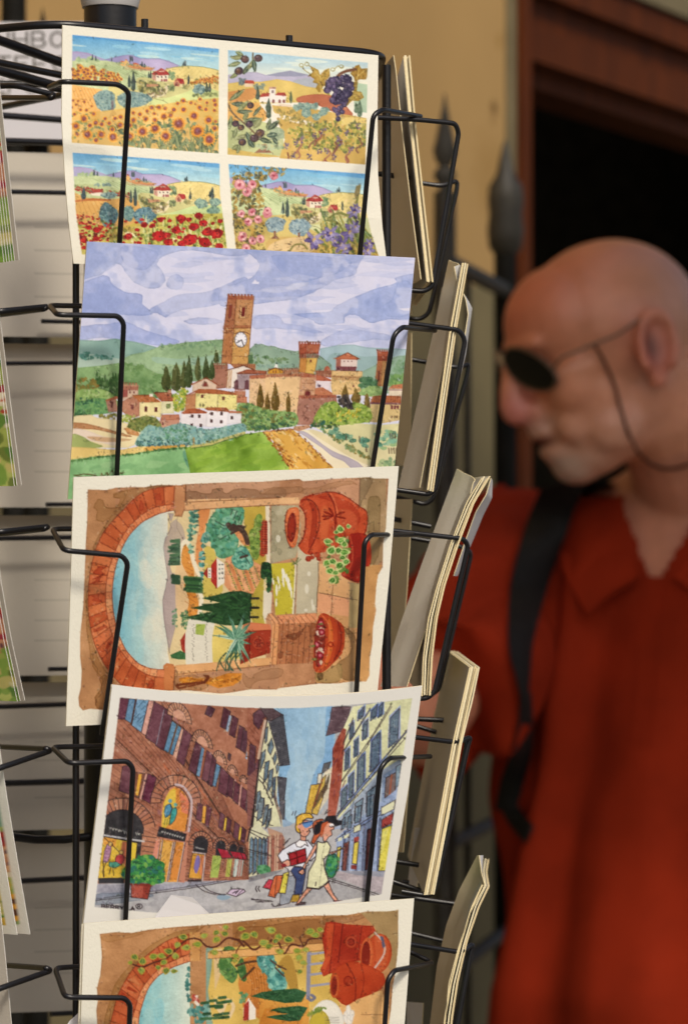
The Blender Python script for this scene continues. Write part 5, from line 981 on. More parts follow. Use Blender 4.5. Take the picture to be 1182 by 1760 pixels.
    s.fill([(560, 500), (640, 440), (720, 440), (850, 505), (840, 590), (700, 650), (640, 685), (590, 650), (552, 600)], 'b8441f', 1, sm=2, wc=.08, edge=.1); s.ell(575, 570, 27, 72, 'c8602f', .04, 1, 20, edge=.12); s.ell(572, 572, 17, 56, '8c2814', .04, 1, 16)
    s.ell(650, 545, 26, 30, 'a83a1c', 0, .9, 14, edge=.25); s.line([(640, 445), (690, 540), (690, 660)], 1.8, '7a2010', .8, sm=4); s.line([(720, 440), (740, 540), (720, 640)], 1.5, '7a2010', .6, sm=4)
    # arch and vine
    K()
    arch_ring(s, [(915, 240), (820, 268), (740, 320), (660, 390), (610, 460), (570, 540), (548, 620), (530, 700), (520, 850), (540, 1000), (600, 1120), (700, 1200)],
              [(920, 335), (850, 365), (780, 400), (720, 460), (680, 520), (655, 600), (635, 680), (622, 850), (640, 980), (690, 1080), (760, 1140)],
              [(920, 372), (840, 400), (770, 440), (720, 500), (690, 580), (672, 660), (660, 850), (680, 960), (720, 1050), (780, 1110)], 22)
    s.fill([(915, 235), (975, 230), (975, 370), (920, 372)], 'cf9a5c', .9, wc=.06); s.line([(972, 235), (970, 365)], 1.2, '6a4020', .7)
    vine = [(640, 385), (690, 400), (740, 380), (800, 360), (850, 320), (900, 270), (960, 265), (1000, 300), (1050, 300), (1100, 260), (1150, 270), (1180, 300)]
    s.line(vine, 3, '5f3020', .95, sm=5)
    L(); s.line([(0, 310), (60, 320), (120, 370), (180, 330), (250, 320), (290, 390), (330, 340), (400, 350), (430, 310), (500, 305)], 3.2, '5f3020', .95, sm=5); s.line([(60, 325), (20, 380), (30, 420)], 2, '5f3020', .9, sm=3); s.line([(400, 350), (380, 300), (420, 270)], 2.4, '5f3020', .9, sm=3)
    GL = ['6a8a3c', '5c7c38', '8aa04c', '7c983c']
    for x, y, r in ((-240, 195, 22), (-200, 215, 20), (-150, 180, 22), (-110, 200, 24), (-70, 130, 30), (-60, 190, 26), (-40, 240, 24), (30, 180, 30), (70, 130, 26), (75, 290, 36), (120, 280, 30), (45, 250, 24), (170, 330, 34), (200, 350, 28), (220, 260, 36), (260, 295, 32), (240, 320, 24), (310, 310, 34), (270, 380, 30), (440, 265, 34), (470, 285, 30), (490, 255, 24), (360, 375, 28), (375, 410, 30), (395, 440, 26), (415, 370, 26), (380, 490, 22), (20, 405, 24), (10, 430, 20), (-90, 270, 24)): spiral_leaf(s, x, y, r, GL, 'b8a84c')
    K()
    for x, y, r in ((650, 350, 24), (690, 375, 26), (740, 350, 26), (780, 345, 24), (820, 325, 26), (850, 350, 24), (795, 375, 22), (765, 400, 18), (685, 415, 24), (890, 255, 26), (905, 305, 26), (860, 290, 22), (960, 290, 26), (985, 250, 22), (805, 415, 24), (840, 420, 18), (630, 380, 16), (1050, 265, 26), (1040, 330, 24), (1090, 240, 22)): spiral_leaf(s, x, y, r, GL, 'b8a84c')
    s.clip()
    return s
def art_street():
    s = Sheet(125, 1160, 745, 1640, 'dddcd6', 59)
    R = s.r
    A = lambda: s.view(150, 1170, 3.94)
    B = lambda: s.view(150, 1370, 3.94)
    C = lambda: s.view(430, 1180, 4.076)
    D = lambda: s.view(430, 1370, 4.378)
    E = lambda: s.view(0, 1160, 2.814)
    F = lambda: s.view(400, 1160, 3.476)
    INK = '33282c'
    def ol(P, w=1., a=.85, c=INK): s.line(list(P)+[P[0]], w, c, a, jit=.2)
    def pane(P, col, a=1, w=1., **k):
        s.fill(P, col, a, gr=.06, wc=.05, **k); ol(P, w)
    s.view(0, 0, 1)
    area = [(207, 1199), (260, 1204), (340, 1211), (420, 1216.5), (470, 1217.5), (515, 1217), (600, 1211.5), (660, 1206), (708, 1200), (681, 1370), (655, 1537), (560, 1552), (400, 1572), (256, 1568), (200, 1562), (163, 1559), (183, 1400)]
    s.clip(area)
    s.fill(area, 'adadb1', 1, wc=.04, gr=.03)
    # street surface
    E()
    s.fill([(440, 1000), (900, 990), (1180, 950), (1500, 930), (2000, 1080), (2000, 1300), (440, 1300)], 'a8a8ad', 1, wc=.07, gr=.04)
    s.fill([(460, 1010), (760, 1015), (1000, 990), (1182, 975), (1182, 990), (900, 1030), (640, 1060), (460, 1090)], '8f90a0', 1, wc=.1, gr=.06); stain(s, [(460, 1060), (620, 1055), (740, 1060), (700, 1085), (540, 1110), (460, 1110)], '6f7f94', .55)
    s.line([(460, 1092), (640, 1070), (900, 1035), (1182, 985)], 1.2, INK, .8); s.line([(460, 1084), (640, 1060), (900, 1026), (1182, 976)], 1, INK, .7)
    for k in range(40): x = R.uniform(470, 1700); y = R.uniform(1040, 1150); s.ell(x, y, R.uniform(16, 50), R.uniform(4, 12), R.choice(['bdbdc1', '93959f', 'b0b0b4', 'c6c6c8']), -.08, .4, 10, wob=.3)
    # sky
    C()
    s.grad([(150, 140), (590, 140), (600, 500), (420, 900), (300, 960), (190, 900), (200, 400)], '8cb4d4', 'a4c4d8', wc=.06, gr=.03)
    for k in range(40):
        x = R.uniform(250, 560); y = R.uniform(160, 860)
        s.ell(x, y, R.uniform(20, 50), R.uniform(40, 100), R.choice(['7aaad4', 'a6c4d6', '98bcd4', 'b4ccd8']), .1, .22, 12)
    s.fill([(530, 160), (580, 160), (575, 500), (480, 620), (420, 880), (380, 880), (450, 600), (520, 480)], '5f98d4', .45, sm=3, gr=.05); s.fill([(200, 560), (280, 550), (250, 640), (240, 900), (300, 960), (200, 950)], '6ca2d6', .5, sm=3, gr=.05)
    # ---- left brick palace
    E()
    wall = [(560, 100), (1260, 150), (1290, 600), (1230, 990), (860, 1000), (460, 1010)]
    s.fill(wall, 'a86e56', 1, wc=.1, gr=.05)
    VP = (1260, 985)
    def proj(x, y0):            # height on the ray towards the vanishing point, given height at x=520
        return VP[1]+(y0-VP[1])*(VP[0]-x)/(VP[0]-520)
    for i in range(46):
        y0 = -620+i*36
        s.line([(520, y0+R.uniform(-4, 4)), (1250, proj(1250, y0))], 1, '5a3028', .55, jit=.3)
        for q in range(7):
            x = R.uniform(520, 1180); y1 = proj(x, y0); y2 = proj(x, y0+36); s.line([(x, y1), (x-1, y2)], 1, '5a3028', .55)
    for k in range(70):
        x = R.uniform(520, 1240); y0 = R.uniform(-500, 950); y = proj(x, y0)
        w = 40*(VP[0]-x)/(VP[0]-520)+8
        s.fill([(x, y), (x+w*1.6, proj(x+w*1.6, y0)), (x+w*1.6, proj(x+w*1.6, y0+36)), (x, proj(x, y0+36))], R.choice(['bd8468', 'c87a58', '8f5648', 'b4543c', 'cf9478', '96687c', 'c9643c']), .45, gr=.06)
    for k in range(50): x, y = R.uniform(520, 1200), R.uniform(120, 980); s.ell(x, y, 2.6, 2.2, INK, 0, .7, 6)
    # cornices
    for y0 in (230, 246, -260, -240, 262):
        s.line([(480, y0), (1250, proj(1250, y0))], 1.5, '3c2824', .8)
    s.fill([(480, 240), (1250, proj(1250, 240)), (1250, proj(1250, 285)), (480, 300)], 'bd8670', .55, wc=.08)
    A()
    # big arched windows on the first storey
    def arch(cx, top, w, ht, nb, skew=.3):
        P = []; Q = []
        for i in range(nb+1):
            a = math.pi*(1-i/nb); P.append((cx+w*math.cos(a), top+ht-ht*math.sin(a)+skew*w*math.cos(a))); Q.append((cx+w*.56*math.cos(a), top+ht-ht*.58*math.sin(a)+skew*w*.56*math.cos(a)))
        s.fill(P+Q[::-1], 'ba8468', 1, wc=.08, gr=.04)
        for i in range(nb+1): s.line([P[i], Q[i]], 1, INK, .8)
        s.line(P, 1.2, INK, .9); s.line(Q, 1, INK, .8); s.fill(Q, 'c9947c', 1, gr=.04)
    MAR = '6f4450'
    pane([(220, 116), (285, 122), (262, 262), (205, 260)], '6a3c4c'); pane([(285, 120), (330, 124), (300, 290), (256, 262)], '5f86a8'); pane([(335, 124), (418, 132), (365, 350), (300, 300)], '6d96b8')
    for k in range(12): x = R.uniform(280, 400); y = R.uniform(150, 290); s.line([(x, y), (x+24, y-26)], 1.3, '2f4a5c', .6)
    s.line([(332, 122), (300, 295)], 3, '4a2c24'); s.fill([(418, 132), (455, 140), (400, 375), (368, 352)], 'cf9a8c', 1); ol([(418, 132), (455, 140), (400, 375), (368, 352)])
    pane([(455, 140), (545, 195), (480, 440), (395, 385)], MAR); pane([(530, 190), (582, 225), (520, 475), (462, 440)], '5f3844')
    s.line([(520, 200), (470, 430)], 1.6, '9aa0b4', .7)
    arch(625, 150, 82, 110, 12, .42)
    pane([(575, 270), (640, 320), (580, 505), (520, 470)], '5a86a8'); s.line([(610, 300), (555, 490)], 3, '6a4a34'); s.fill([(640, 320), (655, 330), (605, 530), (585, 505)], 'd0a08c'); s.line([(575, 265), (655, 325)], 3, '5a3a30')
    pane([(655, 325), (708, 370), (655, 580), (605, 535)], MAR)
    arch(780, 335, 70, 100, 11, .4)
    pane([(735, 410), (778, 445), (735, 640), (685, 600)], '5f3844'); pane([(775, 448), (800, 465), (765, 655), (738, 640)], '5f86a8'); s.line([(800, 462), (768, 655)], 3.5, '9c5a40'); pane([(810, 470), (870, 520), (835, 710), (775, 665)], MAR)
    arch(898, 475, 48, 76, 9, .4)
    pane([(850, 510), (875, 540), (845, 720), (815, 700)], '5f3844'); pane([(875, 560), (905, 580), (870, 720), (848, 712)], '5f86a8'); pane([(905, 580), (965, 640), (950, 790), (885, 745)], MAR)
    arch(985, 570, 36, 60, 8, .4); arch(1060, 640, 30, 50, 7, .4)
    for x, y in ((960, 640), (1000, 680), (1050, 720), (1090, 760)): pane([(x, y), (x+34, y+26), (x+22, y+160), (x-14, y+130)], R.choice([MAR, '5f3844', '6a3c48'])); s.line([(x+44, y+30), (x+30, y+160)], 3, R.choice(['7a9ab4', 'cf9a94']), .8)
    # second storey windows, upper right
    for x, y, w, h in ((820, 165, 46, 60), (925, 180, 46, 130), (985, 235, 40, 130), (1030, 300, 36, 150), (1060, 330, 38, 140), (1110, 420, 36, 120), (1130, 180, 50, 120), (1150, 510, 28, 120)):
        pane([(x, y), (x+w, y+w*.6), (x+w-26, y+h+w*.5), (x-24, y+h)], R.choice(['5f3844', MAR, '5a3a48']))
    for x, y in ((962, 232), (1095, 420), (1160, 240), (1130, 520)): s.fill([(x, y), (x+16, y+10), (x-8, y+118), (x-24, y+104)], '6f96b8', 1); s.line([(x+8, y+4), (x-14, y+110)], 1.4, 'd0d4dc', .8)
    s.fill([(955, 488), (975, 500), (968, 545), (950, 530)], '5a4048'); ol([(955, 488), (975, 500), (968, 545), (950, 530)])
    for i in range(24): s.line([(800+i*16, 170+i*2), (1182, 640-i*18)], .8, '5a3028', .25)
    # ground-floor windows
    pane([(240, 580), (300, 570), (290, 770), (215, 745)], MAR); pane([(330, 620), (395, 630), (350, 795), (310, 780)], '7a4c3c'); s.fill([(350, 632), (372, 634), (345, 780), (328, 770)], 'e0a83c'); s.fill([(395, 632), (415, 636), (380, 812), (356, 800)], 'cf9a8c')
    pane([(412, 628), (470, 655), (430, 835), (370, 800)], '6a3448')
    B()
    pane([(750, 30), (785, 55), (775, 165), (735, 150)], MAR); s.fill([(785, 60), (810, 66), (798, 180), (776, 172)], 'e0a040'); pane([(810, 50), (845, 80), (820, 205), (798, 180)], '6a3c48')
    for x, y in ((900, 100), (1000, 165)): pane([(x, y), (x+32, y+24), (x+20, y+125), (x-12, y+105)], MAR); s.fill([(x+34, y+40), (x+48, y+46), (x+36, y+128), (x+24, y+122)], 'e8c040'); pane([(x+48, y+34), (x+78, y+58), (x+64, y+150), (x+38, y+128)], '5f3844')
    # big shop arches
    def shoparch(cx, base, w, h, thick, nb, a0=0., a1=math.pi):
        P = []; Q = []
        for i in range(nb+1):
            a = a1+(a0-a1)*i/nb; P.append((cx+(w+thick)*math.cos(a), base-(h+thick)*math.sin(a))); Q.append((cx+w*math.cos(a), base-h*math.sin(a)))
        s.fill(P+Q[::-1], 'b57c62', 1, wc=.1, gr=.05)
        for i in range(nb): s.fill([P[i], P[i+1], Q[i+1], Q[i]], R.choice(['b87858', 'a8664c', 'c48c70', 'a06858']), .6); s.line([P[i], Q[i]], 1.2, INK, .8)
        s.line(P, 1.3, INK, .9); s.line(Q, 1.3, INK, .9)
        return Q
    s.fill([(80, 260), (110, 140), (150, 70), (250, 70), (340, 110), (385, 200), (380, 300), (360, 420), (330, 560), (75, 560)], '3c3a3e', 1, gr=.04)
    Q = shoparch(235, 235, 150, 150, 78, 16, .15, 2.6)
    s.fill([(375, 250), (470, 260), (460, 420), (360, 400)], 'b07458', 1, wc=.08, gr=.04)
    for y in (262, 295, 330, 365, 395): s.line([(372, y), (470, y+14)], 1.2, INK, .8)
    s.fill([(108, 268), (275, 300), (255, 545), (75, 548)], 'd8b43c', 1, wc=.06, gr=.05); s.fill([(240, 300), (275, 305), (262, 480), (220, 400)], 'cc6a5c', .8); s.fill([(110, 270), (200, 286), (190, 340), (110, 320)], 'd88a40', .7); s.fill([(298, 305), (340, 312), (325, 480), (290, 470)], 'e0c23c', 1); ol([(108, 266), (340, 308), (322, 470)], 1.2)
    s.line([(116, 258), (385, 300)], 3, 'c8c8cc', .9)
    # mannequins
    for pts, c in (([(135, 320), (165, 325), (160, 380), (140, 440), (108, 435), (118, 370)], 'b888a8'), ([(200, 395), (240, 385), (255, 420), (235, 460), (195, 450), (190, 420)], 'c0484c'), ([(150, 440), (200, 440), (230, 460), (190, 480), (150, 470)], '4f9a84')): s.fill(pts, c, 1, sm=2, gr=.06); ol(pts, 1)
    for x, y in ((158, 318), (232, 374)): s.ell(x, y, 15, 15, 'd8b060', 0, 1, 12); ol([(x+15*math.cos(q), y+15*math.sin(q)) for q in np.linspace(0, 6, 10)], 1)
    for p in ([(110, 440), (115, 540)], [(130, 440), (105, 500), (112, 540)], [(160, 480), (150, 520)], [(175, 480), (180, 530)]): s.line(p, 1.4, INK, .8)
    for k in range(8): s.line([(118, 350+k*10), (158, 345+k*10)], 1, '7c5070', .7)
    for k, (x, h) in enumerate(((150, 10), (170, 14), (190, 8), (210, 14), (225, 8), (248, 16), (268, 14), (330, 16), (345, 10))): s.line([(x, 205+k*5), (x+6, 205+k*5+h), (x+12, 206+k*5)], 1.3, 'd0cfc8', .85)
    s.fill([(78, 556), (250, 560), (250, 584), (78, 584)], '3c3c42', 1)
    # second arch
    s.fill([(500, 200), (505, 60), (560, -60), (600, -80), (660, -50), (695, 40), (690, 230), (660, 580), (470, 560)], 'c08068', 1)
    shoparch(600, 30, 100, 110, 70, 15, -.05, 3.2)
    s.fill([(500, 205), (515, 40), (560, -50), (600, -70), (650, -40), (690, 40), (688, 120), (665, 235)], 'd98c3c', 1, wc=.06, gr=.05); s.fill([(520, 40), (560, -40), (600, -50), (590, 100), (540, 200), (505, 200)], 'd8c444', .75, sm=2, gr=.04); s.fill([(620, -50), (690, 30), (685, 120), (640, 100)], 'd87468', .7)
    s.line([(688, 230), (708, 60), (695, -10), (650, -70), (600, -86)], 4, 'c4b4bc', .9, sm=3); s.line([(668, 235), (692, 60), (682, 0), (640, -56), (600, -70)], 1.3, INK, .9, sm=3)
    for k in range(14): x = R.uniform(600, 670); y = R.uniform(-30, 120); s.line([(x, y), (x+30, y-36)], 1, '7a4a28', .55)
    for pts, c in (([(530, 60), (560, 45), (575, 70), (560, 120), (530, 140), (522, 100)], '4a8cb0'), ([(575, 80), (605, 70), (608, 110), (590, 160), (560, 190), (565, 130)], '3f9c98')): s.fill(pts, c, 1, sm=2, gr=.05); ol(pts, 1)
    s.ell(562, 26, 13, 14, '6a9cb0'); s.ell(598, 52, 12, 14, '6ab0a8')
    for x in (530, 545, 560): s.line([(x, 150), (x-6, 185)], 1.5, '5a6a3c', .8)
    s.fill([(490, 200), (672, 250), (662, 300), (474, 265)], '333136', 1, gr=.03); ol([(490, 200), (672, 250), (662, 300), (474, 265)], 1.2)
    for k in range(9): x = 505+k*17; s.line([(x, 232+k*5), (x+5, 240+k*5), (x+10, 230+k*5)], 1.3, 'd8d8d4', .85)
    s.fill([(474, 280), (660, 310), (620, 575), (540, 575), (500, 560), (440, 500)], 'd8923c', 1, wc=.07, gr=.05); s.fill([(500, 300), (585, 305), (560, 480), (500, 520)], 'dcaa50', .8); s.fill([(590, 320), (655, 320), (610, 560), (560, 560)], 'd8883c', .9)
    for p in ([(494, 285), (476, 420)], [(510, 290), (490, 440)], [(596, 306), (552, 560)], [(584, 304), (540, 570)], [(660, 310), (612, 572)]): s.line(p, 2.2, 'b8a8b4', .9); s.line([(q[0]+4, q[1]) for q in p], 1, INK, .8)
    for k in range(20): x = R.uniform(500, 640); y = R.uniform(330, 520); s.line([(x, y), (x+18, y-24)], 1, '8a5a24', .6)
    s.fill([(470, 280), (496, 285), (470, 430), (440, 410)], 'd88a78', .9)
    # remaining small arches
    for cx, by, w, h in ((770, 320, 50, 56), (905, 345, 34, 50), (990, 360, 26, 42), (1040, 372, 18, 36)):
        shoparch(cx, by, w, h, w*.62, 11, 0., math.pi); s.fill([(cx-w, by), (cx-w*.8, by-h*.7), (cx, by-h), (cx+w*.8, by-h*.7), (cx+w, by), (cx+w*.85, by+h*1.1), (cx-w*1.05, by+h*1.0)], '333136', 1, gr=.03)
    for k in range(6): s.line([(738+k*10, 340+k*2), (743+k*10, 346+k*2)], 1.2, 'd8d8d4', .8)
    s.fill([(715, 378), (795, 390), (775, 555), (685, 548)], 'd89c3c', 1, wc=.07, gr=.05); s.fill([(740, 400), (760, 400), (765, 450), (740, 520), (722, 480)], '7c6cb0', 1, sm=2); s.ell(750, 405, 9, 9, '8c7cc0'); ol([(715, 378), (795, 390), (775, 555), (685, 548)]); s.fill([(770, 395), (795, 395), (778, 540), (760, 520)], 'd87a60', .7)
    s.line([(715, 372), (800, 385), (780, 570)], 2.4, 'c8bcc0', .9); s.fill([(680, 558), (775, 560), (772, 572), (680, 572)], '33282c', .9)
    s.fill([(850, 395), (910, 400), (885, 545), (832, 545)], 'a4b858', 1, wc=.05, gr=.05); s.fill([(950, 420), (982, 420), (965, 540), (935, 540)], 'b0b454', 1, gr=.04); s.fill([(1000, 420), (1060, 420), (1045, 535), (985, 540)], '9fb4b0', 1, gr=.05)
    for k in range(10): x = R.uniform(850, 890); y = R.uniform(420, 500); s.line([(x, y), (x+16, y-20)], 1, '5f7a34', .6)
    for x in (1010, 1025, 1040): s.line([(x+8, 420), (x-8, 535)], 2, R.choice(['c05a4c', 'e0d8d0', '5f7a80']), .8)
    for P in ([(880, 345), (950, 360), (982, 412), (912, 415)], [(965, 365), (1040, 375), (1062, 425), (990, 412)], [(1040, 375), (1070, 385), (1085, 420), (1060, 425)]): s.fill(P, 'a8283c', 1, gr=.05, wc=.05); ol(P, 1.1)
    for k in range(28): x = R.uniform(640, 1060); s.line([(x, 330+R.uniform(0, 220)), (x+14, 334+R.uniform(0, 220))], 1, INK, .0 if x < 700 else .25)
    # planter
    s.fill([(298, 578), (436, 588), (410, 692), (300, 680)], '9c4438', 1, wc=.08, gr=.06); ol([(298, 578), (436, 588), (410, 692), (300, 680)], 1.3); s.fill([(320, 590), (380, 592), (375, 685), (318, 680)], 'b85c4c', .6); s.line([(296, 590), (438, 600)], 3, '7a3028', .8)
    for k in range(20): s.ell(R.uniform(310, 420), R.uniform(600, 680), 3, 2.6, INK, 0, .7, 6)
    s.bush([(230, 520), (260, 470), (320, 420), (370, 395), (440, 390), (470, 420), (525, 450), (520, 500), (525, 570), (450, 590), (380, 580), (300, 585), (250, 545)], '3f8c4c', ['2f7c44', '4f9c4c', '2c6f6c', '68a848', '2f6a5c', '7cb050'], 90, 9, 20)
    for k in range(26): x, y = s.inside([(240, 500), (330, 420), (460, 400), (520, 460), (500, 570), (280, 570)], 1)[0]; s.line([(x-10, y), (x, y-8), (x+10, y), (x+16, y-6)], 1.2, '1c3c2c', .75)
    # scribbles on the street
    s.line([(735, 592), (780, 630), (850, 655), (930, 665)], 1.5, INK, .85, sm=3); s.line([(782, 598), (820, 630), (880, 652), (940, 660)], 1.4, INK, .85, sm=3)
    s.ell(925, 680, 46, 18, '7a9cb8', 0, .75, 14, wob=.15); s.fill([(945, 655), (975, 622), (1060, 625), (1072, 640), (1010, 674)], 'c8b4d0', 1); ol([(945, 655), (975, 622), (1060, 625), (1072, 640), (1010, 674)], 1.4); s.line([(985, 650), (1025, 632), (1005, 655)], 1.3, INK); s.line([(1060, 625), (1040, 640), (1010, 674)], 1, INK)
    for p in ([(1145, 605), (1140, 625), (1150, 642)], [(1162, 605), (1158, 622), (1168, 636)], [(1115, 695), (1180, 700)], [(1140, 708), (1190, 712)]): s.line(p, 1.3, INK, .85)
    # signature
    write(s, 'BERRY', 100, 726, 31, 24, INK, 1.7, (1, .10)); write(s, 'A', 296, 742, 32, 24, INK, 1.7); s.line([(352+22*math.cos(q), 740+18*math.sin(q)) for q in np.linspace(0, 6.3, 20)], 1.3, INK, .9); write(s, 'R', 344, 730, 20, 20, INK, 1.2)
    s.line([(250, 760), (290, 765), (320, 756)], 1.4, INK, .8)
    # ---- left pale house row behind
    C()
    s.fill([(-20, 120), (160, 150), (180, 220), (100, 240), (60, 500), (-20, 640)], '9c604c', 1, wc=.08, gr=.05)
    for k in range(26): x = R.uniform(-20, 90); y = R.uniform(170, 520); s.line([(x, y), (x+36, y+44)], 1, '5a3028', .6)
    pane([(20, 190), (60, 160), (120, 180), (60, 300), (24, 260)], '5f3c48'); pane([(0, 400), (40, 420), (30, 640), (-20, 620)], '5f3c48'); s.fill([(-20, 640), (60, 560), (40, 800), (20, 980), (-20, 980)], '8c5a54', .9)
    for k in range(12): s.line([(-20, 400+k*45), (50, 470+k*42)], 1, '5a3028', .5)
    s.fill([(115, 240), (135, 260), (205, 545), (180, 800), (215, 980), (10, 990), (40, 700), (70, 450)], 'd3d3ae', 1, wc=.05, gr=.04)
    s.line([(118, 232), (70, 480), (40, 740), (15, 980)], 3.2, INK, .95); s.line([(105, 240), (58, 500)], 5, 'd0b49c', .8)
    pane([(70, 150), (160, 155), (235, 200), (205, 240), (130, 240)], '5c4a50'); pane([(130, 250), (230, 195), (276, 548), (208, 556), (185, 440)], '54545c')
    for k in range(22): y = 230+k*14; s.line([(150+k*2.4, y+30), (235+k*2, y)], .9, '2f2f38', .5)
    pane([(190, 630), (255, 640), (240, 790), (205, 800)], '54545c'); pane([(205, 800), (245, 795), (240, 930), (215, 930)], '5c5c64')
    for P in ([(128, 410), (150, 360), (165, 420), (142, 480), (124, 450)], [(160, 500), (178, 455), (188, 500), (170, 550)], [(105, 300), (125, 280), (118, 380), (104, 400)], [(180, 560), (196, 535), (200, 580), (186, 610)], [(80, 470), (108, 440), (104, 500), (70, 600)], [(105, 530), (136, 520), (120, 640), (92, 680)], [(135, 590), (162, 575), (150, 700), (115, 750)], [(160, 640), (180, 630), (175, 760), (150, 790)], [(50, 740), (72, 730), (75, 770), (55, 860), (36, 880)], [(80, 790), (100, 780), (100, 830), (80, 920), (56, 930)], [(110, 830), (130, 825), (125, 900), (105, 950), (88, 950)], [(134, 860), (150, 850), (146, 930), (130, 960)]):
        pane(P, R.choice(['5c7284', '6a8090', '7a90a0']), 1, 1.2)
    s.line([(50, 640), (90, 680), (160, 830)], 1.6, INK, .9); s.line([(65, 625), (110, 670), (175, 800)], 1.2, INK, .8); s.line([(20, 900), (90, 960), (160, 975)], 1.4, INK, .8)
    for k in range(22): x = 165+k*2.6; s.line([(x, 720+k*9), (x+6, 800+k*9)], 1.2, R.choice(['7a5a54', '4c4448', 'c8c0a0']), .8)
    D()
    s.fill([(-10, 250), (60, 200), (140, 280), (200, 260), (250, 320), (260, 540), (60, 620), (-10, 600)], 'd0d0b0', 1, wc=.05, gr=.04)
    for x in (0, 30, 62, 92, 118): pane([(x, 320), (x+12, 300), (x+24, 320), (x+16, 560), (x-8, 585)], R.choice(['5c7890', '6a88a0']), 1, 1.2)
    for P in ([(60, 60), (80, 0), (105, 10), (90, 150), (50, 180)], [(110, 80), (130, 60), (140, 90), (110, 200), (88, 220)], [(135, 100), (150, 85), (155, 120), (135, 220), (115, 240)]): pane(P, '6a7c88', 1, 1.2)
    s.line([(-10, 260), (120, 330), (220, 380)], 1.6, INK, .8); s.line([(-10, 240), (140, 300), (200, 300)], 1.4, INK, .8); s.line([(40, 0), (10, 200), (-20, 330)], 3, INK, .9)
    s.fill([(130, 230), (240, 270), (262, 320), (255, 540), (160, 560), (150, 330)], 'b8886c', .8, wc=.08)
    for k in range(26): x = 132+k*4.8; s.line([(x, 300+R.uniform(-30, 30)), (x-6, 570-k*1.4)], 1.2, R.choice(['8c4c44', 'c8a890', '5a3c3c', 'a85a4c']), .8)
    s.line([(-10, 395), (160, 440)], 1.6, INK, .8); s.line([(-10, 410), (160, 448)], 1, INK, .7)
    s.bush([(50, 560), (60, 520), (110, 510), (150, 530), (150, 570), (100, 585)], '4f9060', ['3f7c50', '68a878'], 20, 9, 15); s.fill([(75, 580), (115, 582), (108, 612), (80, 610)], 'c07a5c'); s.fill([(-10, 600), (160, 560), (250, 545), (180, 590), (-10, 640)], '7d7d86', .9, gr=.05)
    # ---- right side
    C()
    pane([(572, 145), (660, 138), (705, 140), (690, 200), (640, 315), (530, 345), (555, 250)], '66505a')
    for k in range(18): s.line([(556+k*2, 180+k*8), (690-k*3, 160+k*8)], .9, '3c2c34', .5)
    s.fill([(640, 320), (720, 140), (1135, 80), (1060, 560), (960, 980), (610, 980), (640, 700)], 'd2d4a8', 1, wc=.05, gr=.04)
    s.fill([(575, 440), (600, 380), (650, 290), (672, 300), (655, 440), (640, 660), (620, 780), (600, 900), (540, 930), (550, 760), (575, 540)], '9c4c3c', 1, wc=.1, gr=.06)
    for k in range(30): x = R.uniform(555, 650); y = R.uniform(380, 860); s.line([(x, y), (x+R.uniform(4, 20), y-R.uniform(20, 50))], 1.4, R.choice(['5a2c2c', 'c06a4c', '6f3848', 'b85a3c']), .8)
    pane([(500, 610), (515, 540), (565, 525), (545, 590)], '5c5c60'); s.fill([(480, 680), (520, 600), (575, 560), (548, 780), (500, 850), (470, 900)], 'd4ccb4', 1, gr=.05); pane([(468, 680), (475, 612), (505, 608), (495, 680)], 'd8d4c0'); pane([(385, 890), (425, 690), (485, 682), (440, 840), (430, 900)], 'd0a840'); s.fill([(430, 890), (500, 650), (530, 620), (510, 780), (470, 900)], 'd4b454', 1, gr=.05); ol([(430, 890), (500, 650), (530, 620), (510, 780), (470, 900)])
    for k in range(12): x = 450+k*8; s.line([(x, 850-k*12), (x+6, 790-k*12)], 2.2, '5f4c3c', .8); s.line([(505+k*4, 780-k*10), (510+k*4, 720-k*10)], 1.4, '4c4438', .7)
    s.line([(445, 840), (505, 650)], 3, '8c4c34', .8)
    BLU = ['7c94c4', '8ca0cc', '6a82b8', '98a8cc']
    VR = (560, 1000)
    def band(x0, y0, x1, y1, th0, th1, col):
        s.fill([(x0, y0), (x1, y1), (x1, y1+th1), (x0, y0+th0)], col, 1, gr=.05, wc=.04); s.line([(x0, y0), (x1, y1)], 1.2, INK, .85); s.line([(x0, y0+th0), (x1, y1+th1)], 1.1, INK, .8)
    for (x, y, w, h) in ((668, 430, 26, 160), (700, 250, 24, 120), (730, 360, 26, 140), (690, 600, 34, 190), (640, 690, 40, 180), (755, 470, 46, 270), (790, 230, 32, 150), (850, 320, 60, 280), (760, 140, 40, 100), (980, 150, 64, 280), (900, 110, 30, 110), (850, 130, 40, 110)):
        P = [(x, y+w*1.1), (x+w, y), (x+w*.82, y+h-w*.9), (x-w*.16, y+h)]
        s.fill([(x-8, y+w*1.1-14), (x+w+8, y-22), (x+w*1.0+8, y+h-w*.9), (x-w*.2-6, y+h+4)], R.choice(BLU), 1, gr=.06); pane(P, R.choice(['6f8496', '7c909c', '647a90']), 1, 1.2)
        for q in range(4): t = (q+.6)/4.4; s.line([(x+w*t, y+w*1.1*(1-t)+6), (x+w*t-w*.16, y+h-10)], 1.1, '33445c', .7)
    for x0, y0, x1, y1, a, b, c in ((650, 400, 720, 220, 8, 20, '8a98b0'), (640, 660, 830, 380, 10, 24, 'c8cca8'), (660, 440, 840, 150, 6, 14, '8ca0cc'), (610, 890, 910, 570, 14, 34, 'c8ccb0'), (600, 910, 1100, 300, 12, 40, '7c94c4'), (820, 400, 990, 120, 10, 20, 'cfd0aa'), (960, 480, 1110, 300, 20, 34, 'd0d2ac')): band(x0, y0, x1, y1, a, b, c)
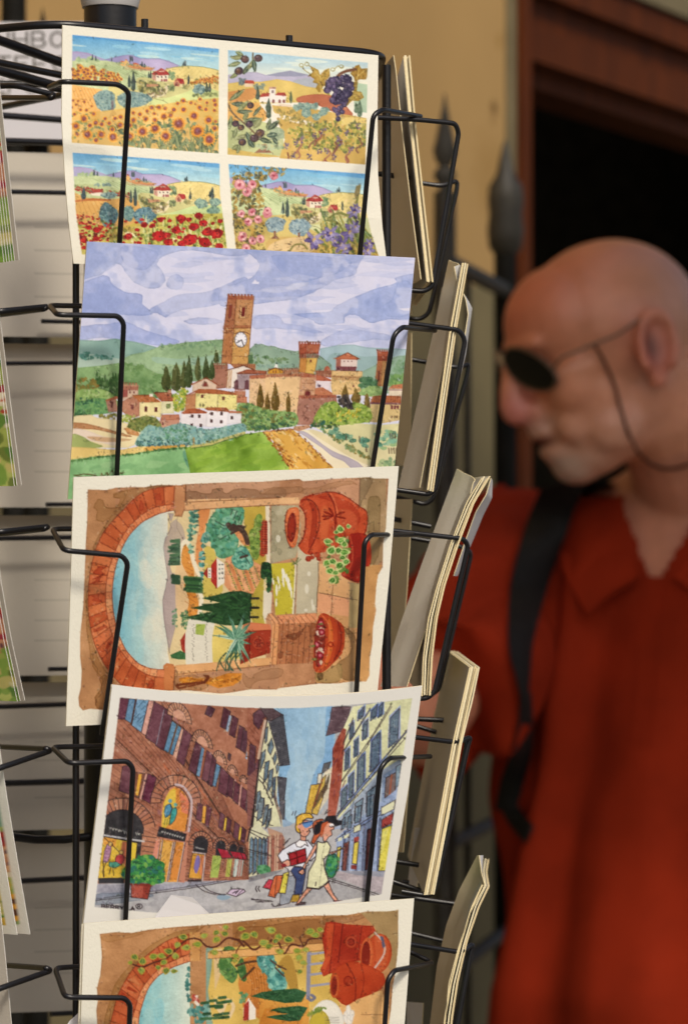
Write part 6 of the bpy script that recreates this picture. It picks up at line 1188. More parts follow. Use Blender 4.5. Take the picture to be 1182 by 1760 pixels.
    s.fill([(590, 960), (900, 600), (1060, 500), (1000, 980), (590, 1000)], '9aaccc', .85, gr=.06)
    s.fill([(930, 620), (1060, 540), (1010, 760), (920, 800)], '8096b8', 1, gr=.05)
    pane([(950, 640), (1035, 590), (1012, 740), (940, 780)], '7d6a68', 1, 1.3); s.line([(990, 620), (975, 760)], 3, '9c5a44'); pane([(1020, 560), (1056, 540), (1040, 690), (1016, 710)], '7890a4')
    pane([(815, 740), (885, 690), (860, 860), (810, 880)], '7c94a8', 1, 1.3); pane([(735, 820), (790, 780), (775, 910), (725, 940)], '7c94a8', 1, 1.3); pane([(655, 900), (705, 860), (690, 980), (645, 990)], '7c94a8', 1, 1.3)
    for k in range(16): x = R.uniform(660, 880); y = R.uniform(760, 940); s.line([(x, y), (x-4, y+50)], 1.1, '3c4c6c', .6)
    s.fill([(915, 860), (1020, 790), (1010, 860), (915, 910)], 'd4d6b4', 1); ol([(915, 860), (1020, 790), (1010, 860), (915, 910)])
    D()
    s.fill([(650, 300), (1100, -60), (1020, 600), (640, 560)], '93a6ca', 1, wc=.06, gr=.06)
    for x, y, w, h in ((690, 150, 26, 90), (735, 130, 30, 110), (790, 60, 46, 130), (880, -20, 50, 160)): pane([(x, y+20), (x+w, y), (x+w-6, y+h-10), (x-6, y+h+8)], '748ca0', 1, 1.3); s.line([(x+w*.5, y+14), (x+w*.5-6, y+h)], 1.2, '33445c', .8)
    for x in (700, 735, 800, 850, 905, 965): s.line([(x+12, 260-(x-700)*.4), (x-6, 560)], 5, R.choice(BLU), 1); s.line([(x+16, 260-(x-700)*.4), (x-2, 560)], 1.1, INK, .7); s.line([(x+6, 260-(x-700)*.4), (x-12, 560)], 1.1, INK, .7)
    band(640, 320, 1000, 90, 14, 30, '8498c4')
    s.fill([(705, 290), (745, 270), (740, 300), (704, 315)], 'd4d6b4'); s.fill([(780, 225), (830, 200), (828, 250), (778, 270)], 'd4d6b4'); ol([(780, 225), (830, 200), (828, 250), (778, 270)]); s.fill([(660, 310), (690, 300), (688, 325), (660, 335)], 'd4d6b4'); s.fill([(985, 80), (1090, 20), (1080, 90), (985, 140)], 'd8dab8'); ol([(985, 80), (1090, 20), (1080, 90), (985, 140)])
    pane([(655, 380), (682, 370), (664, 545), (650, 540)], 'c8b848', 1, 1.2); pane([(705, 350), (742, 335), (720, 555), (692, 550)], '7a4440', 1, 1.2); s.fill([(780, 305), (818, 295), (816, 335), (778, 345)], 'a84840'); pane([(780, 345), (816, 335), (800, 505), (766, 500)], 'dcc850', 1, 1.3); s.fill([(760, 510), (800, 512), (798, 545), (756, 540)], '8c3c38'); pane([(880, 250), (920, 230), (900, 545), (862, 550)], '6a3c3c', 1, 1.2)
    s.fill([(990, 170), (1080, 115), (1065, 200), (986, 235)], '9c3c38', 1, gr=.05); ol([(990, 170), (1080, 115), (1065, 200), (986, 235)], 1.3); pane([(990, 240), (1066, 210), (1035, 555), (962, 555)], 'd2c84c', 1, 1.3); s.fill([(990, 260), (1040, 240), (1000, 400), (975, 440)], 'e0dc84', .6)
    s.fill([(640, 555), (740, 555), (1020, 560), (1000, 730), (860, 690), (640, 600)], 'aea4ac', 1, wc=.08, gr=.06); s.fill([(660, 555), (1010, 560), (1000, 600), (820, 590)], '8a94a8', .7, gr=.05); s.line([(590, 612), (700, 645), (970, 735)], 1.4, INK, .85); s.line([(600, 630), (800, 690), (940, 740)], 1.1, INK, .8)
    for p in ([(625, 610), (615, 650)], [(640, 612), (632, 650)]): s.line(p, 1.1, INK, .7)
    # shopping couple
    s.bush([(570, 480), (590, 440), (640, 430), (660, 480), (650, 560), (620, 610), (585, 600), (565, 540)], '3f8f58', ['2f7c48', '5aa864', '2f7c78'], 40, 12, 22); ol([(570, 480), (590, 440), (640, 430), (660, 480), (650, 560), (620, 610), (585, 600), (565, 540)], 1.2)
    s.fill([(240, 600), (340, 590), (345, 760), (290, 800), (220, 815)], '8f96a4', 1, gr=.06); ol([(240, 600), (340, 590), (345, 760), (290, 800), (220, 815)], 1.1)
    SK = 'dd9a80'
    def shape(P, c, w=1.5, sm=0, **k):
        s.fill(P, c, 1, sm=sm, gr=.04, **k); Q = s.T(P); Q = catmull(Q, sm) if sm else Q
        v = (s.vx, s.vy, s.k); s.view(s.x0, s.y0, 1); s.line(list(map(tuple, Q))+[tuple(Q[0])], w, INK, .9); s.view(*v)
    shape([(296, 540), (300, 525), (420, 525), (412, 600), (390, 730), (330, 735), (345, 620)], '3c4a78', 1.4)
    shape([(300, 790), (320, 735), (372, 735), (365, 790)], 'b08c30', 1.2, wc=.05)
    shape([(375, 330), (430, 325), (460, 360), (490, 400), (500, 440), (450, 480), (420, 470), (440, 510), (400, 530), (310, 515), (280, 470), (240, 500), (208, 440), (240, 400), (320, 350)], 'dfe2ee', 1.5)
    shape([(340, 345), (375, 318), (420, 330), (435, 370), (410, 355), (385, 378), (350, 372)], 'ecebee', 1.2)
    shape([(285, 425), (415, 385), (425, 485), (305, 520)], 'a8242c', 1.5); s.line([(345, 405), (360, 500)], 2, '5f1418'); s.line([(295, 475), (420, 432)], 2, '5f1418')
    shape([(280, 470), (300, 480), (302, 515), (270, 530), (235, 520), (245, 490)], SK, 1.3)
    s.fill([(236, 500), (262, 500), (280, 522), (240, 528)], '9c2c34')
    shape([(378, 270), (420, 300), (415, 330), (380, 325)], SK, 1.2)
    shape([(370, 200), (395, 175), (450, 180), (474, 200), (470, 230), (440, 240), (450, 255), (430, 290), (395, 298), (372, 265)], SK, 1.3, 2)
    shape([(345, 200), (350, 150), (395, 125), (445, 122), (472, 150), (468, 162), (430, 158), (405, 175), (385, 200), (362, 215), (378, 268), (352, 262), (340, 230)], 'e0b03c', 1.5, 2)
    s.ell(365, 222, 12, 15, SK); s.fill([(395, 195), (465, 182), (468, 205), (440, 225), (415, 232), (398, 215)], '5c8cc8', 1, sm=2); s.line([(395, 195), (465, 182)], 2.4, '2c4a7c'); s.line([(425, 262), (445, 250), (452, 262)], 1.3, INK)
    shape([(300, 560), (330, 520), (300, 520), (262, 525)], 'd8d8dc', .8)
    shape([(95, 680), (140, 618), (195, 628), (165, 700)], 'c8384c', 1.3); shape([(135, 745), (180, 600), (195, 590), (255, 588), (230, 720), (205, 720), (185, 758), (160, 750)], 'd0683c', 1.3); shape([(218, 722), (250, 575), (292, 562), (265, 725)], 'd8cc4c', 1.3); s.line([(200, 600), (185, 740)], 1.2, INK, .7)
    shape([(365, 560), (400, 540), (408, 570), (390, 585), (368, 575)], SK, 1.2)
    shape([(430, 680), (465, 690), (400, 760), (360, 815), (340, 812), (380, 750)], SK, 1.4); shape([(555, 670), (590, 640), (620, 720), (665, 785), (635, 785), (590, 725)], SK, 1.4); shape([(625, 780), (690, 778), (698, 790), (635, 794)], 'a8283c', 1.2); shape([(350, 806), (380, 790), (415, 790), (415, 806), (370, 812)], '5c4a50', 1.2)
    shape([(470, 200), (520, 165), (560, 180), (540, 260), (500, 320), (480, 350), (458, 340), (480, 280)], 'c05a34', 1.4, 2, wc=.06)
    shape([(478, 260), (485, 215), (530, 180), (560, 175), (575, 145), (640, 140), (650, 175), (690, 180), (685, 205), (640, 220), (600, 185), (555, 200), (520, 270), (490, 285)], '2c2a30', 1.4)
    shape([(545, 240), (560, 205), (600, 190), (625, 210), (630, 240), (610, 250), (615, 285), (590, 300), (570, 330), (550, 330)], SK, 1.3, 2); s.ell(612, 212, 18, 14, 'f0eef0'); s.line([(596, 218), (606, 226), (628, 220)], 1.3, INK)
    s.fill([(535, 210), (560, 190), (590, 185), (560, 230), (545, 290), (528, 300)], 'c05a34', 1, sm=2)
    shape([(490, 350), (510, 360), (470, 440), (425, 500), (410, 545), (395, 530), (430, 460)], SK, 1.4)
    shape([(590, 380), (600, 420), (660, 400), (720, 370), (712, 385), (680, 395), (615, 430), (590, 415)], SK, 1.3)
    shape([(505, 335), (545, 345), (580, 335), (605, 375), (590, 430), (552, 470), (560, 540), (590, 630), (560, 660), (515, 690), (425, 680), (440, 560), (490, 470), (500, 400)], 'dcdcb4', 1.6, wc=.04)
    s.line([(425, 682), (515, 692), (560, 662), (592, 632)], 2.6, INK, .95); s.line([(565, 340), (540, 440), (535, 560), (520, 660)], 1, '6a6a54', .5); s.line([(495, 640), (490, 668)], 1.4, INK)
    for k in range(6): s.ell(552-k*5, 370+k*46, 4, 4, '7a7a60', 0, .9, 7)
    for p in ([(325, 110), (315, 135)], [(345, 105), (335, 138)], [(300, 310), (260, 345)], [(285, 330), (255, 360)], [(50, 670), (40, 690), (52, 708)], [(70, 670), (60, 690), (72, 712)], [(10, 770), (160, 780)], [(60, 788), (170, 786)], [(165, 805), (180, 825), (230, 815)], [(560, 130), (580, 95)], [(575, 120), (600, 100)]): s.line(p, 1.4, INK, .85)
    s.clip()
    return s
def art_village(seed, flowers=False):
    """small generic hill village used on the cards of the left side; view units 0..400 x 0..300"""
    s = Sheet(0, 0, 400, 300, 'e6e4da', seed); R = s.r
    s.clip([(14, 14), (386, 14), (386, 286), (14, 286)])
    s.grad([(0, 0), (400, 0), (400, 150), (0, 150)], '8fb4dc', 'dfe6ea', wc=.08)
    s.fill([(0, 120), (120, 95), (240, 110), (400, 90), (400, 300), (0, 300)], '7da38c', 1, sm=2, wc=.1)
    s.fill([(0, 150), (160, 130), (400, 140), (400, 300), (0, 300)], 'a9b45c', 1, wc=.12)
    s.dabs([(0, 120), (400, 110), (400, 160), (0, 165)], 90, ['5f8a50', '7da060', '4c7444', '98b068'], 5, 11)
    for k in range(13):
        x = R.uniform(10, 380) if k % 2 else R.uniform(318, 392); y = R.uniform(150, 205); w = R.uniform(22, 44); h = R.uniform(16, 30)
        s.fill([(x, y), (x+w, y-1), (x+w, y+h), (x, y+h)], R.choice(['e2c99c', 'dfae84', 'e8dcc0', 'cf9470']), 1, edge=.1)
        s.fill([(x-3, y+1), (x+w*.25, y-h*.45), (x+w*.85, y-h*.45), (x+w+3, y)], R.choice(['b8402f', 'c4583c', 'a83a44']), 1, edge=.1)
        for q in range(3): s.fill([(x+5+q*w*.3, y+6), (x+9+q*w*.3, y+6), (x+9+q*w*.3, y+12), (x+5+q*w*.3, y+12)], '6a4048')
    for k in range(9): s.cypress(R.uniform(0, 400), R.uniform(160, 220), R.uniform(35, 62), 11, '3f5f3c', '2f4a30')
    s.dabs([(0, 205), (400, 200), (400, 300), (0, 300)], 260, ['7da044', 'a9b85c', '5c8438', 'cdbf74', '88a84c', '6a7a38'], 5, 13)
    if flowers:
        s.dabs([(0, 190), (400, 190), (400, 300), (0, 300)], 60, ['d8a02c', '8c6ab0', 'e0b040', '5f7a3c'], 8, 16)
        for k in range(30):
            x, y = R.uniform(10, 395), R.uniform(210, 285); s.ell(x, y, 13, 13, 'e2a42c', 0, 1, 14, wob=.2); s.ell(x, y, 6, 6, '5a3420')
    else:
        s.dabs([(0, 230), (400, 225), (400, 300), (0, 300)], 60, ['d8d0a0', 'b84438', 'c8b870', 'e4dcc0'], 4, 9)
    s.clip(); return s

def art_back(seed):
    """blank side of a postcard: paper, address lines, a few lines of small print"""
    s = Sheet(0, 0, 400, 300, 'bdb6a9', seed)
    for y in (120, 158, 196, 234): s.line([(225, y), (380, y)], 1.6, '7a756c', .45)
    for y in (258, 266, 274): s.line([(20, y), (130, y)], 3, '5f5b55', .6)
    s.line([(330, 25), (378, 25), (378, 80), (330, 80), (330, 25)], 1.2, '6a665e', .7)
    return s

def art_board():
    s = Sheet(0, 0, 420, 420, 'cfcccf', 5)
    write(s, 'OZNHBOC', 6, 34, 58, 52, '55524c', 7.5); write(s, 'STTEFGO', 12, 120, 58, 50, '5a564e', 7.5); write(s, 'TTEPO', 10, 200, 52, 44, '5f5b52', 6.5)
    s.ell(150, 262, 26, 14, '8a857a', 0, .8)
    return s
import bpy, bmesh
from mathutils import Vector, Matrix
from mathutils.bvhtree import BVHTree
C = bpy.context.scene.collection
PI = math.pi
V = Vector

def srgb(h):
    c = [int(h[i:i+2], 16)/255 for i in (0, 2, 4)]
    return tuple((x/12.92 if x <= .04045 else ((x+.055)/1.055)**2.4) for x in c)

# ------------------------------------------------------------------ materials
def mat(name, col, rough=.5, spec=.5, noise=0., nscale=30., bump=0., bscale=80., metal=0., col2=None, coat=0.):
    m = bpy.data.materials.new(name); m.use_nodes = True
    nt = m.node_tree; b = nt.nodes['Principled BSDF']
    b.inputs['Base Color'].default_value = (*col, 1); b.inputs['Roughness'].default_value = rough
    b.inputs['Specular IOR Level'].default_value = spec; b.inputs['Metallic'].default_value = metal
    b.inputs['Coat Weight'].default_value = coat
    tc = nt.nodes.new('ShaderNodeTexCoord')
    if noise or col2:
        n = nt.nodes.new('ShaderNodeTexNoise'); n.inputs['Scale'].default_value = nscale; n.inputs['Detail'].default_value = 6
        nt.links.new(tc.outputs['Object'], n.inputs['Vector'])
        r = nt.nodes.new('ShaderNodeValToRGB'); r.color_ramp.elements[0].position = .35; r.color_ramp.elements[1].position = .68
        c2 = col2 or tuple(min(1, c*(1+noise)) for c in col)
        c1 = col if col2 else tuple(c*(1-noise) for c in col)
        r.color_ramp.elements[0].color = (*c1, 1); r.color_ramp.elements[1].color = (*c2, 1)
        nt.links.new(n.outputs['Fac'], r.inputs['Fac']); nt.links.new(r.outputs['Color'], b.inputs['Base Color'])
    if bump:
        n = nt.nodes.new('ShaderNodeTexNoise'); n.inputs['Scale'].default_value = bscale; n.inputs['Detail'].default_value = 4
        nt.links.new(tc.outputs['Object'], n.inputs['Vector'])
        bp = nt.nodes.new('ShaderNodeBump'); bp.inputs['Strength'].default_value = bump; bp.inputs['Distance'].default_value = .002
        nt.links.new(n.outputs['Fac'], bp.inputs['Height']); nt.links.new(bp.outputs['Normal'], b.inputs['Normal'])
    return m

def print_mat(name, rough=.55, spec=.3, bump=.12, bscale=900., gloss_noise=False):
    m = mat(name, (.8, .8, .8), rough, spec, bump=bump, bscale=bscale)
    nt = m.node_tree; a = nt.nodes.new('ShaderNodeAttribute'); a.attribute_name = 'print'
    nt.links.new(a.outputs['Color'], nt.nodes['Principled BSDF'].inputs['Base Color'])
    return m

# ------------------------------------------------------------------ objects
def tag(o, label=None, cat=None, group=None, kind=None):
    if label: o['label'] = label
    if cat: o['category'] = cat
    if group: o['group'] = group
    if kind: o['kind'] = kind
    return o
def thing(name, label, cat, loc=(0, 0, 0), group=None):
    o = bpy.data.objects.new(name, None); C.objects.link(o); o.location = loc
    return tag(o, label, cat, group)
def link(name, me, parent=None, m=None):
    o = bpy.data.objects.new(name, me); C.objects.link(o)
    if m and not me.materials: me.materials.append(m)
    if parent:
        o.parent = parent
        L = V(parent.location); q = parent.parent
        while q: L = L+q.location; q = q.parent
        o.location = -L          # meshes are written in world units
    return o
def mesh_from(verts, faces, smooth=True):
    me = bpy.data.meshes.new('m'); me.from_pydata([tuple(v) for v in verts], [], faces)
    if smooth: me.polygons.foreach_set('use_smooth', [True]*len(me.polygons))
    me.update(); return me
class MB:
    """collects shapes into one mesh"""
    def __init__(s): s.v = []; s.f = []
    def add(s, v, f):
        b = len(s.v); s.v += [tuple(x) for x in v]; s.f += [tuple(b+i for i in q) for q in f]; return s
    def box(s, lo, hi, M=None):
        v = [V((x, y, z)) for x in (lo[0], hi[0]) for y in (lo[1], hi[1]) for z in (lo[2], hi[2])]
        if M: v = [M @ q for q in v]
        return s.add(v, [(0, 1, 3, 2), (4, 6, 7, 5), (0, 4, 5, 1), (2, 3, 7, 6), (0, 2, 6, 4), (1, 5, 7, 3)])
    def tube(s, pts, r, n=10, fil=0., closed=False, cap=True):
        pts = [V(p) for p in pts]
        if fil:
            out = [pts[0]]
            for a, b, c in zip(pts[:-2], pts[1:-1], pts[2:]):
                f = min(fil, (b-a).length*.45, (c-b).length*.45)
                p, q = b+(a-b).normalized()*f, b+(c-b).normalized()*f
                for k in range(6):
                    t = k/5; out.append(p*(1-t)**2+b*2*t*(1-t)+q*t*t)
            out.append(pts[-1]); pts = out
        N = len(pts); rr = r if isinstance(r, (list, tuple)) else [r]*N
        if len(rr) != N: rr = [np.interp(i/(N-1), np.linspace(0, 1, len(rr)), rr) for i in range(N)]
        v = []; up = None
        for i, p in enumerate(pts):
            a = pts[i-1] if i or closed else p; b = pts[(i+1) % N] if i < N-1 or closed else p
            d = (b-a).normalized()
            if up is None: up = d.orthogonal().normalized()
            up = (up-d*up.dot(d)).normalized(); w = d.cross(up)
            for k in range(n):
                q = 2*PI*k/n; v.append(p+(up*math.cos(q)+w*math.sin(q))*rr[i])
        f = []
        for i in range(N if closed else N-1):
            for k in range(n):
                a, b = i*n+k, i*n+(k+1) % n; j = (i+1) % N
                f.append((a, b, j*n+(k+1) % n, j*n+k))
        if cap and not closed: f += [tuple(range(n-1, -1, -1)), tuple((N-1)*n+k for k in range(n))]
        return s.add(v, f)
    def lathe(s, c, prof, n=24, M=None):
        """prof: (radius, z) list"""
        v = []
        for r, z in prof:
            for k in range(n):
                q = V((r*math.cos(2*PI*k/n), r*math.sin(2*PI*k/n), z))
                v.append((M @ q if M else q)+V(c))
        f = [(i*n+k, i*n+(k+1) % n, (i+1)*n+(k+1) % n, (i+1)*n+k) for i in range(len(prof)-1) for k in range(n)]
        f += [tuple(range(n-1, -1, -1)), tuple((len(prof)-1)*n+k for k in range(n))]
        return s.add(v, f)
    def ellip(s, c, r, M=None, n=20, m=14):
        v = []
        for i in range(m+1):
            a = PI*i/m
            for k in range(n):
                q = V((r[0]*math.sin(a)*math.cos(2*PI*k/n), r[1]*math.sin(a)*math.sin(2*PI*k/n), r[2]*math.cos(a)))
                v.append((M @ q if M else q)+V(c))
        return s.add(v, [(i*n+k, (i+1)*n+k, (i+1)*n+(k+1) % n, i*n+(k+1) % n) for i in range(m) for k in range(n)])
    def build(s, name, m, parent=None, smooth=True, bevel=0.):
        me = mesh_from(s.v, s.f, smooth)
        bm = bmesh.new(); bm.from_mesh(me); bmesh.ops.remove_doubles(bm, verts=bm.verts, dist=1e-6)
        bmesh.ops.recalc_face_normals(bm, faces=bm.faces)
        if bevel: bmesh.ops.bevel(bm, geom=bm.edges[:]+bm.verts[:], offset=bevel, segments=2, affect='EDGES')
        bm.to_mesh(me); bm.free()
        if smooth:
            me.polygons.foreach_set('use_smooth', [True]*len(me.polygons))
            try: me.set_sharp_from_angle(angle=math.radians(50))
            except Exception: pass
        return link(name, me, parent, m)

# ------------------------------------------------------------------ measuring frame
# The camera stands 1.5 m above the street and looks level along +Y. ray() turns a
# measurement on the 1182 x 1760 photograph into a direction; the planes of the six-sided
# rack (and the wall) then give each measured point its place and distance in metres.
FP_ = 5200.; EYE = V((0, 0, 1.5))
def ray(x, y): return V(((x-591)/FP_, 1, (880-y)/FP_))
def P(x, y, d): return EYE+ray(x, y)*d
TH = math.radians(31.5); SIDE = .166
def dirs(k):
    """side k of the rack (0 front, 1 right, 2 .. 5 anticlockwise seen from above): along, outward"""
    a = TH+k*PI/3
    return V((math.cos(a), math.sin(a), 0)), V((math.sin(a), -math.cos(a), 0))
E0, N0 = dirs(0)
A0 = P(97, 880, 1.30); A0.z = 0
CORN = [A0]
for k in range(5): CORN.append(CORN[-1]+dirs(k)[0]*SIDE)
APO = SIDE*math.sqrt(3)/2
HUB = A0+E0*SIDE/2-N0*APO
def hit(x, y, p0, n, off=0.):
    r = ray(x, y); t = ((p0-EYE).dot(n)+off-0*n.z)/r.dot(n)
    return EYE+r*t
def FR(x, y, off=0.): return hit(x, y, V((A0.x, A0.y, 1.5)), N0, off)
E1, N1 = dirs(1); B0 = CORN[1]
def RI(x, y, t=.012): return hit(x, y, V((B0.x, B0.y, 1.5)), E1, t)
E5, N5 = dirs(5)
def LE(x, y, t=.012): return hit(x, y, V((A0.x, A0.y, 1.5)), -E5, t)
# ------------------------------------------------------------------ the postcard rack
BLACK = mat('black_painted_wire', (.006, .006, .008), .32, .45, noise=.3, nscale=60, bump=.05, bscale=300)
PLAS = mat('grey_plastic', srgb('aaa9a8'), .5, .4, noise=.05)
WR = .00118
HUBP = HUB+E0*.0165
rack = thing('postcard_rack', 'six sided black wire postcard rack holding cards on a round black pole', 'card rack', (HUB.x, HUB.y, 0))
def wire(pts, name='pocket_arm', r=WR, fil=.004): return MB().tube(pts, r, 10, fil).build(name, BLACK, rack)
zt = 1.5+(880-40)/FP_*1.30
MB().lathe((HUBP.x, HUBP.y, 0), [(.0128, .02), (.0128, 1.757)], 32).build('pole', BLACK, rack)
MB().lathe((HUBP.x, HUBP.y, 1.7455), [(.0136, 0), (.0146, .004), (.0146, .05), (.012, .053)], 32).build('pole_cap', PLAS, rack)
MB().lathe((HUBP.x, HUBP.y, 0), [(.19, 0), (.19, .012), (.17, .02), (.03, .03), (.02, .05)], 40).build('base', BLACK, rack)
# top and bottom rings with rounded corners, spokes to the pole
def ring(z, r, name, grow=0.):
    pts = []
    for k in range(6):
        c = CORN[k]+(CORN[k]-HUB).normalized()*grow; a = CORN[k-1]; b = CORN[(k+1) % 6]
        for t in range(7):
            t /= 6; p, q = c+(a-c).normalized()*.016, c+(b-c).normalized()*.016
            w = p*(1-t)**2+c*2*t*(1-t)+q*t*t; pts.append((w.x, w.y, z))
    MB().tube(pts, r, 12, closed=True).build(name, BLACK, rack)
ring(zt, .0018, 'top_ring'); ring(1.18, .00165, 'bottom_ring')
for k in (3, 4, 5):
    c = CORN[k].lerp(CORN[(k+1) % 6], .5)
    MB().tube([(c.x, c.y, zt-.002), (HUBP.x, HUBP.y, zt-.002)], .0017, 10).build('spoke', BLACK, rack)
MB().tube([P(-160, 12, 1.42), P(105, 107, 1.50), P(190, 138, 1.53)], .0024, 10).build('spoke', BLACK, rack)
MB().tube([P(-160, 76, 1.40), P(95, 148, 1.46), P(190, 172, 1.50)], .0024, 10).build('spoke', BLACK, rack)
MB().lathe((HUBP.x, HUBP.y, 1.70), [(.013, 0), (.0165, .003), (.0165, .022), (.013, .026)], 28).build('hub_collar', BLACK, rack)
# upright posts
for x, t0, t1 in ((131, 62, -.010), (664, 112, -.008)):
    a = FR(x, t0, t1); MB().tube([a, (a.x, a.y, 1.18)], .0015 if x < 300 else .0021, 10).build('post', BLACK, rack)
for x, y0 in ((249, 33), (497, 61)):
    a = FR(x, y0, -.0035); MB().tube([a, (a.x, a.y, 1.18)], .0016, 10).build('post', BLACK, rack)
for k in (2, 3, 4, 5):
    q = CORN[k]+(HUB-CORN[k]).normalized()*.01
    MB().tube([(q.x, q.y, zt), (q.x, q.y, 1.18)], .0015, 10).build('post', BLACK, rack)
# front pocket arms: (x, y, distance out from the front plane)
F_ARMS = [
 [(150, 163, -.006), (83, 151, .004), (107, 140, .030), (204, 145, .032), (222, 158, .032), (206, 414, .014), (204, 452, .004)],
 [(722, 200, -.004), (657, 188, .030), (641, 198, .031), (618, 440, .014), (616, 480, .004)],
 [(150, 526, -.006), (85, 525, .004), (99, 541, .030), (203, 543, .032), (213, 555, .032), (201, 818, .013), (199, 850, .004)],
 [(747, 568, -.002), (691, 562, .030), (676, 576, .031), (640, 802, .013), (636, 840, .004)],
 [(150, 909, -.006), (90, 909, .004), (110, 946, .030), (210, 955, .032), (220, 968, .032), (178, 1245, .013), (176, 1262, .008)],
 [(718, 919, -.002), (637, 919, .030), (626, 932, .031), (612, 1194, .013), (610, 1235, .004)],
 [(190, 1282, -.006), (90, 1284, .004), (119, 1312, .030), (219, 1308, .032), (229, 1320, .032), (216, 1580, .013), (214, 1615, .004)],
 [(739, 1300, .002), (668, 1303, .030), (653, 1320, .031), (630, 1548, .013), (627, 1590, .004)],
 [(150, 1660, -.006), (95, 1664, .004), (112, 1714, .030), (214, 1715, .032), (224, 1726, .032), (214, 1985, .013), (212, 2020, .004)],
 [(706, 1637, -.004), (745, 1655, .004), (677, 1668, .030), (666, 1684, .031), (648, 1960, .013), (645, 1990, .004)],
]
for a in F_ARMS: wire([FR(*p) for p in a])
# right side pocket arms: (x, y, distance back along the right side)
R_ARMS = [
 [(648, 202, .0), (722, 206, .008), (782, 212, .014), (788, 228, .016), (743, 492, .016), (728, 501, .016), (690, 498, .016)],
 [(654, 304, .13), (759, 320, .13), (786, 310, .135), (784, 330, .135), (737, 538, .135), (722, 549, .135), (690, 546, .135)],
 [(690, 554, .004), (788, 567, .014), (799, 584, .016), (748, 842, .016), (736, 850, .016), (675, 841, .016)],
 [(690, 615, .13), (785, 632, .13), (805, 625, .135), (803, 640, .135), (744, 858, .135), (730, 867, .135), (675, 853, .135)],
 [(665, 911, .004), (796, 926, .014), (804, 938, .016), (746, 1190, .016), (734, 1200, .016), (690, 1203, .016)],
 [(690, 922, .13), (795, 940, .13), (810, 950, .135), (754, 1185, .135), (740, 1195, .135), (690, 1190, .135)],
 [(705, 1266, .004), (784, 1276, .014), (808, 1267, .02), (804, 1280, .02), (748, 1530, .016), (736, 1540, .016), (690, 1532, .016)],
 [(690, 1240, .13), (760, 1262, .13), (803, 1272, .135), (748, 1520, .135), (690, 1515, .135)],
 [(700, 1622, .004), (792, 1637, .014), (813, 1622, .02), (808, 1640, .02), (768, 1860, .016), (700, 1870, .016)],
 [(690, 1600, .13), (780, 1622, .13), (808, 1632, .135), (764, 1850, .135), (700, 1850, .135)],
]
for a in R_ARMS: wire([RI(*p) for p in a])
# left side pocket arms
for a in ([(-60, 150, .05), (28, 147, .02), (94, 163, .004), (88, 168, .004), (5, 168, .06)], [(-60, 541, .03), (0, 535, .01), (82, 527, .004), (76, 531, .004), (0, 541, .05)],
          [(-60, 921, .03), (0, 914, .01), (84, 905, .004), (76, 909, .004), (0, 918, .05)], [(-60, 1344, .02), (0, 1320, .01), (88, 1290, .004), (80, 1287, .004), (0, 1283, .06)],
          [(-60, 1722, .02), (0, 1699, .01), (88, 1668, .004), (80, 1664, .004), (12, 1659, .06)]):
    wire([LE(*p) for p in a], r=.0013)
# cross wires of the far sides, seen through the rack
BK = -2*APO+.006
for x0, y0, x1, y1, th in ((-200, 236, 240, 249, 12), (-200, 325, 240, 334, 9), (-200, 626, 240, 623, 8), (-200, 928, 240, 922, 9), (-200, 1222, 240, 1206, 9), (-200, 1352, 240, 1340, 11), (-200, 1526, 240, 1504, 10),
                           (72, 552, 240, 556, 8), (80, 867, 240, 866, 8), (84, 1150, 240, 1148, 8), (88, 1743, 240, 1735, 9)):
    MB().tube([FR(x0, y0, BK), FR(x1, y1, BK)], th/2/FP_*1.58, 8).build('cross_wire', BLACK, rack)
MB().tube([P(-80, 1424, 1.40), P(20, 1438, 1.43), P(60, 1443, 1.45), P(110, 1443, 1.46), P(170, 1436, 1.47)], .0021, 10).build('lower_spoke', BLACK, rack)
for a in ([(600, 1230, .1), (764, 1238, .1)], [(600, 1490, .05), (722, 1531, .05)], [(600, 1528, .1), (785, 1554, .1)], [(600, 1468, .08), (727, 1488, .08), (731, 1504, .08)], [(600, 876, .12), (740, 905, .12)], [(600, 292, .06), (705, 306, .06)]):
    MB().tube([RI(*p) for p in a], .0013, 8, .003).build('cross_wire', BLACK, rack)

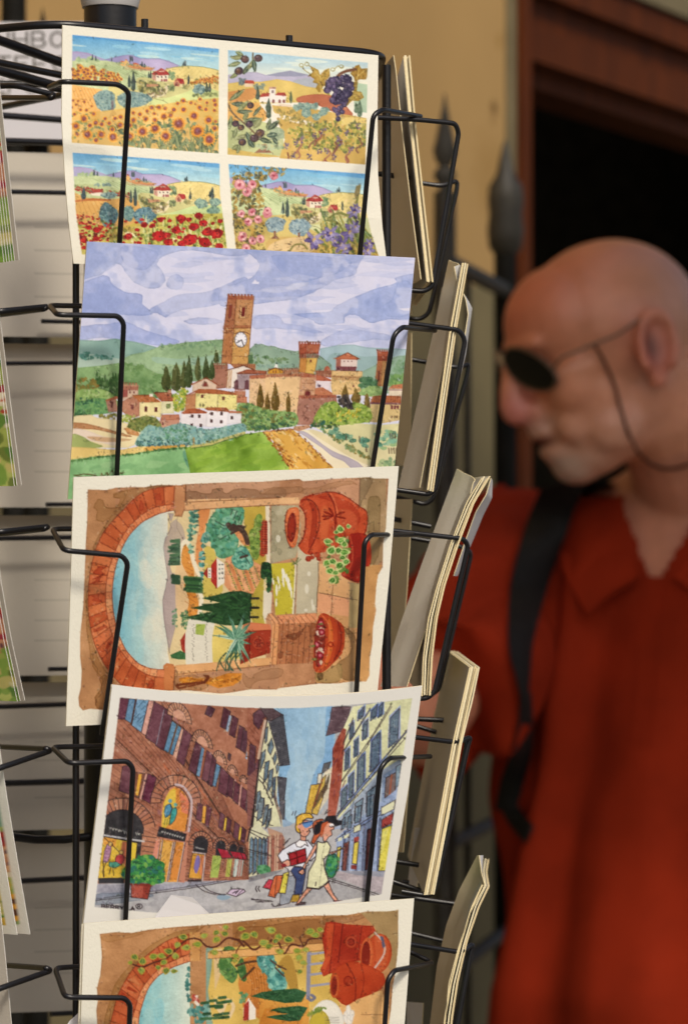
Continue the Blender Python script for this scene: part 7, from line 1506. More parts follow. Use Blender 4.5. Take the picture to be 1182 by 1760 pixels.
# ------------------------------------------------------------------ cards
CARD = print_mat('printed_card', .5, .35); MATTE = print_mat('watercolour_paper', .75, .2, .05, 500.); CREAM = srgb('d8c9a0'); GLOSS = print_mat('sleeved_card', .22, .5, .04, 200.)
def lin(a): return np.where(a <= .04045, a/12.92, ((a+.055)/1.055)**2.4)
def poly_at(pts, v):
    """point on an edge polyline at the fraction v of its height"""
    p = np.array(pts, float); t = (p[:, 1]-p[0, 1])/(p[-1, 1]-p[0, 1])
    return np.interp(v, t, p[:, 0]), np.interp(v, t, p[:, 1])
def sheet_mesh(P3, col, back, thick, edge=CREAM):
    """P3: nv x nu x 3 grid of the printed face; back: unit vector(s) the card's thickness runs along"""
    nv, nu = P3.shape[:2]
    B3 = P3+np.asarray(back)*thick
    idx = np.arange(nv*nu).reshape(nv, nu)
    q = np.stack([idx[:-1, :-1], idx[1:, :-1], idx[1:, 1:], idx[:-1, 1:]], -1).reshape(-1, 4)
    qb = q[:, ::-1]+nv*nu
    rim = np.r_[idx[0, :-1], idx[:-1, -1], idx[-1, :0:-1], idx[:0:-1, 0]]
    n = len(rim); base = 2*nv*nu
    rv = np.r_[P3.reshape(-1, 3)[rim], B3.reshape(-1, 3)[rim]]
    i = np.arange(n); j = (i+1) % n
    qr = np.stack([base+i, base+j, base+n+j, base+n+i], -1)
    vs = np.r_[P3.reshape(-1, 3), B3.reshape(-1, 3), rv]; fs = np.r_[q, qb, qr]
    me = bpy.data.meshes.new('card')
    me.vertices.add(len(vs)); me.vertices.foreach_set('co', vs.astype(np.float32).ravel())
    me.loops.add(fs.size); me.loops.foreach_set('vertex_index', fs.astype(np.int32).ravel())
    me.polygons.add(len(fs)); me.polygons.foreach_set('loop_start', np.arange(0, fs.size, 4, dtype=np.int32))
    sm = np.ones(len(fs), bool); sm[-n:] = False; me.polygons.foreach_set('use_smooth', sm)
    front, rear = col if isinstance(col, tuple) else (col, None)
    e = np.array(edge)
    cols = np.ones((len(vs), 4), np.float32)
    cols[:nv*nu, :3] = front.reshape(-1, 3)
    cols[nv*nu:base, :3] = rear.reshape(-1, 3) if rear is not None else np.array(srgb('eee7d6'))
    cols[base:, :3] = e
    at = me.attributes.new('print', 'FLOAT_COLOR', 'POINT'); at.data.foreach_set('color', cols.ravel())
    me.update(calc_edges=True); me.validate(); return me
def sample(s, X, Y):
    x = np.clip(X-s.x0-.5, 0, s.w-1.001); y = np.clip(Y-s.y0-.5, 0, s.h-1.001)
    xi, yi = x.astype(int), y.astype(int); fx, fy = (x-xi)[..., None], (y-yi)[..., None]
    im = s.img
    return lin((im[yi, xi]*(1-fx)+im[yi, xi+1]*fx)*(1-fy)+(im[yi+1, xi]*(1-fx)+im[yi+1, xi+1]*fx)*fy)

def front_card(label, s, Le, Re, offs, bow=(0, 0), bulge=0., nu=470, nv=350, m=CARD, name='postcard', thick=.0005, edge=CREAM):
    """a card in a front pocket: left and right edges in image pixels, offs = distance out at top .. bottom"""
    u = np.linspace(0, 1, nu)[None, :]; v = np.linspace(0, 1, nv)[:, None]
    lx, ly = poly_at(Le, v[:, 0]); rx, ry = poly_at(Re, v[:, 0])
    X = lx[:, None]*(1-u)+rx[:, None]*u; Y = ly[:, None]*(1-u)+ry[:, None]*u
    hump = 4*u*(1-u)
    Y = Y+hump*(bow[0]*(1-v)+bow[1]*v)
    off = np.interp(v, np.linspace(0, 1, len(offs)), offs)+hump*bulge*(1-v*.5)
    R = np.stack([(X-591)/FP_, np.ones_like(X), (880-Y)/FP_], -1)
    c = (V((A0.x, A0.y, 1.5))-EYE).dot(N0)
    T = (c+off)/(R@np.array(N0))
    P3 = np.array(EYE)+R*T[..., None]
    col = sample(s, X, Y)  # sheet colour baked in at the image pixel each grid point projects to
    o = link(name, sheet_mesh(P3, col, -np.array(N0), thick, edge), None, m)
    return tag(o, label, 'postcard', 'postcards in the front pockets')
ART = dict(panels=art_panels(), castle=art_castle(), arch=art_arch(), street=art_street(), vine=art_vine_arch())
for k_, n_, g_, s_ in (('panels', 6200, 1.04, .86), ('castle', 6200, 1.02, .82), ('arch', 4600, 1.08, .90), ('street', 5000, 1.0, .88), ('vine', 3200, 1.08, .90)): finish(ART[k_], n_, 7, .6, g_, s_)
front_card('cream postcard with four small Tuscan countryside panels, topmost on the rack', ART['panels'], [(108, 43), (106.5, 203), (112, 305), (118.5, 382), (127, 453)], [(650, 95), (648.5, 190), (649.5, 300), (657, 390), (667, 470)], [.004, .004, .006, .007, .006], nv=340)
front_card('postcard of castle town with tall clock tower under blue cloudy sky', ART['castle'], [(150, 415), (117, 858)], [(713, 443), (674, 842)], [.024, .016, .007], m=MATTE)
front_card('sideways postcard of brick arch over a valley with one big terracotta urn', ART['arch'], [(127, 820), (122, 1000), (114, 1248)], [(685, 801), (668, 1000), (645, 1222)], [.024, .016, .007], bow=(0, 1))
front_card('postcard of a cartoon couple striding down a narrow shopping street', ART['street'], [(193.5, 1176.5), (170, 1370), (141, 1612)], [(725, 1179), (702, 1350), (664, 1580)], [.026, .017, .007], bow=(19, 8), bulge=.006, m=MATTE, edge=srgb('dedad0'))
front_card('sideways postcard with leafy vine along brick arch and three red pots', ART['vine'], [(145, 1587), (139, 1760), (131, 1990)], [(711.5, 1544), (695, 1760), (676, 1960)], [.025, .017, .007])
BLANK = Sheet(0, 0, 1300, 2100, 'e2ddcc', 3)
front_card('plain cream sheet peeping out left behind the vine arch postcard', BLANK, [(141, 1588), (135, 1760), (127, 1990)], [(709, 1547), (693, 1760), (674, 1960)], [.0238, .0158, .0058], nu=30, nv=30, thick=.0004)
front_card('cream sheet standing directly behind the cartoon street postcard', BLANK, [(192, 1176), (168.5, 1370), (139.5, 1610)], [(725.5, 1178), (702.5, 1350), (664.5, 1579)], [.0248, .0158, .006], bow=(18, 8), bulge=.006, nu=30, nv=30)
front_card('grey backing sheet hidden behind the castle town postcard', BLANK, [(149.5, 417), (118, 857)], [(712.5, 444.5), (674, 841)], [.0228, .0148, .006], nu=30, nv=30)
# loose paper
WHITE = mat('white_paper', srgb('e9e8ec'), .7, .2, bump=.05)
def paper(label, pts, offs, group=None):
    f = [FR(x, y, o) for (x, y), o in zip(pts, offs)]; n = len(f)
    b = [q-N0*.0002 for q in f]
    me = mesh_from(f+b, [tuple(range(n)), tuple(range(2*n-1, n-1, -1))]+[(i, i+n, (i+1) % n+n, (i+1) % n) for i in range(n)], False)
    return tag(link('paper_slip', me, None, WHITE), label, 'paper')
paper('folded white paper slip tucked between street postcard and vine arch postcard', [(262, 1600), (268, 1574), (284, 1552), (294.5, 1538), (331, 1542), (345, 1556), (360, 1570), (372, 1600)], [.012, .014, .0165, .018, .0185, .017, .016, .013])
paper('small white paper corner poking out left of the vine arch postcard at bottom', [(108, 1775), (120, 1755), (137, 1740), (150, 1736), (150, 1790), (110, 1800)], [.006]*6)

# cards on the right side, seen from their blank backs and cream edges
def strip_card(label, near, dback, dout, s=None, rows=40, cols=14, fn=RI, t=.012, along=E1, outv=N1, thick=.00045, group=None, length=.16, bend=None, m=CARD, far=None, print_side='front', edge=CREAM, tback=.15):
    """near: measured near edge; the card runs back along the side of the rack from there"""
    v = np.linspace(0, 1, rows); nx, ny = poly_at(near, v)
    N = np.array([fn(x, y, t) for x, y in zip(nx, ny)])+np.array(outv)*dout
    u = np.linspace(0, 1, cols)
    if far:
        fx, fy = poly_at(far, v); Fp = np.array([fn(x, y, tback) for x, y in zip(fx, fy)])
        P3 = N[:, None]*(1-u[None, :, None])+Fp[:, None]*u[None, :, None]
    else: P3 = N[:, None]+(np.array(along)*length)[None, None]*u[None, :, None]
    if bend is not None: P3 = P3+np.array(outv)[None, None]*(np.interp(u, np.linspace(0, 1, len(bend)), bend))[None, :, None]
    if s is None: s = BACKS[len(label) % len(BACKS)]
    mg = 16 if m is GLOSS else 0
    X = np.broadcast_to(mg+(1-u)[None]*(399-2*mg) if fn is LE else u[None]*399, (rows, cols)); Y = np.broadcast_to(mg+v[:, None]*(299-2*mg), (rows, cols))
    pic = sample(s, X+0., Y+0.)
    col = (pic, None) if print_side == 'front' else (np.full_like(pic, .7), pic)
    o = link('postcard', sheet_mesh(P3, col, -np.array(outv), thick, edge), None, m)
    return tag(o, label, 'postcard', group)
BACKS = [art_back(71), art_back(72), art_back(73)]
VIL = [art_village(81), art_village(82), art_village(83, True), art_village(84, True)]
ROWS = [('topmost', [(695, 97), (706, 216), (720, 344), (735, 484)], 4, 3.9, 'first'),
        ('second', [(797, 453), (776, 570), (757, 700), (737, 843)], 3, 3.6, 'second'),
        ('third', [(829, 820), (802, 866), (775, 934), (752, 1005), (738, 1064), (729, 1130), (726, 1196)], 4, 4.6, 'third'),
        ('fourth', [(809, 1146), (797, 1200), (780, 1276), (757, 1400), (731, 1537)], 5, 4.0, 'fourth'),
        ('lowest', [(830, 1522), (812, 1560), (793, 1620), (776, 1690), (766, 1750), (758, 1860)], 3, 5.2, 'fifth')]
for word, near, n, step, o_ in ROWS:
    rs = random.Random(len(word))
    gap = [0]
    for i in range(n): gap.append(gap[-1]+step*rs.uniform(.62, 1.15))
    for i in range(n):
        strip_card('cream edged blank backed postcard in the %s stack on the rack right side' % word, [(x+gap[i]+(rs.uniform(-.9, .9) if 0 < j_ < len(near)-1 else 0), y+rs.uniform(-2.5, 2.5)) for j_, (x, y) in enumerate(near)], 0, 0, s=None if i == 0 else VIL[i % 4], group='%s stack of cards on the right side' % word, thick=rs.uniform(.0006, .00105), print_side='back' if i == 0 else 'front', t=.012+.0012*((i*7) % 3), length=.11 if word == 'lowest' else .16, bend=[0, .003, .008] if word == 'lowest' else None, edge=srgb(('dccb9e', 'e4d8b4', 'd2c096')[i % 3]))
GREY = BLANK_G = Sheet(0, 0, 400, 300, 'dad5ca', 9)
strip_card('tan backed card standing loose left of the topmost right stack', [(677, 95), (681, 120), (691, 219), (706, 345), (724, 480)], 0, 0, s=Sheet(0, 0, 400, 300, 'cdbfa2', 8), print_side='back', bend=[0, -.004, -.014, -.03])
strip_card('pale grey curved sheet peeling away from the second right stack', [(781, 458), (787, 490), (765, 610), (742, 730), (722, 838)], 0, 0, s=GREY, print_side='back', far=[(772, 447), (748, 560), (717, 700), (685, 842)], tback=.06, t=.02, bend=[0, .003, .003, .001, 0], cols=24)
strip_card('pale grey curved sheet peeling away from the third right stack', [(813, 831), (797, 900), (755, 1010), (726, 1100), (700, 1180)], 0, 0, s=GREY, print_side='back', far=[(786, 806), (755, 890), (722, 980), (690, 1070), (655, 1180)], tback=.06, t=.02, bend=[0, .003, .003, .001, 0], cols=24)
strip_card('curved buff card back in front of the lowest right stack', [(824, 1470), (828, 1500), (834, 1522), (810, 1565), (788, 1630), (772, 1690), (756, 1860)], 0, 0, s=Sheet(0, 0, 400, 300, 'cbbca2', 6), print_side='back', far=[(821, 1470), (790, 1530), (768, 1590), (752, 1660), (740, 1760), (735, 1860)], tback=.06, bend=[0, .002, .002, 0], cols=20)
strip_card('white bordered card corner flaring out beyond the second right stack', [(797, 505), (801, 515), (805, 540), (796, 600), (786, 640)], 0, 0, s=VIL[0], t=.03, far=[(806, 520), (811, 530), (808, 552), (800, 610), (790, 650)], tback=.09, print_side='back')
strip_card('white bordered card corner flaring out beyond the third right stack', [(844, 822), (836, 850), (818, 880), (800, 930), (780, 990)], 0, 0, s=VIL[1], t=.03, far=[(846, 826), (845, 856), (830, 886), (812, 930), (786, 990)], tback=.09, print_side='back')
for lab, a, b in (('narrow cream card back seen behind castle postcard right edge', [(708, 572), (706, 800)], [(684, 572), (682, 800)]), ('narrow cream card back seen behind arch postcard right edge', [(709, 858), (700, 1015), (690, 1130)], [(676, 858), (668, 1000), (664, 1130)]),
                  ('thin cream card back seen behind street postcard upper right edge', [(707, 1300), (700, 1380), (694, 1465)], [(676, 1300), (672, 1380), (668, 1465)]), ('white stack edge seen between street postcard and fourth right stack', [(731, 1423), (727, 1470), (716, 1530)], [(714, 1422), (708, 1470), (700, 1530)]),
                  ('white card edge low behind the vine arch postcard', [(728, 1724), (724, 1800)], [(700, 1722), (700, 1800)]), ('narrow cream card back seen beneath the topmost right stack', [(707, 500), (708, 540)], [(668, 500), (668, 540)])):
    strip_card(lab, a, 0, 0, s=Sheet(0, 0, 400, 300, 'd8dae6' if 'white' in lab else 'd0c6ac', 4), t=.10, far=b, tback=.14, print_side='back', rows=12, cols=6)

# cards on the left side
LROWS = [('topmost', [(-12, 40), (2, 170), (16, 300), (33, 447)], 6, 4.6, 0), ('second', [(-14, 440), (2, 560), (18, 690), (37, 834)], 3, 4.5, 1), ('third', [(-12, 860), (2, 1000), (20, 1100), (43, 1204)], 3, 5., 0), ('fourth', [(-4, 1262), (12, 1370), (32, 1490), (52, 1606)], 2, 22., 2), ('lowest', [(-20, 1470), (0, 1556), (10, 1650), (20, 1760), (30, 1880)], 1, 4., 3)]
for word, near, n, step, pic in LROWS:
    for i in range(n):
        last = i == 0
        lab = 'landscape postcard in clear sleeve, %s stack on the rack left side' % word
        if word == 'lowest': lab = 'plain beige card back at bottom left of the rack'
        elif word == 'fourth': lab = ('sunflower postcard with cream edge, inner one of the low left pair', 'sunflower postcard with cream edge, outer one of the low left pair')[i]
        elif last: lab = 'grey card backing the %s stack on the rack left side' % word
        s = Sheet(0, 0, 400, 300, 'b9b2a6', 5) if word == 'lowest' or (last and word != 'fourth') else VIL[(pic+(i if word == 'fourth' else 0)) % 4]
        strip_card(lab, [(x-i*step-(3 if i and word != 'fourth' else 0), y+i*.8) for x, y in near], 0, 0, s=s, fn=LE, t=.012, along=-E5, outv=N5, group='cards in the left side pockets' if word in ('lowest', 'fourth') or last else '%s stack of cards on the left side' % word, rows=220 if i == n-1 else 120, cols=180 if i == n-1 else 90, m=GLOSS if word not in ('fourth', 'lowest') else CARD, thick=.0004, edge=srgb('e6e4de'))

# cards of the far side, seen from their backs through the rack
for i, (y0, y1, c) in enumerate(((256, 576, 'top'), (588, 872, 'second'), (886, 1164, 'middle'), (1176, 1432, 'fourth'), (1446, 1748, 'bottom'))):
    u = np.linspace(0, 1, 160); v = np.linspace(0, 1, 120)
    X = -205+u*470; Y0 = y0+v*(y1-y0)
    P3 = np.array([[FR(x, y+(880-y)*.018*(uu), BK-.004-.012*(1-vv)-.003) for x, uu in zip(X, u)] for y, vv in zip(Y0, v)])
    pic = sample(BACKS[i % 3], (u[None]*399+0*v[:, None]), (v[:, None]*299+0*u[None]))
    o = link('postcard', sheet_mesh(P3, (pic, np.full_like(pic, .6)), -np.array(N0), .0012, srgb('c8b68c')), None, MATTE)
    tag(o, 'blank card back with address lines, %s one seen through the rack' % c, 'postcard', 'cards in the far side pockets')
# ------------------------------------------------------------------ street, shop wall and doorway
WY = math.radians(63); WE = V((math.cos(WY), math.sin(WY), 0)); WN = V((math.sin(WY), -math.cos(WY), 0))
W0 = P(880, 880, 3.6); W0.z = 0
WM = Matrix(((WE.x, -WN.x, 0, W0.x), (WE.y, -WN.y, 0, W0.y), (0, 0, 1, 0), (0, 0, 0, 1)))   # s along the wall, depth into it, height
def WL(x, y, off=0.):
    return hit(x, y, V((W0.x, W0.y, 1.5)), WN, off)
g = MB().add([(-40, -40, 0), (40, -40, 0), (40, 40, 0), (-40, 40, 0)], [(0, 1, 2, 3)]).build('pavement', mat('paving_stone', srgb('6f6a62'), .8, .3, noise=.3, nscale=3, bump=.4, bscale=20), None, False)
tag(g, kind='structure')
shop = thing('shop_building', 'ochre plastered shop front with dark doorway framed in brown wood', 'building', (W0.x, W0.y, 0))
def plaster():
    m = mat('ochre_plaster', srgb('ab8b5a'), .9, .15, noise=.10, nscale=2.2, bump=.25, bscale=14)
    nt = m.node_tree; b = nt.nodes['Principled BSDF']; src = b.inputs['Base Color'].links[0].from_socket
    g = nt.nodes.new('ShaderNodeNewGeometry')
    def blot(p, r0, r1, col, fac):
        nonlocal src
        d = nt.nodes.new('ShaderNodeVectorMath'); d.operation = 'DISTANCE'; d.inputs[1].default_value = p; nt.links.new(g.outputs['Position'], d.inputs[0])
        n = nt.nodes.new('ShaderNodeTexNoise'); n.inputs['Scale'].default_value = 60; nt.links.new(g.outputs['Position'], n.inputs['Vector'])
        ad = nt.nodes.new('ShaderNodeMath'); ad.operation = 'MULTIPLY_ADD'; nt.links.new(n.outputs['Fac'], ad.inputs[0]); ad.inputs[1].default_value = r1; nt.links.new(d.outputs['Value'], ad.inputs[2])
        mr = nt.nodes.new('ShaderNodeMapRange'); mr.inputs['From Min'].default_value = r0+r1*.5; mr.inputs['From Max'].default_value = r1+r1*.5; mr.inputs['To Min'].default_value = fac; mr.inputs['To Max'].default_value = 0; nt.links.new(ad.outputs[0], mr.inputs['Value'])
        mx = nt.nodes.new('ShaderNodeMix'); mx.data_type = 'RGBA'; nt.links.new(mr.outputs[0], mx.inputs['Factor']); nt.links.new(src, mx.inputs[6]); mx.inputs[7].default_value = (*col, 1); src = mx.outputs[2]
    for x, y, r, c, f in ((848, 183, .010, '5a4020', .9), (846, 208, .006, '6a4c28', .5), (858, 72, .012, '8a6a38', .5), (842, 300, .05, '8c6c3a', .4)):
        p = WL(x, y); blot(p, r*.3, r*1.3, srgb(c), f)
    nt.links.new(src, b.inputs['Base Color']); return m
PLA = plaster()
DAD = mat('olive_grey_dado', srgb('6e6448'), .85, .2, noise=.14, nscale=5, bump=.3, bscale=20)
STO = mat('grey_stone', srgb('6f654c'), .85, .2, noise=.12, nscale=20, bump=.3, bscale=60)
WOOD = mat('brown_varnished_wood', srgb('4e2306'), .65, .12, noise=.25, nscale=9, bump=.2, bscale=40)
def gable(m):      # stretch the grain of the wood
    nt = m.node_tree; tc = [n for n in nt.nodes if n.type == 'TEX_COORD'][0]
    mp = nt.nodes.new('ShaderNodeMapping'); mp.inputs['Scale'].default_value = (6, 6, .5)
    for l in list(nt.links):
        if l.from_node == tc: nt.links.new(mp.outputs[0], l.to_socket)
    nt.links.new(tc.outputs['Object'], mp.inputs['Vector'])
gable(WOOD)
DS, DT = .062, 2.045          # door opening starts at s = DS, head at DT
ZD = 1.762
wl = MB().box((-4, 0, ZD), (-.022, .3, 4.2), WM).box((-.022, 0, 2.215), (1.6, .3, 4.2), WM).box((1.6, 0, 0), (5, .3, 4.2), WM)
wl.build('wall', PLA, shop, False)
MB().box((-4, -.002, 0), (-.022, .3, ZD), WM).build('dado', DAD, shop, False)
MB().box((-.022, -.006, 0), (-.002, .3, 2.165), WM).build('stone_reveal', STO, shop, False)
MB().box((-.022, -.02, 2.165), (1.6, .3, 2.215), WM).build('lintel', STO, shop, False)
fr = MB().box((0, -.012, 0), (.03, .10, 2.165), WM).box((.03, .005, 0), (DS, .12, 2.045), WM)
fr.box((.03, -.012, 2.125), (1.57, .10, 2.165), WM).box((.03, .006, 2.085), (1.57, .12, 2.125), WM).box((.03, -.004, 2.045), (1.57, .13, 2.085), WM)
fr.box((1.57, -.012, 0), (1.6, .10, 2.165), WM)
fo = fr.build('door_frame', WOOD, shop, True)
MB().box((DS, .02, 2.02), (1.57, .09, 2.045), WM).build('frame_moulding', WOOD, fo, False)
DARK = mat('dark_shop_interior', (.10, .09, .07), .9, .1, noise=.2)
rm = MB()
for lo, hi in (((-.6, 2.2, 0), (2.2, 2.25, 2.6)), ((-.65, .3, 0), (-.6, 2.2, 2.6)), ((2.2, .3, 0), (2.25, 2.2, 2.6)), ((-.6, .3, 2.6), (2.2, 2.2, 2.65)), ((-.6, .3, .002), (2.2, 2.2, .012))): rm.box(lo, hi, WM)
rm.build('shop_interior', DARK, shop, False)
PAR_R = .66  # unseen parasol, added only to keep the sun off the man
SHADE_CLOTH = mat('added_parasol_cloth', srgb('b9ac8c'), .9, .1, noise=.08, nscale=12, bump=.2, bscale=200)
POLE = mat('added_parasol_wood', srgb('8a6a44'), .5, .4, noise=.2, nscale=20)
pc = W0+WE*-1.02+WN*1.27
par = thing('added_parasol', 'unseen parasol added out of view to shade the man', 'parasol', (pc.x, pc.y, 0))
cv = MB(); vs = [(pc.x, pc.y, 2.86)]
for r, z in ((.34, 2.72), (PAR_R, 2.54), (PAR_R+.01, 2.44)): vs += [(pc.x+r*math.cos(k*PI/4), pc.y+r*math.sin(k*PI/4), z) for k in range(8)]
fs = [(0, 1+k, 1+(k+1) % 8) for k in range(8)]+[(1+j*8+k, 9+j*8+k, 9+j*8+(k+1) % 8, 1+j*8+(k+1) % 8) for j in range(2) for k in range(8)]
n = len(vs); cv.add(vs+[(x, y, z-.004) for x, y, z in vs], fs+[tuple(n+i for i in q[::-1]) for q in fs]); cv.build('shade_canopy', SHADE_CLOTH, par, False)
MB().tube([(pc.x, pc.y, 0), (pc.x, pc.y, 2.88)], .019, 16).build('pole', POLE, par)
for k in range(8): MB().tube([(pc.x+PAR_R*math.cos(k*PI/4), pc.y+PAR_R*math.sin(k*PI/4), 2.53), (pc.x, pc.y, 2.83)], .006, 6).build('rib', POLE, par)
# wrought iron railings with spear heads
IRON = mat('dark_wrought_iron', srgb('35322a'), .55, .4, noise=.3, nscale=40, bump=.3, bscale=150)
IRON2 = mat('black_wrought_iron', srgb('14130f'), .7, .15, noise=.3, nscale=40, bump=.3, bscale=150)
def spear(mb, c, k=1.):
    """flat-ish leaf shaped finial with collar and scroll notches"""
    prof = [(.0, .0), (.017, .0), (.021, .006), (.012, .018), (.016, .03), (.026, .045), (.019, .062), (.012, .066), (.021, .08), (.026, .10), (.020, .125), (.013, .16), (.006, .195), (.0012, .225)]
    S = Matrix.Diagonal((1, .45, 1))
    mb.lathe(c, [(max(r, .0008)*k, z*k) for r, z in prof], 20, S)
def post(mb, c, z1, r): mb.lathe((c.x, c.y, 0), [(r*1.5, 0), (r*1.5, .03), (r, .05), (r, z1)], 16)
fence = thing('iron_railing', 'dark iron railing with spear tipped post between rack and doorway', 'railing', tuple(V(P(770, 880, 2.95))-V((0, 0, 1.5))))
a = P(764, 330, 2.95); pm = MB(); post(pm, a, a.z, .011); pm.build('post', IRON, fence)
sp = MB(); spear(sp, a-V((0, 0, .005)), .45); sp.build('spear_head', IRON, fence)
b = P(868, 420, 3.28); pm = MB(); post(pm, b, b.z, .0125); pm.build('post', IRON2, fence)
kn = MB(); kn.lathe((b.x, b.y, b.z-.012), [(.012, 0), (.018, .008), (.020, .026), (.018, .045), (.0195, .06), (.018, .075), (.010, .088), (.006, .108), (.002, .124)], 24); kn.build('knob', IRON, fence)
for y0, y1, r in ((447, 500, .0085), (1455, 1404, .0075), (1680, 1600, .0075)):
    MB().tube([P(764, y0, 2.95), P(868, y1, 3.28)], r, 12).build('rail', IRON, fence)
for t in (.35, .68):
    q = a.lerp(b, t); MB().tube([(q.x, q.y, .05), (q.x, q.y, 1.5+(880-470)/FP_*3.1)], .004, 10).build('bar', IRON, fence) if t < .5 else None
f2 = thing('iron_railing', 'blurred dark iron bars at upper left corner behind the rack', 'railing', tuple(V(P(40, 880, 2.35))-V((0, 0, 1.5))))
c = P(24, -60, 2.4); pm = MB(); post(pm, c, c.z, .010); pm.build('post', IRON2, f2)
c2 = P(74, 52, 2.4); pm = MB(); post(pm, c2, c2.z, .0055); pm.build('post', IRON2, f2)
sp = MB(); spear(sp, c2-V((0, 0, .004)), .10); sp.build('spear_head', IRON2, f2)
MB().tube([P(24, 420, 2.4), P(74, 420, 2.4)], .006, 10).build('rail', IRON2, f2)
# handwritten board behind the rack
bd = thing('notice_board', 'white board with grey hand lettering behind the rack at upper left', 'sign', tuple(V(P(40, 880, 1.95))-V((0, 0, 1.5))))
u = np.linspace(0, 1, 220); X = -75+u*230; Y = 38+u*208
P3 = np.array([[tuple(P(x, y, 1.95+.1*(x-40)/230)) for x in X] for y in Y])
pic = sample(art_board(), u[None]*419+0*u[:, None], u[:, None]*419+0*u[None])
link('board', sheet_mesh(P3, pic, np.array((0, 1, 0)), .006, srgb('c0bdb8')), bd, MATTE)
q = P(60, 240, 1.97); MB().tube([(q.x, q.y+.01, 0), (q.x, q.y+.01, q.z+.05)], .008, 12).build('stake', IRON2, bd)
# ------------------------------------------------------------------ the man
from mathutils import noise as mn
man = thing('person', 'bald man in dark red polo shirt and sunglasses looking down beside the rack', 'person', tuple(V(P(1200, 880, 2.90))-V((0, 0, 1.5))))
def remesh(mb, vox, it=4, fac=.5):
    me = bpy.data.meshes.new('t'); me.from_pydata(mb.v, [], mb.f)
    bm = bmesh.new(); bm.from_mesh(me); bmesh.ops.remove_doubles(bm, verts=bm.verts, dist=1e-6); bmesh.ops.recalc_face_normals(bm, faces=bm.faces); bm.to_mesh(me); bm.free()
    o = bpy.data.objects.new('t', me); C.objects.link(o)
    r = o.modifiers.new('r', 'REMESH'); r.mode = 'VOXEL'; r.voxel_size = vox
    s = o.modifiers.new('s', 'SMOOTH'); s.factor = fac; s.iterations = it
    dg = bpy.context.evaluated_depsgraph_get(); out = bpy.data.meshes.new_from_object(o.evaluated_get(dg))
    bpy.data.objects.remove(o); bpy.data.meshes.remove(me)
    out.polygons.foreach_set('use_smooth', [True]*len(out.polygons)); return out
# head frame: forward, left, up
ya, pi_ = math.radians(14), math.radians(20)
f0 = V((-math.cos(ya), -math.sin(ya), 0)); HF = f0*math.cos(pi_)-V((0, 0, math.sin(pi_))); HU = V((0, 0, math.cos(pi_)))+f0*math.sin(pi_); HL = HU.cross(HF)
HO = P(1073, 608, 2.8)
HM = Matrix((HF, HL, HU)).transposed()
def hd(x, y, z): return HO+HM @ V((x, y, z))
TY = math.radians(25); TF = V((-math.sin(TY), -math.cos(TY), 0)); TR = V((-math.cos(TY), math.sin(TY), 0))
TC = P(1200, 880, 2.90); TC.z = 0
def tr(f, r, z): return TC+TF*f+TR*r+V((0, 0, z))
b = MB()
def he(c, r, rot=None): b.ellip(hd(*c), r, HM @ rot if rot else HM, 22, 16)
he((.006, 0, .030), (.087, .076, .079)); he((.045, 0, .045), (.057, .063, .056)); he((.090, 0, .040), (.0155, .046, .012))
he((.045, 0, -.02), (.055, .060, .065)); he((.068, 0, -.045), (.034, .040, .034)); he((.044, 0, -.062), (.050, .053, .033)); he((.076, 0, -.078), (.026, .030, .022)); he((.060, 0, -.070), (.038, .042, .028)); he((.088, 0, -.062), (.018, .026, .018))
he((.0, 0, -.035), (.06, .062, .05))
for s in (1, -1):
    he((.068, .036*s, -.008), (.027, .026, .027)); he((.103, .0125*s, -.019), (.010, .008, .008))
    he((.076, .030*s, -.042), (.020, .017, .020)); he((.045, .045*s, -.055), (.028, .016, .024)); he((.060, .050*s, .006), (.03, .014, .013))
    R_ = Matrix.Rotation(-.25, 3, 'Y')
    he((-.002, .079*s, .002), (.019, .005, .032), R_); he((.004, .079*s, -.026), (.010, .006, .011), R_)
    ring_ = [hd(*(V((-.002, .086*s, .004))+R_ @ V((.017*math.cos(q), .002*s, .029*math.sin(q))))) for q in np.linspace(-.9, 4.0, 18)]
    b.tube(ring_, .0052, 8)
b.tube([hd(.103, 0, .030), hd(.113, 0, .005), hd(.117, 0, -.013)], [.010, .013, .0155], 12); he((.1165, 0, -.016), (.0145, .0155, .0125)); he((.100, 0, -.028), (.014, .018, .012))
he((.103, 0, -.042), (.010, .022, .006)); he((.099, 0, -.060), (.010, .020, .007))
NB = tr(.01, 0, 1.51)
b.tube([hd(-.022, 0, -.02), hd(-.03, 0, -.06), (hd(-.04, 0, -.10)+NB)*.5, NB, tr(0, 0, 1.45)], [.060, .061, .061, .066, .085], 20)
LEV = [(1.55, .062, .062, .0), (1.535, .085, .072, .0), (1.515, .125, .088, .0), (1.485, .168, .102, .0), (1.43, .182, .118, .004), (1.33, .186, .130, .010), (1.24, .183, .136, .016), (1.14, .184, .142, .026), (1.05, .188, .148, .032), (.97, .190, .148, .026), (.90, .190, .142, .012), (.86, .190, .138, .008)]
def torso(mb, k, levels):
    n = 40; v = []
    for z, a, d, f in levels:
        for i in range(n):
            q = 2*PI*i/n; c_, s_ = math.cos(q), math.sin(q); e = .85
            v.append(tr(f+d*k*math.copysign(abs(c_)**e, c_), a*k*math.copysign(abs(s_)**e, s_), z))
    f = [(i*n+j, i*n+(j+1) % n, (i+1)*n+(j+1) % n, (i+1)*n+j) for i in range(len(levels)-1) for j in range(n)]
    f += [tuple(range(n-1, -1, -1)), tuple((len(levels)-1)*n+j for j in range(n))]
    mb.add(v, f)
torso(b, .885, LEV)
SR = tr(.0, .186, 1.455); ER = P(722, 1236, 2.72); WRR = P(560, 1150, 2.52)
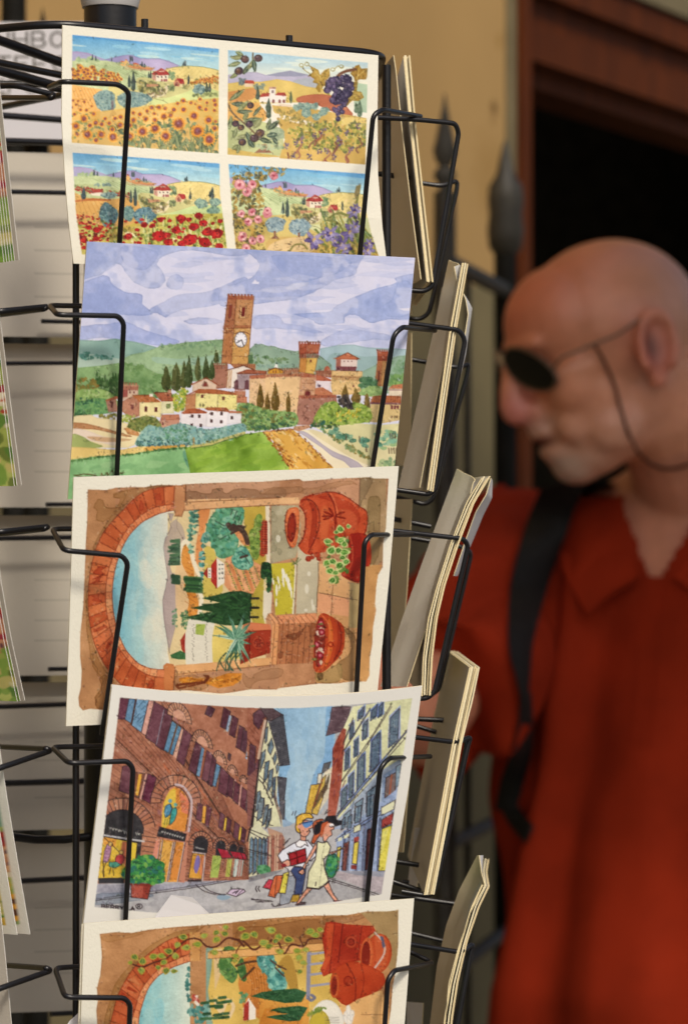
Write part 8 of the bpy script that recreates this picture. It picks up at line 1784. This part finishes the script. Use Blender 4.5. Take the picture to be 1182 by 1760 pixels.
SL = tr(.0, -.186, 1.455); EL_ = tr(.0, -.235, 1.15); WL_ = tr(.07, -.235, .92)
def hand(mb, w, d, up, k=1.):
    """palm, four bent fingers of unequal length and a thumb from the side of the palm"""
    d = d.normalized(); up = (up-d*up.dot(d)).normalized(); sd = d.cross(up)
    M = Matrix((d, sd, up)).transposed()
    mb.ellip(w+d*.05, (.055, .042, .016), M, 16, 12)
    for j, (o, L_) in enumerate(((-.028, .062), (-.009, .074), (.010, .07), (.028, .055))):
        p = w+d*.085+sd*o; mb.tube([p-d*.02, p+d*L_*.45-up*.004, p+d*L_*.78-up*.02, p+d*L_*.95-up*.036], [.0085, .0085, .0078, .0068], 10)
    p = w+d*.03-sd*.034; mb.tube([p+sd*.01, p+d*.022-sd*.018-up*.006, p+d*.05-sd*.024-up*.014, p+d*.07-sd*.02-up*.022], [.011, .0105, .0095, .0075], 10)
for S_, E_, W_ in ((SR, ER, WRR), (SL, EL_, WL_)):
    b.tube([S_, S_.lerp(E_, .5), E_, E_.lerp(W_, .35), W_], [.052, .047, .041, .042, .028], 18)
    b.ellip(S_, (.055, .055, .055)); b.ellip(E_, (.042, .042, .042))
    hand(b, W_, W_-E_, V((0, 0, 1)) if S_ is SR else TR*-1)
for s in (1, -1): b.tube([tr(0, .09*s, .95), tr(.02, .10*s, .52), tr(0, .10*s, .1)], [.085, .058, .042], 16)
body = remesh(b, .0042, 3)
nv = len(body.vertices); co = np.zeros(nv*3, np.float32); body.vertices.foreach_get('co', co); co = co.reshape(-1, 3)
loc = (co-np.array(HO))@np.array(HM)
def g(c, r): d = (loc-np.array(c))/np.array(r); return np.exp(-(d*d).sum(1))
nz = np.array([mn.noise(V(p)*38)*.5+mn.noise(V(p)*110)*.5 for p in loc]) if nv < 250000 else np.zeros(nv)
col = np.tile(np.array(srgb('cf8d6c')), (nv, 1))
def blend(col, w, h): w = np.clip(w, 0, 1)[:, None]; return col*(1-w)+np.array(srgb(h))*w
col = blend(col, .75*g((.06, 0, .10), (.075, .07, .05))+.35*g((.09, 0, .06), (.05, .08, .04)), 'bc6248')
col = blend(col, .8*g((.117, 0, -.014), (.018, .022, .02)), 'b8606a')
col = blend(col, .7*g((0, .085, 0), (.03, .02, .045))+.7*g((0, -.085, 0), (.03, .02, .045)), 'b8564e')
for sgn in (1, -1): col = blend(col, 1.1*g((.004, .084*sgn, .004), (.0075, .02, .016)), '6a2a22')  # shade of the ear hollow, painted into the skin colour
col = blend(col, .65*g((-.05, .06, .035), (.06, .05, .06)), 'a08270')
stub = 1.05*g((.094, 0, -.078), (.034, .036, .024))+.7*g((.10, 0, -.036), (.02, .035, .012))+.30*g((.045, .05, -.065), (.05, .03, .03))+.3*g((.045, -.05, -.065), (.05, .03, .03))
col = blend(col, stub*(.85+.5*nz), 'a59d93'); col = blend(col, 1.1*g((.108, 0, -.050), (.016, .024, .0055)), '4a1c1a')
col = blend(col, .45*(loc[:, 2] < -.1), 'b87c68')
nl = np.array([mn.noise(V(p)*15+V((3, 1, 2))) for p in loc]); col *= (1+.16*nz+.14*nl)[:, None]; col[:, 1:] *= (1-.10*np.clip(nl, 0, 1))[:, None]
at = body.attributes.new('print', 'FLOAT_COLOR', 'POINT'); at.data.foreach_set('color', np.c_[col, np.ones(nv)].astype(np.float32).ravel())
SKIN = print_mat('skin', .40, .5, .15, 220.); SKIN.node_tree.nodes['Principled BSDF'].inputs['Subsurface Weight'].default_value = .12; SKIN.node_tree.nodes['Principled BSDF'].inputs['Subsurface Radius'].default_value = (.012, .004, .002)
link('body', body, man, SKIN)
BB = BVHTree.FromPolygons([tuple(p) for p in co], [tuple(p.vertices) for p in body.polygons])
# polo shirt
s_ = MB(); torso(s_, 1.0, LEV[2:])
for S_, E_, t in ((SR, ER, .86), (SL, EL_, .66)):
    e = S_.lerp(E_, t); s_.tube([S_-(E_-S_)*.12, S_, S_.lerp(E_, .35), e], [.060, .069, .073, .084], 22); s_.ellip(S_, (.064, .064, .064))
shirt = remesh(s_, .005, 6)
n_ = len(shirt.vertices); sc_ = np.zeros(n_*3, np.float32); shirt.vertices.foreach_get('co', sc_); sc_ = sc_.reshape(-1, 3)
no = np.zeros(n_*3, np.float32); shirt.vertices.foreach_get('normal', no); no = no.reshape(-1, 3)
lt = np.c_[(sc_-np.array(TC))@np.array(TF), (sc_-np.array(TC))@np.array(TR), sc_[:, 2]]
disp = np.zeros(n_)
for i, (f, r, z) in enumerate(lt):
    wv = mn.noise(V((f*5, r*5, z*3)))
    k = 1-min(1, max(0, (z-1.43)/.08))
    a = math.sin(r*50+wv*3.8+z*7+2*mn.noise(V((r*9, 3, z*2.2))))          # long hanging folds
    c = math.sin((z*.75+abs(r)*.9)*52+wv*5)*min(1, max(0, abs(r)-.06)/.08)
    disp[i] = (.0125*a*k*(.5+.9*abs(mn.noise(V((f*3, r*4, z*2+7)))))+.005*c*math.exp(-((z-1.28)/.12)**2)+.003*mn.noise(V((f*26, r*26, z*18))))
    if r > .2: disp[i] = .006*math.sin((z-f)*60+wv*6)+.003*mn.noise(V((f*26, r*26, z*18)))
sc_ += no*disp[:, None]; shirt.vertices.foreach_set('co', sc_.ravel())
bm = bmesh.new(); bm.from_mesh(shirt)
VZ = 1.43
def inV(p):
    q = V(p)-TC; f, r = q.dot(TF), q.dot(TR)
    return (f > .02 and p.z > VZ and abs(r-.004) < (p.z-VZ)*.50+.001) or (math.hypot(f-.006, r) < .062 and p.z > 1.485)
bmesh.ops.delete(bm, geom=[f for f in bm.faces if inV(f.calc_center_median())], context='FACES')
bm.to_mesh(shirt); bm.free()
RED = mat('dark_red_pique', srgb('8f2a13'), .9, .08, noise=.14, nscale=14, bump=.4, bscale=700)
link('polo_shirt', shirt, man, RED)
SB = BVHTree.FromPolygons([v.co[:] for v in shirt.vertices], [tuple(p.vertices) for p in shirt.polygons])
def on(bv, x, y, off, near=2.2):
    r = ray(x, y).normalized(); h = bv.ray_cast(EYE, r)
    return (h[0]-r*off) if h[0] is not None else P(x, y, near)
for sd in (1, -1):
    top, bot, low = [], [], []
    for t in np.linspace(0, 1, 18):
        q = math.radians(180*(1-t)+14*t); fr_ = max(0, (t-.55)/.45)
        top.append(tr(.0+.070*math.cos(-q)+.058*fr_, sd*(.072*math.sin(q)*(1-.25*fr_)+.004), 1.566-.125*t**2.2))
        rr = .088+.016*math.sin(t*PI); bot.append(tr(.0+rr*math.cos(q)+.052*fr_+.006, sd*((rr+.006)*math.sin(q)+.012+.026*fr_), 1.533-.115*t**2.0-.012*fr_))
    vs = []; n = len(top)
    for o in (0, .0035):
        for L_ in (top, [a.lerp(c, .5)+(a-TC).normalized()*.004 for a, c in zip(top, bot)], bot): vs += [p-TF*o*.3+V((0, 0, -o)) for p in L_]
    f = []
    for l in range(2):
        for r in range(2):
            for i in range(n-1): q = (l*3+r)*n+i; f.append((q, q+1, q+n+1, q+n) if l == 0 else (q, q+n, q+n+1, q+1))
    for i in range(n-1): f.append((i, 3*n+i, 3*n+i+1, i+1)); f.append((2*n+i, 2*n+i+1, 5*n+i+1, 5*n+i))
    c_ = MB().add(vs, f).build('collar', RED, man)
pl = [tr(0, .004+o, z) for z in np.linspace(VZ+.01, VZ-.14, 12) for o in (-.010, .010)]
def front(p):      # push a point onto the front of the shirt
    h = SB.ray_cast(p+TF*.5, -TF); return (h[0]+TF*.0015) if h[0] is not None else p+TF*.12
pv = [front(p) for p in pl]; pv += [p-TF*.006 for p in pv]; n = len(pl)
f = []
for i in range(11): a = 2*i; f += [(a, a+1, a+3, a+2), (n+a, n+a+2, n+a+3, n+a+1), (a, a+2, n+a+2, n+a), (a+1, n+a+1, n+a+3, a+3)]
f += [(0, n, n+1, 1), (n-2, n-1, 2*n-1, 2*n-2)]
pk = MB().add(pv, f).build('placket', RED, man)
TRO = mat('dark_trousers', srgb('34343a'), .85, .2, noise=.15, bump=.3, bscale=400)
t_ = MB()
t_.tube([tr(.01, 0, 1.0), tr(.01, 0, .86)], [.165, .165], 24)
for s in (1, -1): t_.tube([tr(.0, .088*s, .92), tr(.02, .10*s, .52), tr(0, .10*s, .07)], [.105, .085, .075], 20)
link('trousers', remesh(t_, .012, 4), man, TRO)
SHO = mat('brown_leather_shoe', srgb('4a3324'), .45, .4)
for s in (1, -1):
    h_ = MB(); M_ = Matrix((TF, TR, V((0, 0, 1)))).transposed(); h_.ellip(tr(.06, .10*s, .045), (.14, .048, .045), M_); h_.ellip(tr(-.02, .10*s, .07), (.05, .045, .06), M_); h_.box((-.09, -.045, .0), (.2, .045, .02), Matrix.Translation(tr(.0, .10*s, 0)) @ M_.to_4x4())
    link('shoe', remesh(h_, .006, 3), man, SHO)
# sunglasses and their cord
LENS = mat('dark_lens', (.003, .003, .003), .1, .3); RIM = mat('bronze_rim', srgb('6a5648'), .35, .5, metal=.6)
gl = None
rimb = MB()
for s in (1, -1):
    cen = V((.1030, .0375*s, .0185)); ax = V((1, .50*s, .05)).normalized(); sy = V((0, 0, 1)).cross(ax).normalized(); sz = ax.cross(sy)
    o_ = [cen+sy*  .029*math.cos(q)*s+sz*(.0190*math.sin(q)*(1-.15*math.cos(q))-.012*math.cos(q)) for q in np.linspace(0, 2*PI, 28, endpoint=False)]
    rimb.tube([hd(*p) for p in o_], .0016, 8, closed=True)
    e = cen+sy*.029*(1 if (sy.y*s) > 0 else -1)-sz*.004
    rimb.tube([hd(*e), hd(.083, .072*s, .0215), hd(.03, .084*s, .024), hd(-.006, .088*s, .033), hd(-.022, .086*s, .018)], .0015, 8, .004)
    rimb.tube([hd(.105, .012*s, .018), hd(.108, .0, .022)], .0012, 8)
gl = rimb.build('sunglasses', RIM, man)
for s in (1, -1):
    cen = V((.1030, .0375*s, .0185)); ax = V((1, .50*s, .05)).normalized(); sy = V((0, 0, 1)).cross(ax).normalized(); sz = ax.cross(sy)
    l = MB(); l.lathe(hd(*cen), [(.0, -.0012), (1, -.0008), (1, .0008), (.55, .0028), (.0, .0036)], 32, HM @ Matrix((sy*.029*s-sz*.012, sz*.0190, ax)).transposed()); l.build('lens', LENS, gl)
CORD = mat('brown_cord', srgb('4a2c22'), .8, .2)
pts = [hd(.052, .0795, .0222), on(BB, 1034, 614, .004), on(BB, 1054, 658, .004), on(BB, 1066, 702, .004), on(BB, 1080, 745, .004), on(BB, 1096, 778, .004), on(BB, 1122, 800, .004), on(BB, 1150, 806, .004), on(BB, 1182, 799, .004), on(BB, 1215, 780, .004), hd(-.10, .01, -.08)]
pts = [pts[0]]+[V(p) for p in catmull([tuple(p) for p in pts[1:]], 4, False)]
MB().tube(pts, .0014, 8).build('glasses_cord', CORD, man)
# rucksack on his back with the strap over his right shoulder
BLK = mat('black_nylon', srgb('141414'), .75, .3, noise=.15, bump=.4, bscale=500)
bag = thing('backpack', 'black rucksack worn by the man with wide strap over his shoulder', 'backpack', tuple(tr(-.2, 0, 0)))
k_ = MB(); M_ = Matrix((TF, TR, V((0, 0, 1)))).transposed()
k_.ellip(tr(-.215, 0, 1.22), (.085, .14, .22), M_, 28, 20); k_.box((-.07, -.12, -.2), (.05, .12, .12), Matrix.Translation(tr(-.20, 0, 1.2)) @ M_.to_4x4()); k_.ellip(tr(-.285, 0, 1.13), (.05, .11, .12), M_)
link('pack', remesh(k_, .008, 6), bag, BLK)
def ribbon(name, Lp, Rp, off, back=(), th=.006, m=BLK):
    """strap laid on the shirt between two measured edges"""
    Lc, Rc = catmull(Lp, 5, False), catmull(Rp, 5, False)
    a = [on(SB, x, y, off, 2.82) for x, y in Lc]; c = [on(SB, x, y, off, 2.82) for x, y in Rc]
    for L_ in (a, c):      # even out the depth so that the strap hangs smoothly
        for it in range(14):
            d = [p.y for p in L_]
            for i in range(1, len(L_)-1):
                nd = min(d[i], (d[i-1]+d[i+1])/2+.001); L_[i] = EYE+(L_[i]-EYE)*((nd)/L_[i].y)
    rows = [(V(p), V(q)) for p, q in back]+list(zip(a, c))
    vs = []; W_ = 6
    for p, q in rows:
        for j in range(W_+1): vs.append(p.lerp(q, j/W_)-V((0, .004*math.sin(PI*j/W_), 0)))
    n0 = len(vs); vs += [v+V((0, th, 0)) for v in vs]; f = []; K = W_+1
    for i in range(len(rows)-1):
        for j in range(W_): q = i*K+j; f += [(q, q+1, q+K+1, q+K), (n0+q, n0+q+K, n0+q+K+1, n0+q+1)]
        f += [(i*K, (i+1)*K, n0+(i+1)*K, n0+i*K), (i*K+W_, n0+i*K+W_, n0+(i+1)*K+W_, (i+1)*K+W_)]
    e = (len(rows)-1)*K
    f += [tuple(list(range(K))[::-1]+[n0+j for j in range(K)])]+[tuple([e+j for j in range(K)]+[n0+e+j for j in range(K)][::-1])]
    return MB().add(vs, f).build(name, m, bag)
shl, shr = tr(-.10, .115, 1.485), tr(-.10, .055, 1.495)
ribbon('shoulder_strap', [(930, 838), (908, 890), (891, 945), (879, 1000), (874, 1045), (875, 1115), (886, 1160), (897, 1210)], [(1006, 828), (985, 880), (966, 935), (948, 985), (934, 1030), (917, 1100), (912, 1150), (908, 1205)], .010,
       back=[(tr(-.125, .12, 1.36), tr(-.125, .06, 1.36)), (shl+V((0, 0, .01)), shr+V((0, 0, .012))), (tr(-.05, .118, 1.513), tr(-.05, .058, 1.527))], th=.009)
web = lambda pts, r: MB().tube(pts, r, 8).build('webbing', BLK, bag)
w1 = [on(SB, 902, 1195, .008, 2.84), P(903, 1240, 2.83), P(898, 1275, 2.84), P(886, 1310, 2.86), P(876, 1345, 2.90), P(868, 1380, 2.96), tr(-.16, .13, 1.12)]
ribbon('webbing', [(893, 1190), (891, 1240), (880, 1290), (860, 1340), (850, 1392)], [(913, 1190), (916, 1240), (914, 1290), (900, 1345), (884, 1398)], .006, th=.004)
ribbon('webbing', [(856, 1380), (868, 1408), (886, 1432), (903, 1450)], [(882, 1366), (894, 1392), (908, 1410), (917, 1420)], .006, th=.004)
# ------------------------------------------------------------------ light and camera
sc = bpy.context.scene
w = bpy.data.worlds.new('World'); sc.world = w; w.use_nodes = True
nt = w.node_tree; bg = nt.nodes['Background']
sky = nt.nodes.new('ShaderNodeTexSky'); sky.sky_type = 'NISHITA'; sky.sun_disc = False
SE, SA = math.radians(46), math.radians(158)       # sun height; bearing clockwise from +Y
sky.sun_elevation = SE; sky.sun_rotation = SA; sky.air_density = 1; sky.dust_density = 4; sky.ozone_density = 1
nt.links.new(sky.outputs[0], bg.inputs['Color']); bg.inputs['Strength'].default_value = .11
L = bpy.data.lights.new('sun', 'SUN'); L.energy = 2.6; L.angle = math.radians(11); L.color = (1, .91, .78)
lo = bpy.data.objects.new('sun', L); C.objects.link(lo)
d = V((math.sin(SA)*math.cos(SE), math.cos(SA)*math.cos(SE), math.sin(SE)))
lo.rotation_euler = (-d).to_track_quat('-Z', 'Y').to_euler(); lo.location = d*20
cd = bpy.data.cameras.new('camera'); cam = bpy.data.objects.new('camera', cd); C.objects.link(cam)
cam.location = EYE; cam.rotation_euler = (PI/2, 0, 0); cd.sensor_fit = 'AUTO'; cd.sensor_width = 36; cd.lens = 36*FP_/1760
cd.clip_start = .05; cd.clip_end = 200
cd.dof.use_dof = True; cd.dof.focus_distance = 1.355; cd.dof.aperture_fstop = 14; cd.dof.aperture_blades = 0
sc.camera = cam
sc.view_settings.view_transform = 'Standard'; sc.view_settings.look = 'None'; sc.view_settings.exposure = 0.02; sc.view_settings.gamma = 1; sc.view_settings.use_curve_mapping = False
sc.cycles.use_denoising = True
sc.cycles.max_bounces = 6
